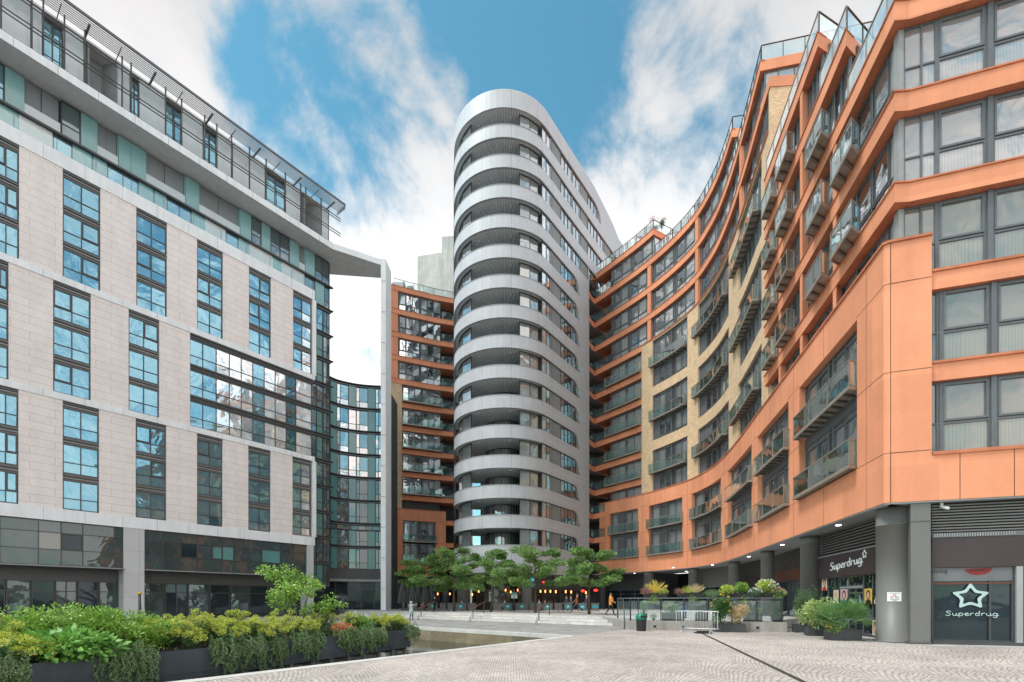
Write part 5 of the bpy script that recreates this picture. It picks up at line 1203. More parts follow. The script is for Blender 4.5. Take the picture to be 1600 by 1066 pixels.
# smooth slab strip by the right shopfront and the drain channel
mb = MB()
for q0, q1 in ((FP.cs[1] - 5, FP.cs[2] + .0),):
    A2, B2, C2, D2 = FP.P(q0, -.3), FP.P(q1 + .3, -.3), FP.P(q1 - .5, .35), FP.P(q0, 2.2)
    mb.quad([(p.x, p.y, .004) for p in (A2, B2, C2, D2)], 'slabs', [(p.x, p.y) for p in (A2, B2, C2, D2)])
tag(mb.build('pavement'), kind='structure')
mb = MB(); mb.quad([(p.x, p.y, .004) for p in (FP.P(FP.cs[2] + .3, .1), FP.P(8 + FP.cs[2], .12), FP.P(8 + FP.cs[2], -2.4), FP.P(FP.cs[2] + .3, -2.4))], 'slabs'); tag(mb.build('pavement'), kind='structure')
g0, g1 = at(1095, 989), at(1275, 1075); dg_ = (g1 - g0).normalized(); ng = Vector((dg_.y, -dg_.x, 0)) * .06
mb = MB(); e_ = g1 + dg_ * 14; mb.quad([g0 - ng + Vector((0, 0, .006)), e_ - ng + Vector((0, 0, .006)), e_ + ng + Vector((0, 0, .006)), g0 + ng + Vector((0, 0, .006))], 'steel_dark')
tag(mb.build('drain_channel'), kind='structure')
# ================================================================ foliage helpers
def leaf_mesh(name, P, D, Nn, Ln, Wd, mat, parent=None, origin=(0, 0, 0), fold=.15):
    P = np.asarray(P, float); n = len(P); D = np.asarray(D, float); D /= np.linalg.norm(D, axis=1, keepdims=True) + 1e-9
    Nn = np.asarray(Nn, float); S_ = np.cross(D, Nn); S_ /= np.linalg.norm(S_, axis=1, keepdims=True) + 1e-9; Nn = np.cross(S_, D)
    Ln = np.broadcast_to(Ln, (n,))[:, None]; Wd = np.broadcast_to(Wd, (n,))[:, None]
    V = np.empty((n, 4, 3)); V[:, 0] = P; V[:, 1] = P + D * Ln * .5 + S_ * Wd * .5 + Nn * Wd * fold; V[:, 2] = P + D * Ln - Nn * Ln * .12; V[:, 3] = P + D * Ln * .5 - S_ * Wd * .5 + Nn * Wd * fold
    V = V.reshape(-1, 3) - np.array(origin)
    me = bpy.data.meshes.new(name); me.vertices.add(n * 4); me.vertices.foreach_set('co', V.astype(np.float32).ravel())
    me.loops.add(n * 4); me.loops.foreach_set('vertex_index', np.arange(n * 4, dtype=np.int32)); me.polygons.add(n)
    me.polygons.foreach_set('loop_start', np.arange(0, n * 4, 4, dtype=np.int32)); me.polygons.foreach_set('loop_total', np.full(n, 4, dtype=np.int32))
    me.materials.append(MATS[mat]); me.update(calc_edges=True); me.validate()
    o = bpy.data.objects.new(name, me); COL.objects.link(o)
    if parent is not None: o.parent = parent
    return o
def rnd_dir(n, up=0.): d = RNG.normal(size=(n, 3)); d /= np.linalg.norm(d, axis=1, keepdims=True); d[:, 2] += up; return d
def tree(h, cr, base, seed, nl=7000, leaf=.17, mat='leaf_tree', trunk=.11, flat=.5, bark='bark', lean=0, name='tree', multi=1):
    rd = random.Random(seed); root = empty(name)
    mb = MB(); cl = []
    for m_ in range(multi):
        a0_ = rd.uniform(0, 6.28); sx, sy = (0, 0) if multi == 1 else (.12 * math.cos(a0_), .12 * math.sin(a0_))
        top = Vector((sx * 4 + rd.uniform(-.3, .3) * cr * .3, sy * 4 + rd.uniform(-.3, .3) * cr * .3, h * .86))
        b0 = Vector((sx, sy, 0)); tp_ = [b0 + (top - b0) * (i / 6) + Vector((rd.uniform(-.05, .05), rd.uniform(-.05, .05), 0)) * (i > 0) * h * .12 for i in range(7)]
        mb.tube(tp_, [trunk * (1 - .8 * i / 6) * (1.25 if i == 0 else 1) for i in range(7)], bark, 7)
        nb = 11 if multi == 1 else 5
        for j in range(nb):
            f = base / h * .8 + (1 - base / h * .8) * (j + rd.random() * .6) / nb * .92; i0 = min(5, int(f * 6)); p = tp_[i0].lerp(tp_[i0 + 1], f * 6 - i0)
            an = j * 2.4 + rd.uniform(-.4, .4); reach = cr * (1.08 - .62 * max(0, (f - .45) / .55)) * rd.uniform(.72, 1.05)
            rise = rd.uniform(.08, .34) * reach + (.15 * h if multi > 1 else 0); q = p + Vector((math.cos(an) * reach, math.sin(an) * reach, rise))
            mid = p.lerp(q, .5) + Vector((0, 0, rise * .15)); mb.tube([p, mid, q], [trunk * .42, trunk * .26, trunk * .09], bark, 5)
            for t_ in (.45, .65, .85, 1.0):
                c = p.lerp(q, t_) + Vector((rd.uniform(-.2, .2), rd.uniform(-.2, .2), rd.uniform(-.1, .18))) * cr * .5
                cl.append((c, cr * rd.uniform(.13, .26)))
                for _ in range(2):
                    e_ = c + Vector((rd.uniform(-1, 1), rd.uniform(-1, 1), rd.uniform(-.1, .5))) * cr * .25; mb.tube([p.lerp(q, t_), e_], [trunk * .12, trunk * .04], bark, 4, caps=False)
    mb.build('trunk', root)
    per = nl // len(cl); PP = []; DD = []
    for c, r in cl:
        k = int(per * rd.uniform(.55, 1.45)); d = rnd_dir(k); rr = RNG.random((k, 1)) ** .45
        PP.append(np.array(c) + d * rr * np.array([r, r, r * flat])); DD.append(d + RNG.normal(size=(k, 3)) * .5 - np.array([0, 0, .15]))
    PP = np.concatenate(PP); DD = np.concatenate(DD); k = len(PP); Nn = rnd_dir(k, 1.1)
    leaf_mesh('crown', PP, DD, Nn, leaf * RNG.uniform(.7, 1.25, k), leaf * .62, mat, root)
    return root
def place(o, loc, rz=0, s=1): o.location = loc; o.rotation_euler = (0, 0, rz); o.scale = (s, s, s); return o
TREES = [((-9.6, 53.0), 6.6, 3.1, 'leftmost small plaza tree with low green crown in front of the closed parasols'),
         ((-6.1, 51.2), 7.6, 3.5, 'full green plaza tree in front of the orange block left of the tower'),
         ((-2.1, 48.4), 7.2, 3.2, 'middle plaza tree whose crown covers the base of the rounded tower'),
         ((2.2, 45.8), 7.1, 3.2, 'plaza tree beside the round teal cafe sign and the highest handrail'),
         ((6.3, 39.7), 5.9, 2.7, 'rightmost plaza tree with thin bare trunk near the walking people')]
for i, (p, h, cr, lab) in enumerate(TREES):
    t = tree(h, cr * 1.08, 2.9, 20 + i, 14000, .16, 'leaf_tree', flat=.34); place(t, (*p, .5), i * 1.3); tag(t, lab, 'tree', 'trees on the plaza')
# ================================================================ planting types
def mound(name, r, h, n, leaf, mat, aspect=.5, parts=None, up=.4, stems=True, dens=.5, droop=0, seed=0, flowers=None, lobes=0):
    root = empty(name); rd = random.Random(seed)
    cs = [(np.array([0, 0, h * .5]), np.array([r, r, h * .55]))] if not lobes else [(np.array([rd.uniform(-.55, .55) * r, rd.uniform(-.55, .55) * r, h * rd.uniform(.3, .72)]), np.array([r * .5, r * .5, h * .33])) for _ in range(lobes)]
    PP = []; DD = []
    for c, s_ in cs:
        k = n // len(cs); d = rnd_dir(k); rr = RNG.random((k, 1)) ** (1 - dens) ; p = c + d * rr * s_; PP.append(p); DD.append(d * np.array([1, 1, .6]) + RNG.normal(size=(k, 3)) * .45 + np.array([0, 0, up - droop]))
    PP = np.concatenate(PP); DD = np.concatenate(DD); PP[:, 2] = np.abs(PP[:, 2]); k = len(PP)
    leaf_mesh('foliage', PP, DD, rnd_dir(k, 1.2), leaf * RNG.uniform(.7, 1.3, k), leaf * aspect, mat, root)
    if stems:
        mb = MB()
        for _ in range(9): a = rd.uniform(0, 6.28); mb.tube([(0.03 * math.cos(a), .03 * math.sin(a), -.05), (r * .35 * math.cos(a), r * .35 * math.sin(a), h * .4), (r * .6 * math.cos(a), r * .6 * math.sin(a), h * rd.uniform(.6, .85))], [.014, .01, .004], 'twig', 4)
        mb.build('stem', root)
    if flowers:
        fm, fn, fs = flowers; d = rnd_dir(fn * 6, .3); d[:, 2] = np.abs(d[:, 2]) * .9 + .05; d /= np.linalg.norm(d, axis=1, keepdims=True)
        c = (np.array([0, 0, h * .45]) + d * np.array([r, r, h * .62]))[::6]; c = np.repeat(c, 6, 0) + RNG.normal(size=(fn * 6, 3)) * fs * .3
        leaf_mesh('blossom', c, rnd_dir(fn * 6, .4), rnd_dir(fn * 6, .8), fs, fs * .8, fm, root)
    return root
def euphorbia(r, h, ns, seed, head='head_yellow'):
    root = empty('euphorbia'); rd = random.Random(seed); mb = MB(); P_ = []; D_ = []; HP = []; HD = []
    for i in range(ns):
        a = rd.uniform(0, 6.28); q = r * math.sqrt(rd.random()); b = Vector((q * .35 * math.cos(a), q * .35 * math.sin(a), 0)); t = Vector((q * math.cos(a), q * math.sin(a), h * (1 - .35 * (q / r) ** 2) * rd.uniform(.66, 1.14)))
        mb.tube([b, b.lerp(t, .5) + Vector((0, 0, h * .06)), t], [.009, .008, .005], 'twig', 4, caps=False)
        k = 46
        for j in range(k):
            f = .25 + .72 * j / k; p = b.lerp(t, f); an = j * 2.4; P_.append(p); D_.append((math.cos(an), math.sin(an), .35))
        hr = rd.uniform(.065, .11); k = 90; d = rnd_dir(k, .25); HP.append(np.array(t) + d * RNG.random((k, 1)) ** .4 * np.array([hr, hr, hr * .75])); HD.append(d + np.array([0, 0, .3]))
    mb.build('stem', root); k = len(P_)
    leaf_mesh('foliage', P_, D_, rnd_dir(k, 1.5), .10 * RNG.uniform(.8, 1.2, k), .02, 'leaf_euph', root)
    HP = np.concatenate(HP); HD = np.concatenate(HD); leaf_mesh('flower_head', HP, HD, rnd_dir(len(HP), 1), .03, .027, head, root)
    return root
def trailing(wd, drop, seed, n=230):
    """rosemary spilling over an edge: x along the edge, -y is outward"""
    root = empty('trailing_rosemary'); rd = random.Random(seed); mb = MB(); P_ = []; D_ = []
    for i in range(n):
        x = rd.uniform(-.5, .5) * wd; f = 1 - (2 * x / wd) ** 4; dr = drop * rd.choice((.35, .6, .85, 1.05)) * rd.uniform(.8, 1.2) * (.75 + .25 * f) * (1 + .3 * math.sin(x * 14 + seed)); hgt = rd.uniform(.03, .34) * (.3 + .7 * rd.random()); rch = rd.uniform(.02, .24) + .06 * math.sin(x * 11 + seed)
        pts = [Vector((x * .9, .25 * rd.random() + .05, 0)), Vector((x, -.02, hgt)), Vector((x + rd.uniform(-.05, .05), -rch * .7, hgt * .75)), Vector((x + rd.uniform(-.08, .08), -rch, -dr * .35)), Vector((x + rd.uniform(-.1, .1), -rch * .92, -dr * .75)), Vector((x + rd.uniform(-.1, .1), -rch * .85 - .03, -dr))]
        pts = [Vector(p) for p in catmull3(pts, 4)]
        mb.tube(pts[::2] + [pts[-1]], .0045, 'twig', 3, caps=False)
        L_ = sum((b - a).length for a, b in zip(pts, pts[1:])); k = int(L_ / .011)
        for j in range(k):
            f = j / k * (len(pts) - 1); a = int(f); p = pts[a].lerp(pts[a + 1], f - a); t = (pts[a + 1] - pts[a]).normalized(); an = rd.uniform(0, 6.28)
            P_.append(p); D_.append((t.x * .9 + math.cos(an) * .6, t.y * .9 + math.sin(an) * .6, t.z * .9 + .25))
    mb.build('stem', root); k = len(P_); leaf_mesh('foliage', P_, D_, rnd_dir(k), .05 * RNG.uniform(.7, 1.3, k), .012, 'leaf_rosemary', root); return root
def catmull3(pts, n):
    r = []; P = [2 * pts[0] - pts[1]] + pts + [2 * pts[-1] - pts[-2]]
    for i in range(1, len(P) - 2):
        for j in range(n):
            t = j / n; a, b, c, d = P[i - 1:i + 3]; r.append(.5 * ((2 * b) + (c - a) * t + (2 * a - 5 * b + 4 * c - d) * t * t + (3 * b - a - 3 * c + d) * t ** 3))
    r.append(P[-2]); return r
def grass_tuft(r, h, n, mat, seed, w_=.012, name='ornamental_grass'):
    root = empty(name); P_ = []; D_ = []; N_ = []; Ls = []
    for i in range(n):
        a = RNG.uniform(0, 6.28); tl_ = RNG.uniform(.05, 1.0); d = np.array([math.cos(a) * tl_, math.sin(a) * tl_, 1.0]); d /= np.linalg.norm(d); L_ = h * RNG.uniform(.6, 1.05)
        p = np.array([math.cos(a) * .05, math.sin(a) * .05, 0])
        for k in range(3): P_.append(p.copy()); D_.append(d.copy()); N_.append(RNG.normal(size=3)); Ls.append(L_ / 2.6); p = p + d * L_ / 3; d = d + np.array([math.cos(a), math.sin(a), -.45]) * .28 * tl_; d /= np.linalg.norm(d)
    leaf_mesh('foliage', P_, D_, N_, np.array(Ls), w_, mat, root); return root
def fan_palm(r, seed, nf=20):
    root = empty('fan_palm'); rd = random.Random(seed); mb = MB(); P_ = []; D_ = []; N_ = []; Ls = []
    for i in range(nf):
        a = i * 2.399; el = R(rd.uniform(-5, 70)); l = r * rd.uniform(.45, .62); d = Vector((math.cos(a) * math.cos(el), math.sin(a) * math.cos(el), math.sin(el)))
        e_ = Vector((0, 0, .12)) + d * l; mb.tube([(0, 0, .05), Vector((0, 0, .12)) + d * l * .5 + Vector((0, 0, .03)), e_], .007, 'leaf_palm', 4, caps=False)
        up = Vector((0, 0, 1)); side = d.cross(up).normalized(); nrm = side.cross(d).normalized()
        for k in range(20):
            f = R(-105 + 210 * k / 19); dd = d * math.cos(f) + side * math.sin(f); dd = dd - Vector((0, 0, 1)) * .12 * abs(math.sin(f)); P_.append(e_); D_.append(dd); N_.append(nrm); Ls.append(r * .46 * (1 - .25 * abs(f) / 1.9))
    mb.build('leaf_stalk', root); leaf_mesh('frond', P_, D_, N_, np.array(Ls), .05, 'leaf_palm', root, fold=.35); return root
# ================================================================ long planter by the water
PR = Vector((-3.86, 18.5)); PL = Vector((-10.6, 3.4)); pd_ = (PL - PR).normalized(); pn = Vector((-pd_.y, pd_.x)); pn = pn if pn.x < 0 else -pn   # pn points back, away from the cobbles
lp_ = tag(empty('long_planter'), 'long dark grey metal planter raised on posts over the water along the cobbles', 'planter')
PLEN = (PL - PR).length; PW = 2.3
def pp(t, off, z): v = PR + pd_ * t + pn * off; return Vector((v.x, v.y, z))
def ppx(x, off=0):
    k = (x - 800) / 760; o_ = PR + pn * off; return (o_.x - k * o_.y) / (k * pd_.y - pd_.x)
mb = MB(); q = 0; seams = []
def pbox(mb, t0, t1, o0, o1, z0, z1, mat): mb.prism([tuple(pp(t0, o0, 0).xy), tuple(pp(t1, o0, 0).xy), tuple(pp(t1, o1, 0).xy), tuple(pp(t0, o1, 0).xy)], z0, z1, mat)
while q < PLEN:
    e_ = min(q + 3.1, PLEN); pbox(mb, q + .004, e_ - .004, 0, .05, -.15, .51, 'planter_metal'); pbox(mb, q + .02, e_ - .02, -.012, 0, -.02, .0, 'planter_metal'); q = e_
pbox(mb, -.0, .05, .05, PW, -.15, .51, 'planter_metal'); pbox(mb, 0, PLEN, PW, PW + .05, -.15, .51, 'planter_metal'); pbox(mb, .05, PLEN, .05, PW, -.15, -.1, 'planter_metal'); mb.build('container', lp_)
mb = MB(); pbox(mb, .05, PLEN, .05, PW, -.1, .43, 'soil'); mb.build('soil', lp_)
mb = MB(); q = .1
while q < PLEN: pbox(mb, q, q + .12, .1, .22, -1.3, -.15, 'joist'); pbox(mb, q + .02, q + .1, .22, PW, -.3, -.15, 'joist'); q += .75
mb.build('support_frame', lp_)
def onp(x, off, z=.44): return pp(ppx(x, off), off, z)
proz = math.atan2(pd_.y, pd_.x)
def pl_trail(x0, x1, drop, seed, lab):
    t0, t1 = sorted((ppx(x0), ppx(x1))); o = trailing(max(.6, t1 - t0), drop, seed, int(150 * max(.5, (t1 - t0) / 1.6))); v = pp((t0 + t1) / 2, .06, .47)
    o.location = v; o.rotation_euler = (0, 0, proz + math.pi if True else proz); tag(o, lab, 'plant', 'trailing rosemary on the long planter')
    return o
# outward is -y local; choose the turn so that -y faces the cobbles
def fixrot(o):
    out = -pn; a = math.atan2(out.y, out.x); o.rotation_euler = (0, 0, a + math.pi / 2)
for x0, x1, dr, lab in ((-14, 10, .6, 'rosemary clump cut by the left picture edge, hanging over the planter'), (148, 240, .62, 'wide rosemary clump hanging low over the planter beside broad leaves'), (330, 390, .55, 'rosemary clump hanging over the planter right of the bare metal stretch'), (396, 447, .5, 'rosemary clump spilling below the brightest yellow flower heads'), (457, 504, .42, 'narrow rosemary clump hanging left of the orange leaved plant'), (526, 600, .42, 'double rosemary clump hanging near the right end of the planter'), (634, 650, .3, 'small rosemary sprig wrapping the right end corner of the planter')):
    o = pl_trail(x0, x1, dr, int(x0) + 50, lab); fixrot(o)
def put(o, x, off, z=.44, rz=0, s=1, lab='', cat='plant', group=None):
    v = onp(x, off, z); place(o, v, rz, s); tag(o, lab, cat, group); return o
eu = [(255, .75, .62, .72, 20), (300, .95, .62, .85, 26), (350, .45, .55, .62, 22), (372, 1.2, .6, .8, 22), (410, .4, .62, .62, 26), (440, 1.15, .6, .78, 22), (470, .5, .55, .6, 22), (505, 1.2, .6, .75, 22), (590, 1.1, .5, .62, 18), (615, .5, .55, .55, 22), (20, .35, .5, .5, 18), (60, .3, .4, .42, 12), (0, 1.4, .6, .8, 18), (285, .5, .5, .5, 18), (325, 1.1, .6, .7, 22), (545, 1.3, .5, .66, 16), (640 - 18, 1.2, .45, .55, 16)]
eul = ['behind the bare stretch of planter wall', 'tall and dense below the hotel column', 'low, at the planter front above a rosemary clump', 'behind, below the glass hotel shopfront', 'with the brightest yellow heads at the planter front', 'in the back row under the small tree', 'low, between two rosemary clumps', 'in the back row right of the small tree', 'behind the broad leaved green shrub near the right end', 'rounded, at the very right end of the planter', 'reddish based, at the front left corner of the picture', 'with amber heads before the big broad leaves', 'in the back row at the left picture edge', 'low, right of the bare planter wall', 'in the middle rows left of the brightest heads', 'in the back row behind the coral leaved plant', 'in the back row at the right end']
for i, (x, off, r, h, ns) in enumerate(eu): put(euphorbia(r, h, int(ns * 1.6), i), x, off, rz=i, lab='yellow green euphorbia clump ' + eul[i], group='euphorbia clumps in the long planter')
put(mound('broadleaf_plant', .75, .55, 800, .15, 'leaf_broad', .62, dens=.7, up=.1, seed=1), 95, .5, lab='low plant with big broad bright green leaves at the planter front', s=1.05)
put(mound('broadleaf_plant', .6, .45, 500, .13, 'leaf_broad', .6, dens=.7, up=.1, seed=2), 135, .35, lab='broad leaved plant beside the widest rosemary clump', s=1.0)
for i, (x, off, r, h, lab) in enumerate([(20, 1.5, .8, 1.0, 'tall fresh green shrub in the back row at far left'), (75, 1.5, .8, .95, 'leafy green shrub in the back row left of the widest gap'), (125, 1.3, .8, 1.1, 'tallest fresh green shrub with upright shoots before the shop windows'), (165, 1.0, .7, 1.0, 'fresh green shrub in front of the pale hotel column'), (205, 1.2, .75, .95, 'green shrub right of the yellow capped post'), (190, .6, .6, .72, 'green shrub just behind the widest rosemary clump'), (235, .7, .6, .75, 'loose green shrub at the start of the euphorbias')]):
    put(mound('leafy_shrub', r, h, 2600, .075, 'leaf_fresh', .6, lobes=9, dens=.5, seed=30 + i, up=.5), x, off, lab=lab, rz=i, group='fresh green shrubs in the long planter')
put(mound('leafy_shrub', .55, .72, 1500, .07, 'leaf_broad', .6, lobes=7, seed=41, flowers=('petal_white', 14, .03)), 558, 1.1, lab='dark glossy green shrub with small white flowers near the right end')
put(mound('red_leaved_plant', .35, .38, 420, .07, 'leaf_orange', .6, seed=43), 535, .35, z=.5, lab='low plant with coral orange leaves between the rosemary clumps')
put(mound('leafy_shrub', .5, .4, 700, .07, 'leaf_euph', .4, seed=44), 520, .8, lab='grey green bushy plant behind the coral leaved plant')
put(tree(2.15, 1.0, .5, 5, 3400, .085, 'leaf_fresh', .022, flat=.6, bark='twig', multi=4, name='small_tree'), 466, 1.75, rz=.4, s=1.08, lab='airy many stemmed young tree standing up from the planter before the hotel corner', cat='tree')
put(mound('leafy_shrub', .22, .3, 260, .05, 'leaf_lime', .5, seed=47), 607, 1.9, z=.75, lab='small lime green tuft peeping over the right end of the planter')
# yellow capped sign post by the hotel column
v = Vector((-25.4, 33.2)); mb = MB(); mb.tube([(v.x, v.y, 0), (v.x, v.y, 2.05)], .09, 'frame_dark', 10); o = mb.build('post'); tag(o, 'slim dark post with yellow cap in front of the pale hotel column', 'post'); mb = MB(); mb.tube([(v.x, v.y, 2.05), (v.x, v.y, 2.22)], .12, 'yellow_cap', 10); mb.build('cap', o)
mb = MB(); mb.tube([(v.x + .14, v.y, .9), (v.x + .14, v.y, 2.0)], .025, 'sign_white', 6); mb.build('stripe', o)
# ================================================================ terrace: planters, bin, barrier, railing
FTR = Frame([(6.62, 30.5), (6.62, 27.16), (6.95, 27.07), (14.3, 25.05)], -1)
rl = tag(empty('terrace_railing'), 'dark metal and glass railing along the edge of the raised terrace', 'railing')
mb = MB(); gb2 = MB(); L0_ = FTR.cs[2]
tpos = [0.02, FTR.cs[1] - .05] + [L0_ + .05 + i * 1.2 for i in range(7)]
for q in tpos: fbox(mb, FTR, q, q + .05, -.04, .04, .5, 1.72, 'frame_dark')
mb.build('post', rl)
for a, b in zip(tpos, tpos[1:]):
    if b - a < 2.5 or True:
        A, Bq = FTR.P(a + .08, 0), FTR.P(b - .03, 0); gb2.quad([(A.x, A.y, .6), (Bq.x, Bq.y, .6), (Bq.x, Bq.y, 1.6), (A.x, A.y, 1.6)], 'rail_clear')
gb2.build('glass_panel', rl)
mb = MB(); fbox(mb, FTR, 0, FTR.L - .3, -.035, .035, 1.72, 1.78, 'frame_grey'); mb.build('top_rail', rl)
mb = MB(); a_, b_ = Vector((6.3, 27.3, 0)), Vector((6.3, 31.6, .5)); mb.tube([a_ + Vector((0, 0, 0)), a_ + Vector((0, 0, 1.0)), Vector((6.45, 28.3, 1.72)), b_ + Vector((.1, -2.5, 1.22))], .03, 'frame_dark', 8); tag(mb.build('handrail'), 'sloping dark handrail at the left corner of the terrace wall', 'handrail')
def tl(x, d=0.):  # terrace line by photo column
    return FTR.P(FTR.at(x, d, FTR.cs[2] - .05), d)
def pbox_thing(name, w, d, h, lab, loc, rz, mat='planter_box', group=None, cat='planter'):
    root = empty(name); mb = MB(); t = .03
    mb.box(-w / 2, w / 2, -d / 2, -d / 2 + t, 0, h, mat); mb.box(-w / 2, w / 2, d / 2 - t, d / 2, 0, h, mat); mb.box(-w / 2, -w / 2 + t, -d / 2 + t, d / 2 - t, 0, h, mat); mb.box(w / 2 - t, w / 2, -d / 2 + t, d / 2 - t, 0, h, mat); mb.box(-w / 2 + t, w / 2 - t, -d / 2 + t, d / 2 - t, 0.01, .03, mat); mb.build('box', root)
    mb = MB(); mb.box(-w / 2 + t, w / 2 - t, -d / 2 + t, d / 2 - t, .03, h - .05, 'soil'); mb.build('soil', root)
    root.location = loc; root.rotation_euler = (0, 0, rz); tag(root, lab, cat, group); return root
rzT = math.atan2(dT.y, dT.x)
def gp_(x, y, zz=0.): return at(x, y, zz)
G_ = 'dark box planters in front of the shop'
c1 = gp_(1323, 1001); pbox_thing('box_planter', 1.15, .62, .44, 'dark box planter with the fan palm nearest the corner column', (c1.x, c1.y + .25, 0), -.12, group=G_)
c2 = gp_(1284, 994); pbox_thing('box_planter', 1.0, .6, .42, 'middle dark box planter before the shop, under the pale edged shrub', (c2.x, c2.y + .25, 0), -.25, group=G_)
c3 = gp_(1252, 988); pbox_thing('box_planter', 1.0, .6, .42, 'dark box planter at the end of the terrace wall under the feathery bush', (c3.x + .1, c3.y - .1, 0), -.25, group=G_)
c4 = gp_(1142, 988); pbox_thing('box_planter', 1.5, .5, .42, 'dark box planter standing against the terrace wall beside the crowd barrier', (c4.x, c4.y + .2, 0), rzT, group=G_)
def pt(o, loc, lab, rz=0, s=1, cat='plant', group=None): place(o, loc, rz, s); return tag(o, lab, cat, group)
pt(fan_palm(1.35, 3, 30), (c1.x + .05, c1.y + .25, .4), 'large green fan palm with splayed leaves in the planter nearest the column', 0, 1.05)
pt(mound('flowering_plant', .3, .3, 260, .05, 'leaf_fresh', .5, seed=60, flowers=('petal_orange', 9, .05)), (c1.x - .55, c1.y + .0, .3), 'small plant with orange flowers spilling over the palm planter')
pt(mound('variegated_shrub', .85, 1.35, 3600, .14, 'leaf_varieg', .45, lobes=12, seed=61), (c2.x - .1, c2.y + .3, .35), 'large pale edged green shrub in the middle planter before the shop')
pt(mound('leafy_shrub', .55, .95, 1900, .11, 'leaf_dark', .5, lobes=8, seed=66), (c2.x + .45, c2.y + .3, .35), 'darker leafy shrub between the pale edged shrub and the palm')
pt(mound('feathery_bush', .6, 1.95, 6500, .07, 'leaf_euph', .3, lobes=14, seed=62), (c3.x + .1, c3.y - .1, .35), 'tall feathery green bush at the end of the terrace wall')
pt(mound('flowering_bush', .6, 1.5, 4200, .08, 'leaf_dark', .55, lobes=10, seed=63, flowers=('petal_orange', 26, .05)), (c4.x - .35, c4.y + .2, .35), 'dark green bush dotted with orange flowers by the barrier')
pt(mound('dried_shrub', .45, 1.15, 2400, .07, 'leaf_straw', .5, lobes=7, seed=64), (c4.x + .48, c4.y + .2, .35), 'straw coloured dry shrub beside the orange flowered bush')
# planters on the terrace behind the glass
for x0, x1, lab, cat_ in ((1034, 1068, 'dark trough of flowering plants behind the terrace glass near the bin', 1), (1162, 1190, 'dark trough behind the terrace glass with a small cone conifer', 2), (1086, 1104, 'dark trough behind the crowd barrier on the terrace', 3)):
    a, b = tl(x0, -.55), tl(x1, -.55); c = (a + b) / 2; pbox_thing('trough', (b - a).length, .42, .45, lab, (c.x, c.y, .5), rzT, group='troughs on the terrace')
    if cat_ == 1: pt(mound('flowering_plant', .5, .5, 700, .09, 'leaf_broad', .4, seed=70, flowers=('petal_pink', 14, .06)), (c.x, c.y, .92), 'leafy plant with coral flowers in the trough near the bin')
    if cat_ == 2:
        pt(mound('dwarf_conifer', .2, .55, 900, .03, 'leaf_topiary', .4, seed=71), (c.x + .05, c.y, .92), 'small cone shaped bright green conifer behind the glass'); pt(mound('lime_plant', .22, .3, 350, .06, 'leaf_lime', .5, seed=72), (c.x + .28, c.y, .9), 'low lime green plant right of the cone conifer'); pt(mound('leafy_shrub', .26, .42, 500, .05, 'leaf_dark', .5, seed=73), (c.x - .3, c.y, .9), 'round dark green shrub left of the cone conifer')
    if cat_ == 3: pt(mound('leafy_shrub', .3, .75, 900, .07, 'leaf_dark', .5, seed=74), (c.x, c.y, .9), 'dark leafy shrub behind the crowd barrier')
v = tl(1214, -.5); mb = MB(); mb.lathe((0, 0, 0), [(.2, 0), (.28, .1), (.32, .34), (.34, .36), (.31, .36), (.28, .3)], 'planter_box', 20); o = mb.build('bowl_pot'); place(o, (v.x, v.y, .5)); tag(o, 'round dark bowl pot on the terrace behind the glass', 'pot')
pt(mound('leafy_shrub', .4, .6, 1100, .06, 'leaf_dark', .6, lobes=6, seed=75), (v.x, v.y, .8), 'bushy green plant growing in the round bowl pot')
v = tl(1006, -.35); mb = MB(); mb.lathe((0, 0, 0), [(.14, 0), (.2, .38), (.21, .4), (.18, .4), (.17, .34)], 'planter_box', 16); o = mb.build('plant_pot'); place(o, (v.x, v.y, .5)); tag(o, 'small dark pot on the terrace behind the green topped bin', 'pot')
pt(mound('topiary_shrub', .24, .72, 1900, .03, 'leaf_topiary', .45, seed=76, dens=.75), (v.x, v.y, .88), 'bright green egg shaped topiary shrub above the bin')
pt(mound('leafy_shrub', .2, .34, 300, .05, 'leaf_euph', .5, seed=77), (v.x + .55, v.y, .55), 'small grey green plant on the terrace right of the topiary')
# rail top planters with flowers
def railbox(x0, x1, lab):
    a, b = tl(x0, -.16), tl(x1, -.16); c = (a + b) / 2; pbox_thing('rail_planter', (b - a).length, .26, .26, lab, (c.x, c.y, 1.79), rzT, 'black', 'black planters fixed along the terrace rail'); return a, b
G2 = 'plants in the rail planters'
a, b = railbox(1006, 1042, 'black rail planter at left with spiky yellow grass')
m = (a + b) / 2; pt(grass_tuft(.4, .85, 150, 'leaf_gold', 80, .022), (m.x, m.y, 1.95), 'spiky golden yellow grass rising from the leftmost rail planter', group=G2); pt(mound('red_leaved_plant', .34, .36, 420, .08, 'leaf_purple', .3, seed=81), (m.x - .5, m.y, 1.95), 'feathery plum red plant left of the golden grass', group=G2); pt(mound('lime_plant', .36, .36, 420, .07, 'leaf_lime', .5, seed=82, droop=.5), (m.x + .35, m.y, 1.92), 'lime plant right of the golden grass', group=G2); pt(mound('lime_plant', .25, .5, 260, .07, 'leaf_fresh', .5, seed=83, droop=1.), (m.x - .1, m.y - .1, 1.5), 'trailing lime plant hanging below the leftmost rail planter', group=G2)
a, b = railbox(1059, 1097, 'second black rail planter with tawny grasses')
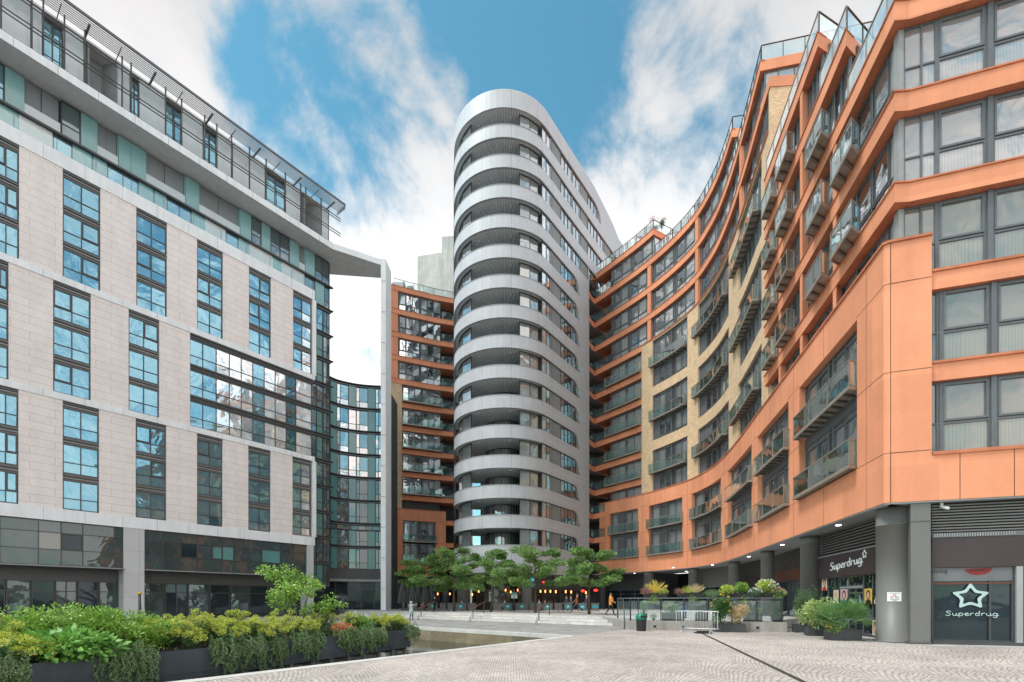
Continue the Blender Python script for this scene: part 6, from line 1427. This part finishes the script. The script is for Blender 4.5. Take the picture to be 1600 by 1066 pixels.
m = (a + b) / 2; pt(grass_tuft(.4, .62, 170, 'leaf_straw', 84, .016), (m.x + .32, m.y, 1.95), 'tawny bronze grass in the second rail planter', group=G2); pt(grass_tuft(.4, .5, 110, 'leaf_lime', 87, .016), (m.x - .1, m.y, 1.95), 'pale lime grass in the second rail planter', group=G2); pt(mound('red_leaved_plant', .3, .3, 350, .08, 'leaf_purple', .3, seed=85), (m.x - .55, m.y, 1.95), 'pinkish spiky plant at the left end of the second rail planter', group=G2); pt(mound('lime_plant', .22, .42, 240, .07, 'leaf_fresh', .5, seed=86, droop=1.), (m.x + .1, m.y - .1, 1.55), 'trailing green plant hanging from the second rail planter', group=G2)
v = tl(1112, -.3); pt(mound('rosemary_bush', .55, .42, 1500, .05, 'leaf_rosemary', .25, seed=88), (v.x, v.y, 1.78), 'grey green rosemary bush along the rail', group=G2)
a, b = railbox(1127, 1165, 'third black rail planter with yellow green leafy plants')
m = (a + b) / 2; pt(mound('variegated_shrub', .38, .5, 700, .08, 'leaf_lime', .6, seed=89), (m.x - .35, m.y, 1.92), 'cream and lime leaved plant in the third rail planter', group=G2); pt(mound('leafy_shrub', .4, .72, 900, .08, 'leaf_fresh', .6, lobes=6, seed=90), (m.x + .4, m.y, 1.92), 'upright fresh green plant at the right of the third rail planter', group=G2); pt(mound('trailing_plant', .25, .65, 420, .06, 'leaf_fresh', .6, seed=91, droop=1.), (m.x + .5, m.y - .12, 1.35), 'green plant trailing down from the third rail planter', group=G2)
a, b = railbox(1178, 1226, 'rightmost black rail planter full of pale flowers')
m = (a + b) / 2; pt(mound('flowering_shrub', .6, .85, 1900, .08, 'leaf_lime', .6, lobes=9, seed=92, flowers=('petal_white', 60, .045)), (m.x - .15, m.y, 1.85), 'big lime green flowering shrub in the rightmost rail planter', group=G2); pt(mound('flowering_plant', .48, .5, 700, .06, 'leaf_fresh', .6, seed=93, flowers=('petal_pink', 40, .045), droop=.6), (m.x + .35, m.y - .1, 1.75), 'pink and cream flowered plant spilling from the rightmost rail planter', group=G2); pt(mound('flowering_plant', .35, .4, 400, .05, 'leaf_euph', .5, seed=94, flowers=('petal_white', 40, .045)), (m.x - .72, m.y, 1.85), 'white flowered plant at the left of the rightmost rail planter', group=G2)
# bin
v = at(1004, 986.5); o = tag(empty('litter_bin', (v.x, v.y + .25, 0)), 'black litter bin with rounded green lid in front of the terrace wall', 'bin')
mb = MB(); mb.lathe((0, 0, 0), [(.24, 0), (.25, .03), (.27, .58), (.275, .6)], 'bin_black', 24); mb.build('body', o)
mb = MB(); mb.lathe((0, 0, .6), [(.29, 0), (.295, .06), (.27, .2), (.2, .30), (.08, .345), (.01, .35)], 'bin_green', 24); l = mb.build('lid', o); mb = MB()
mb.box(-.1, .24, -.30, -.22, .71, .83, 'black'); mb.build('opening', l)
v = tl(1067, -4.2); o = tag(empty('litter_bin', (v.x, v.y, .5)), 'blue litter bin standing behind the terrace glass', 'bin'); mb = MB(); mb.lathe((0, 0, 0), [(.22, 0), (.24, .8), (.24, .82)], 'bin_blue', 20); mb.build('body', o); mb = MB(); mb.lathe((0, 0, .82), [(.26, 0), (.28, .12), (.2, .2), (.02, .24)], 'bin_black', 20); mb.build('lid', o)
# crowd barrier
A, Bq = at(1058, 988.5), at(1121, 991); A.y += .1; d = (Bq - A).normalized(); o = tag(empty('crowd_barrier', A, math.atan2(d.y, d.x)), 'galvanised steel crowd barrier leaning before the terrace wall', 'barrier'); W_ = (Bq - A).length
mb = MB(); rr = .018; mb.tube(catmull3([Vector(p) for p in ((0.0, 0, .3), (0, 0, .95), (.06, 0, 1.08), (W_ - .08, 0, 1.08), (W_, 0, .98), (W_, 0, .34), (W_ - .08, 0, .24), (.1, 0, .24))], 3), rr, 'galv', 8, closed=True); mb.build('frame', o)
mb = MB()
for i in range(1, 15): x = W_ * i / 15; mb.tube([(x, 0, .25), (x, 0, 1.07)], .007, 'galv', 5)
mb.build('bar', o)
for x in (.28, W_ - .3): mb = MB(); mb.tube([(x, 0, .24), (x, -.3, .0)], .014, 'galv', 6); mb.tube([(x, 0, .24), (x, .3, .0)], .014, 'galv', 6); mb.tube([(x, 0, .24), (x, 0, 1.08)], .02, 'galv', 6); mb.build('foot', o)
v = at(1093, 990); mb = MB(); mb.box(-.35, .35, -.25, .25, 0, .06, 'bin_black'); mb.box(-.25, .25, -.16, .16, .06, .12, 'bin_black'); o = mb.build('rubber_base'); place(o, (v.x + .2, v.y + .1, 0)); tag(o, 'black rubber base block lying on the cobbles under the barrier', 'base block')
# handrails and bollards on the steps
for i, (bx, by, tx, ty, lab) in enumerate([(842, 974, 858.3, 962.6, 'right handrail on the wide steps, nearest the walking people'), (739, 970, 756, 959.5, 'middle handrail on the wide steps'), (658, 967, 677, 957, 'left handrail on the wide steps behind the planter')]):
    p0 = at(bx, by, .0); y_ = p0.y + 3.1; x_ = p0.x + 2.6; k_ = (tx - 800) / 760; x_ = k_ * y_
    root = tag(empty('handrail', (p0.x, p0.y, 0)), lab, 'handrail', 'handrails on the plaza steps'); q = Vector((x_ - p0.x, 3.1, .5))
    mb = MB(); mb.tube([(0, 0, 0), (0, 0, 1.0)], .035, 'steel_dark', 8); mb.build('post', root); mb = MB(); mb.tube([q, q + Vector((0, 0, .95))], .035, 'steel_dark', 8); mb.build('post', root)
    dq = Vector((q.x, q.y, .5)).normalized(); e1 = Vector((0, 0, 1.02)) - dq * .75; e2 = q + Vector((0, 0, .98)) + dq * .6
    for s_ in (-.09, .09): mb = MB(); mb.tube([e1 + Vector((s_, 0, 0)), e2 + Vector((s_, 0, 0))], .027, 'wood_rail', 8); mb.build('rail', root)
for x, y, lab in ((734.5, 972, 'low pinkish stone bollard by the middle handrail'), (653.5, 968.5, 'low stone bollard by the left handrail'), (838, 976.5, 'low stone bollard by the right handrail')):
    v = at(x, y); mb = MB(); mb.lathe((0, 0, 0), [(.09, 0), (.09, .5), (.08, .53)], 'step_stone', 12); o = mb.build('bollard'); place(o, v); tag(o, lab, 'bollard', 'bollards at the foot of the steps')
# ================================================================ cafe terrace
BR = Frame([(-12.6, 56.0), (-6.3, 52.8), (.6, 51.6), (5.0, 50.0), (9.2, 47.6)], -1)
def windbreak(x0, x1, logo, lab):
    a, b = BR.P(BR.at(x0)), BR.P(BR.at(x1)); d = (b - a); W_ = d.length; root = tag(empty('windbreak', (a.x, a.y, .5), math.atan2(d.y, d.x)), lab, 'windbreak', 'cafe windbreaks along the terrace')
    mb = MB(); mb.box(.04, W_ - .04, -.01, .01, .12, .88, 'banner'); mb.build('banner', root)
    mb = MB(); mb.tube([(0, 0, 0), (0, 0, .98), (W_, 0, .98), (W_, 0, 0)], .022, 'frame_dark', 6); mb.build('frame', root)
    if logo:
        mb = MB(); c = W_ / 2; r = .27
        if logo == 'round':
            mb.quad([(c + r * math.cos(6.283 * i / 20), -.015, .5 + r * math.sin(6.283 * i / 20)) for i in range(20)], 'teal', [(0, 0)] * 20)
            mb.quad([(c - .13, -.02, .57), (c - .1, -.02, .46), (c + .08, -.02, .44), (c + .17, -.02, .62), (c + .06, -.02, .54), (c - .05, -.02, .56)], 'sign_white', [(0, 0)] * 6)
        else: mb.box(c - .36, c + .36, -.016, -.013, .42, .66, 'teal')
        mb.build('logo', root)
WB = [(618, 632, '', 'plain windbreak farthest left beside the portal column'), (636, 652, 'round', 'round logo windbreak half hidden by the person in the pale coat'), (668, 684, 'round', 'round logo windbreak beside the dark standing figure'), (687, 697, '', 'plain narrow windbreak left of the tree trunk'), (699, 710, '', 'plain windbreak right behind the second tree trunk'), (711, 729, 'round', 'windbreak with round teal logo left of the middle handrail'), (731, 744, '', 'plain windbreak behind the middle handrail'), (770, 784, '', 'plain windbreak right of the middle tree trunk'), (786, 801, 'round', 'windbreak with round teal logo left of the menu stand'), (805, 826, 'round', 'windbreak with round teal logo right of the menu stand'), (828, 846, '', 'plain windbreak behind the fourth tree trunk'), (848, 864, 'round', 'round logo windbreak behind the right handrail'), (866, 879, '', 'plain windbreak left of the walking group'), (881, 894, 'round', 'windbreak hidden behind the walking group'), (903, 917, 'round', 'round logo windbreak behind the person in navy'), (924, 936, 'oblong', 'last windbreak at right with oblong teal mark')]
for wbk in WB: windbreak(*wbk)
def seat_table(x, lab):
    v = BR.P(BR.at(x), 0) + Vector((.3, 1.6)); root = tag(empty('cafe_table', (v.x, v.y, .5)), lab, 'table', 'cafe tables behind the windbreaks')
    mb = MB(); mb.lathe((0, 0, .72), [(.38, 0), (.39, .03)], 'wood_rail', 16); mb.build('table_top', root); mb = MB(); mb.lathe((0, 0, 0), [(.22, 0), (.2, .03), (.03, .05), (.03, .72)], 'frame_dark', 10); mb.build('leg', root)
for x, lab in ((645, 'cafe table left of the dark standing figure'), (705, 'cafe table behind the second tree trunk'), (793, 'cafe table left of the menu stand'), (832, 'cafe table near the round teal sign'), (870, 'cafe table under the warm lamps')): seat_table(x, lab)
# closed parasols
def parasol(x, Y, h, lab):
    v = col(x, Y); root = tag(empty('closed_parasol', (v.x, v.y, .5)), lab, 'parasol', 'closed parasols before the left block'); mb = MB(); n = 16; prof = [(.05, h), (.16, h * .86), (.30, h * .6), (.36, h * .42), (.40, h * .26)]
    i0 = len(mb.v)
    for r, z in prof[::-1]:
        for q in range(n): a = 6.283 * q / n; rr_ = r * (1 + .35 * (1 if q % 2 else -1) * (1 - z / h * .6)); mb.v.append((rr_ * math.cos(a), rr_ * math.sin(a), z))
    for j in range(len(prof) - 1):
        for q in range(n): a, b = i0 + j * n + q, i0 + j * n + (q + 1) % n; mb.face((a, b, b + n, a + n), [(0, 0)] * 4, 'parasol')
    mb.build('canopy', root); mb = MB(); mb.tube([(0, 0, 0), (0, 0, h + .1)], .03, 'frame_dark', 6); mb.box(-.35, .35, -.35, .35, 0, .06, 'frame_dark'); mb.build('pole', root)
for x, Y, h, lab in ((628, 58, 3.3, 'leftmost grey closed parasol by the portal column'), (636, 60, 3.1, 'second grey closed parasol from the left'), (645, 58, 3.2, 'grey closed parasol in the middle of the row'), (653, 60.5, 3.1, 'grey closed parasol left of the rightmost pair'), (664, 58.5, 3.2, 'grey closed parasol beside the leftmost tree trunk'), (674, 59, 3.1, 'rightmost grey closed parasol next to the cafe doors')): parasol(x, Y, h, lab)
# hanging lamps
for i, (x, y, Y, kind) in enumerate([(844.5, 924, 53.5, 'w'), (852, 924, 53.5, 'w'), (860, 924, 53.3, 'w'), (868.5, 924.5, 53, 'w'), (884, 924.5, 52.5, 'w'), (892.5, 925, 52.3, 'w'), (915.5, 926, 51, 'w'), (684, 928, 60, 'w'), (703, 928, 60, 'w'), (738, 929, 58, 'w'), (748, 924, 58, 'w'), (790, 922, 56, 'w'), (798, 925, 56, 'w'), (809, 922, 56, 'w'), (911, 923, 51.5, 'r'), (931, 922, 50.5, 'r'), (849.5, 909.5, 53.5, 'r')]):
    z_ = CH + (939 - y) / 760 * Y; v = col(x, Y); top = 4.4; root = tag(empty('hanging_lamp', (v.x, v.y, z_)), ('small warm cylindrical lamp hanging in the cafe, ' if kind == 'w' else 'red glowing lamp hanging at the cafe front, ') + ['first right of the round sign', 'second right of the round sign', 'third right of the round sign', 'fourth in the row', 'behind the walking group', 'above the person in the brown jacket', 'behind the rightmost tree trunk', 'nearest the dark standing figure', 'left of the second tree trunk', 'left of the middle tree', 'behind the middle handrail', 'left of the menu stand', 'over the menu stand', 'right of the menu stand', 'above the person in navy', 'in the last bay', 'above the window lintel'][i], 'lamp', 'hanging cafe lamps')
    mb = MB(); mb.lathe((0, 0, -.16), [(.02, 0), (.07, .02), (.08, .24), (.03, .3)] if kind == 'w' else [(.05, 0), (.22, .05), (.22, .2), (.05, .26)] if i in (14, 15) else [(.03, 0), (.14, .06), (.14, .16), (.03, .24)], 'lamp_warm' if kind == 'w' else 'lamp_red', 10); mb.build('lamp_shade', root)
    mb = MB(); mb.tube([(0, 0, .14), (0, 0, max(.5, top - z_))], .012, 'frame_dark', 4); mb.build('cord', root)
# round teal sign, menu stand
v = col(832, 51.5); z_ = CH + (939 - 906) / 760 * 51.5; root = tag(empty('round_sign', (v.x, v.y, z_)), 'round teal projecting sign hanging left of the cafe lintel', 'sign'); mb = MB(); mb.tube([(0, -.06, 0), (0, .06, 0)], .32, 'teal', 24); mb.build('disc', root)
mb = MB(); mb.quad([(-.16, -.07, .08), (-.12, -.07, -.06), (.1, -.07, -.09), (.2, -.07, .14), (.07, -.07, .03), (-.06, -.07, .06)], 'sign_white', [(0, 0)] * 6); mb.build('mark', root); mb = MB(); mb.tube([(0, 0, .3), (0, 0, .55), (.6, .5, .55)], .025, 'frame_dark', 6); mb.build('bracket', root)
mb = MB(); mb.tube([(0, -.06, -.62), (0, .06, -.62)], .2, 'teal', 20); mb.build('lower_disc', root)
v = col(803.5, 50.5); root = tag(empty('menu_stand', (v.x, v.y, .5)), 'dark post with pale green menu board standing between two logo windbreaks', 'sign'); mb = MB(); mb.tube([(0, 0, 0), (0, 0, 1.6)], .045, 'frame_dark', 8); mb.build('post', root); mb = MB(); mb.box(-.33, .33, -.03, .03, 1.35, 1.75, 'white_glass'); mb.box(-.33, .33, -.03, .03, 1.8, 1.98, 'teal_deep'); mb.build('board', root)
# ================================================================ people
def person(name_loc, rz, pose, colors, lab, h=1.72, seated=False, z=.5, coat=False):
    """one skinned body laid on a joint skeleton; colours are set by region"""
    s_ = h / 1.75; J = {}; hipz = .92
    st_l, st_r, arm_l, arm_r, bend = pose
    if seated: hipz = .52
    J['hip'] = (0, 0, hipz); J['waist'] = (0, .01 + bend * .1, hipz + .16); J['chest'] = (0, bend * .3, hipz + .36); J['neck'] = (0, bend * .45, hipz + .55); J['head'] = (0, -.02 + bend * .6, hipz + .655); J['crown'] = (0, -.01 + bend * .62, hipz + .76)
    E = [('hip', 'waist'), ('waist', 'chest'), ('chest', 'neck'), ('neck', 'head'), ('head', 'crown')]
    rad = {'hip': (.155, .115), 'waist': (.14, .10), 'chest': (.165, .11), 'neck': (.055, .055), 'head': (.078, .092), 'crown': (.06, .07)}
    for sd, stv, av in ((-1, st_l, arm_l), (1, st_r, arm_r)):
        k = 'l' if sd < 0 else 'r'
        J[k + 'hipj'] = (sd * .09, 0, hipz - .06)
        if seated: J[k + 'knee'] = (sd * .11, -.42, hipz - .02); J[k + 'ank'] = (sd * .11, -.44, .08)
        else:
            J[k + 'knee'] = (sd * .095, -math.sin(stv) * .42 - .03, hipz - .06 - math.cos(stv) * .42); kn = J[k + 'knee']; b = stv - (.35 if stv < 0 else .05); J[k + 'ank'] = (sd * .095, kn[1] - math.sin(b) * .40, max(.07, kn[2] - math.cos(b) * .42))
        an = J[k + 'ank']; J[k + 'toe'] = (sd * .10, an[1] - .17, max(.03, an[2] - .04))
        ch = J['chest']; J[k + 'sho'] = (sd * .19, ch[1], hipz + .48); sh = J[k + 'sho']
        J[k + 'elb'] = (sd * .24, sh[1] - math.sin(av) * .27, sh[2] - math.cos(av) * .27); el = J[k + 'elb']; f = av + .45; J[k + 'wri'] = (sd * .22, el[1] - math.sin(f) * .25, el[2] - math.cos(f) * .25); J[k + 'palm'] = (sd * .22, el[1] - math.sin(f) * .33, el[2] - math.cos(f) * .33)
        E += [('hip', k + 'hipj'), (k + 'hipj', k + 'knee'), (k + 'knee', k + 'ank'), (k + 'ank', k + 'toe'), ('chest', k + 'sho'), (k + 'sho', k + 'elb'), (k + 'elb', k + 'wri'), (k + 'wri', k + 'palm')]
        rad.update({k + 'hipj': (.095, .1), k + 'knee': (.06, .065), k + 'ank': (.042, .045), k + 'toe': (.038, .03), k + 'sho': (.065, .065), k + 'elb': (.045, .045), k + 'wri': (.028, .03), k + 'palm': (.03, .022)})
    if coat: rad['hip'] = (.19, .16); J['hem'] = (0, 0, hipz - .42); rad['hem'] = (.21, .2); E.append(('hip', 'hem'))
    names = list(J); me = bpy.data.meshes.new('p'); me.from_pydata([tuple(c * s_ for c in J[n_]) for n_ in names], [(names.index(a), names.index(b)) for a, b in E], [])
    ob = bpy.data.objects.new('p', me); COL.objects.link(ob); m = ob.modifiers.new('s', 'SKIN'); m.use_smooth_shade = True
    for i, n_ in enumerate(names): me.skin_vertices[0].data[i].radius = (rad[n_][0] * s_, rad[n_][1] * s_); me.skin_vertices[0].data[i].use_root = n_ == 'hip'
    sb = ob.modifiers.new('u', 'SUBSURF'); sb.levels = sb.render_levels = 1
    dg = bpy.context.evaluated_depsgraph_get(); dg.update(); m2 = bpy.data.meshes.new_from_object(ob.evaluated_get(dg)); bpy.data.objects.remove(ob)
    V = [tuple(v.co) for v in m2.vertices]; mb = MB(); mb.v = V; pos = {n_: Vector(J[n_]) * s_ for n_ in names}
    skinn = {'head', 'crown', 'neck', 'lpalm', 'rpalm'}; legs = {'lknee', 'rknee', 'lank', 'rank'}; shoes = {'ltoe', 'rtoe'}
    for p in m2.polygons:
        c = Vector(p.center); n_ = min(names, key=lambda q: (pos[q] - c).length - (.03 if q in skinn else 0))
        mt = 'skin' if n_ in skinn else 'black' if n_ in shoes else colors[1] if n_ in legs or (c.z < (hipz - .12) * s_ and not (coat and n_ in ('hem', 'hip'))) and n_[1:] not in ('wri', 'elb') else colors[0]
        if coat and n_ in ('hem', 'hip', 'lhipj', 'rhipj'): mt = colors[0]
        mb.face(tuple(p.vertices), [(0, 0)] * len(p.vertices), mt, True)
    for k, sd in (('l', -1), ('r', 1)):      # fingers and thumb
        w_ = pos[k + 'wri']; pl = pos[k + 'palm']; d = (pl - w_).normalized(); side = Vector((0, d.z, -d.y)).normalized()
        for j in range(4):
            b0 = pl + side * (j - 1.5) * .017 + d * .01; L_ = (.062, .072, .068, .052)[j]; mb.tube([b0, b0 + d * L_ * .5, b0 + d * L_ * .85 + Vector((-sd * .02, 0, 0))], [.009, .0085, .007], 'skin', 5)
        b0 = w_ + d * .03 + side * .03; mb.tube([b0, b0 + side * .03 + d * .03, b0 + side * .035 + d * .06], [.011, .01, .008], 'skin', 5)
    hd = pos['head']; mb.tube([hd + Vector((0, -.085, .01)), hd + Vector((0, -.115, -.015))], [.012, .014], 'skin', 5)
    for sd in (-1, 1): mb.ball(hd + Vector((sd * .032, -.082, .025)), .012, 'black', 6, 4); mb.ball(hd + Vector((sd * .085, 0, .0)), .022, 'skin', 6, 4, (.5, 1, 1.4))
    mb.tube([hd + Vector((-.025, -.085, -.05)), hd + Vector((.025, -.085, -.05))], .006, 'red' if False else 'wood_rail', 4)
    bpy.data.meshes.remove(m2); bpy.data.meshes.remove(me)
    o = mb.build('person'); o.location = (name_loc[0], name_loc[1], z); o.rotation_euler = (0, 0, rz); tag(o, lab, 'person')
    hb_ = MB(); hb_.ball(hd + Vector((0, .012, .055)), .098, colors[2], 12, 8, (.95, 1.08, .86)); hb_.build('hair', o)
    if len(colors) > 3:
        vb = MB(); ch = pos['chest']
        for sd in (-1, 1): vb.tube([ch + Vector((sd * .11, -.11, .13)), ch + Vector((sd * .13, -.135, -.02)), ch + Vector((sd * .13, -.13, -.25))], [.035, .05, .05], colors[3], 6)
        vb.build('jacket_front', o)
    return o
simple('cl_brown', (.34, .11, .055), .8); simple('cl_navy', (.05, .065, .10), .8); simple('cl_jean', (.08, .11, .18), .85); simple('cl_black', (.012, .012, .014), .8); simple('cl_orange', (.75, .28, .05), .8); simple('cl_pale', (.34, .42, .38), .85); simple('cl_grey', (.12, .13, .15), .8); simple('cl_white', (.6, .6, .58), .8); simple('hair_white', (.6, .58, .55), .8); simple('hair_brown', (.06, .03, .015), .7)
def gpn(x, y): return at(x, y, .5).xy
person(gpn(954, 962), R(60), (-.35, .3, .5, -.3, 0), ('cl_orange', 'cl_black', 'hair_brown', 'cl_orange'), 'person in orange sleeveless jacket and black trousers walking by the right columns', 1.74)
person(gpn(901, 958.5), R(-95), (.55, -.6, -.3, .4, .15), ('cl_brown', 'cl_navy', 'hair_brown'), 'person in brown jacket striding left in front of the cafe', 1.82)
person(gpn(885, 954.5), R(-80), (.35, -.35, .3, -.2, .05), ('cl_navy', 'cl_jean', 'hair_dark'), 'person in dark jacket and jeans walking left, at the back of the group', 1.74)
person(gpn(892, 955.5), R(-80), (.3, -.45, -.3, .3, .05), ('cl_grey', 'cl_jean', 'hair_brown'), 'person in grey blue jacket between the brown jacket and the dark jacket', 1.72)
person(gpn(916, 955), R(-85), (.35, -.4, .3, .1, .1), ('cl_navy', 'cl_black', 'hair_white'), 'pale haired person in navy coat walking just left of the rightmost tree', 1.72)
v = at(643, 969.5, 0).xy; person(v, R(160), (.05, -.05, 1.4, .2, .12), ('cl_pale', 'cl_navy', 'hair_white'), 'white haired person in long pale green coat standing by the planter end', 1.6, z=0, coat=True)
person(gpn(679, 955), R(-150), (.1, -.1, .6, .5, 0), ('cl_black', 'cl_black', 'hair_dark'), 'figure all in black standing by the closed parasols', 1.7)
SEAT = [(664, 'seated cafe guest left of the dark standing figure', 'cl_white'), (706, 'seated cafe guest in cream behind the second tree trunk', 'cl_white'), (794, 'seated cafe guest in white left of the menu stand', 'cl_white'), (831, 'seated cafe guest in white near the round teal sign', 'cl_white'), (859, 'seated cafe guest in grey behind the right handrail', 'cl_grey')]
for i, (x, lab, c) in enumerate(SEAT):
    v = BR.P(BR.at(x), 0) + Vector((.9 if i % 2 else -.4, 1.7)); person(v, R(90 if i % 2 else -90), (0, 0, .5, .6, .1), (c, 'cl_navy', 'hair_brown' if i % 2 else 'hair_dark'), lab, 1.7, seated=True)
    mb = MB(); mb.box(-.22, .22, -.2, .2, .43, .47, 'wood_rail'); rt = tag(empty('cafe_chair', (v.x, v.y, .5), R(90 if i % 2 else -90)), lab.replace('seated cafe guest', 'wooden cafe chair under the seated guest'), 'chair', 'cafe chairs'); mb.build('seat', rt); mb = MB(); mb.box(-.22, .22, .2, .23, .47, .9, 'wood_rail'); mb.build('backrest', rt)
    for a in (-.2, .2):
        for b in (-.17, .17): mb = MB(); mb.tube([(a, b, 0), (a, b, .43)], .015, 'frame_dark', 5); mb.build('leg', rt)
# roof terrace plants
for (s_, k, bd, r, h, mt, lab) in ((U(1022), 9, BD, .5, 1.2, 'leaf_dark', 'dark bushy shrub on the roof terrace corner above the highest floor'), (U(1012), 9, BD, .7, 2.4, 'leaf_purple', 'thin twiggy shrub rising above the highest roof terrace rail'), (U(985), 9, BD, .6, 1.4, 'leaf_dark', 'loose green shrub on the highest roof terrace, left of the corner'), (U(950), 9, BD, .5, 1.0, 'leaf_dark', 'small round shrub on the highest roof terrace near the tower'), (U(1070), 8, BD, .6, 1.3, 'leaf_euph', 'grey green shrub on the second roof terrace')):
    v = FU.P(s_, -1.2); o = mound('roof_shrub', r, h, 700, .10, mt, .5, lobes=7, seed=int(s_ * 10)); place(o, (v.x, v.y, Z(T[k]))); tag(o, lab, 'plant', 'shrubs on the roof terraces')

# things kept on the balconies
BAL = [(FP, 1262, .14, 9.07, 'leaf_dark', 'small potted shrub on the upper balcony nearest the orange corner'), (FP, 1300, .14, 5.79, 'leaf_fresh', 'bright green potted plant on the lower balcony nearest the orange corner'), (FP, 1196, .14, 5.79, 'leaf_dark', 'dark potted plant on the lower balcony second from the corner'), (FP, 1096, .14, 9.07, 'leaf_fresh', 'potted plant on the upper podium balcony above the rail planters'), (FP, 1036, .14, 5.79, 'leaf_dark', 'potted plant on the lower podium balcony above the passage'), (FU, 1266, .12, T[0] + .07, 'petal_orange', 'orange flowering pot on a wing balcony above the orange podium'), (FU, 1222, .12, T[1] + .07, 'leaf_dark', 'potted plant on the middle wing balcony beside the brick')]
for i, (F_, x, d, h, mt, lab) in enumerate(BAL):
    v = F_.P(F_.at(x, d, F_.cs[3]), d); root = tag(empty('potted_plant', (v.x, v.y, Z(h))), lab, 'plant', 'potted plants on the balconies')
    mb = MB(); mb.lathe((0, 0, 0), [(.08, 0), (.12, .24), (.13, .25), (.1, .25)], 'planter_box' if i % 2 else 'fascia_brown', 12); mb.build('pot', root)
    k = 260; dd = rnd_dir(k, .2); leaf_mesh('foliage', np.array([0, 0, .45]) + dd * RNG.random((k, 1)) ** .5 * np.array([.18, .18, .26]), dd + np.array([0, 0, .4]), rnd_dir(k, 1), .09, .045, mt, root)
def balcony_chair(F_, x, d, h, lab, rz):
    v = F_.P(F_.at(x, d, F_.cs[3]), d); root = tag(empty('balcony_chair', (v.x, v.y, Z(h)), rz), lab, 'chair', 'chairs on the balconies')
    mb = MB(); mb.box(-.2, .2, -.18, .18, .42, .46, 'white_paint'); mb.build('seat', root); mb = MB(); mb.box(-.2, .2, .16, .19, .46, .88, 'white_paint'); mb.build('backrest', root)
    for a in (-.18, .18):
        for b in (-.16, .16): mb = MB(); mb.tube([(a, b, 0), (a, b, .42)], .014, 'frame_light', 5); mb.build('leg', root)
balcony_chair(FP, 1282, .02, 5.79, 'white chair on the lower balcony nearest the orange corner', .3)
balcony_chair(FP, 1150, .02, 9.07, 'white chair on an upper podium balcony, third from the corner', -.6)
balcony_chair(FU, 1315, .1, T[0] + .07, 'white chair on the lowest wing balcony nearest the corner', 1.)
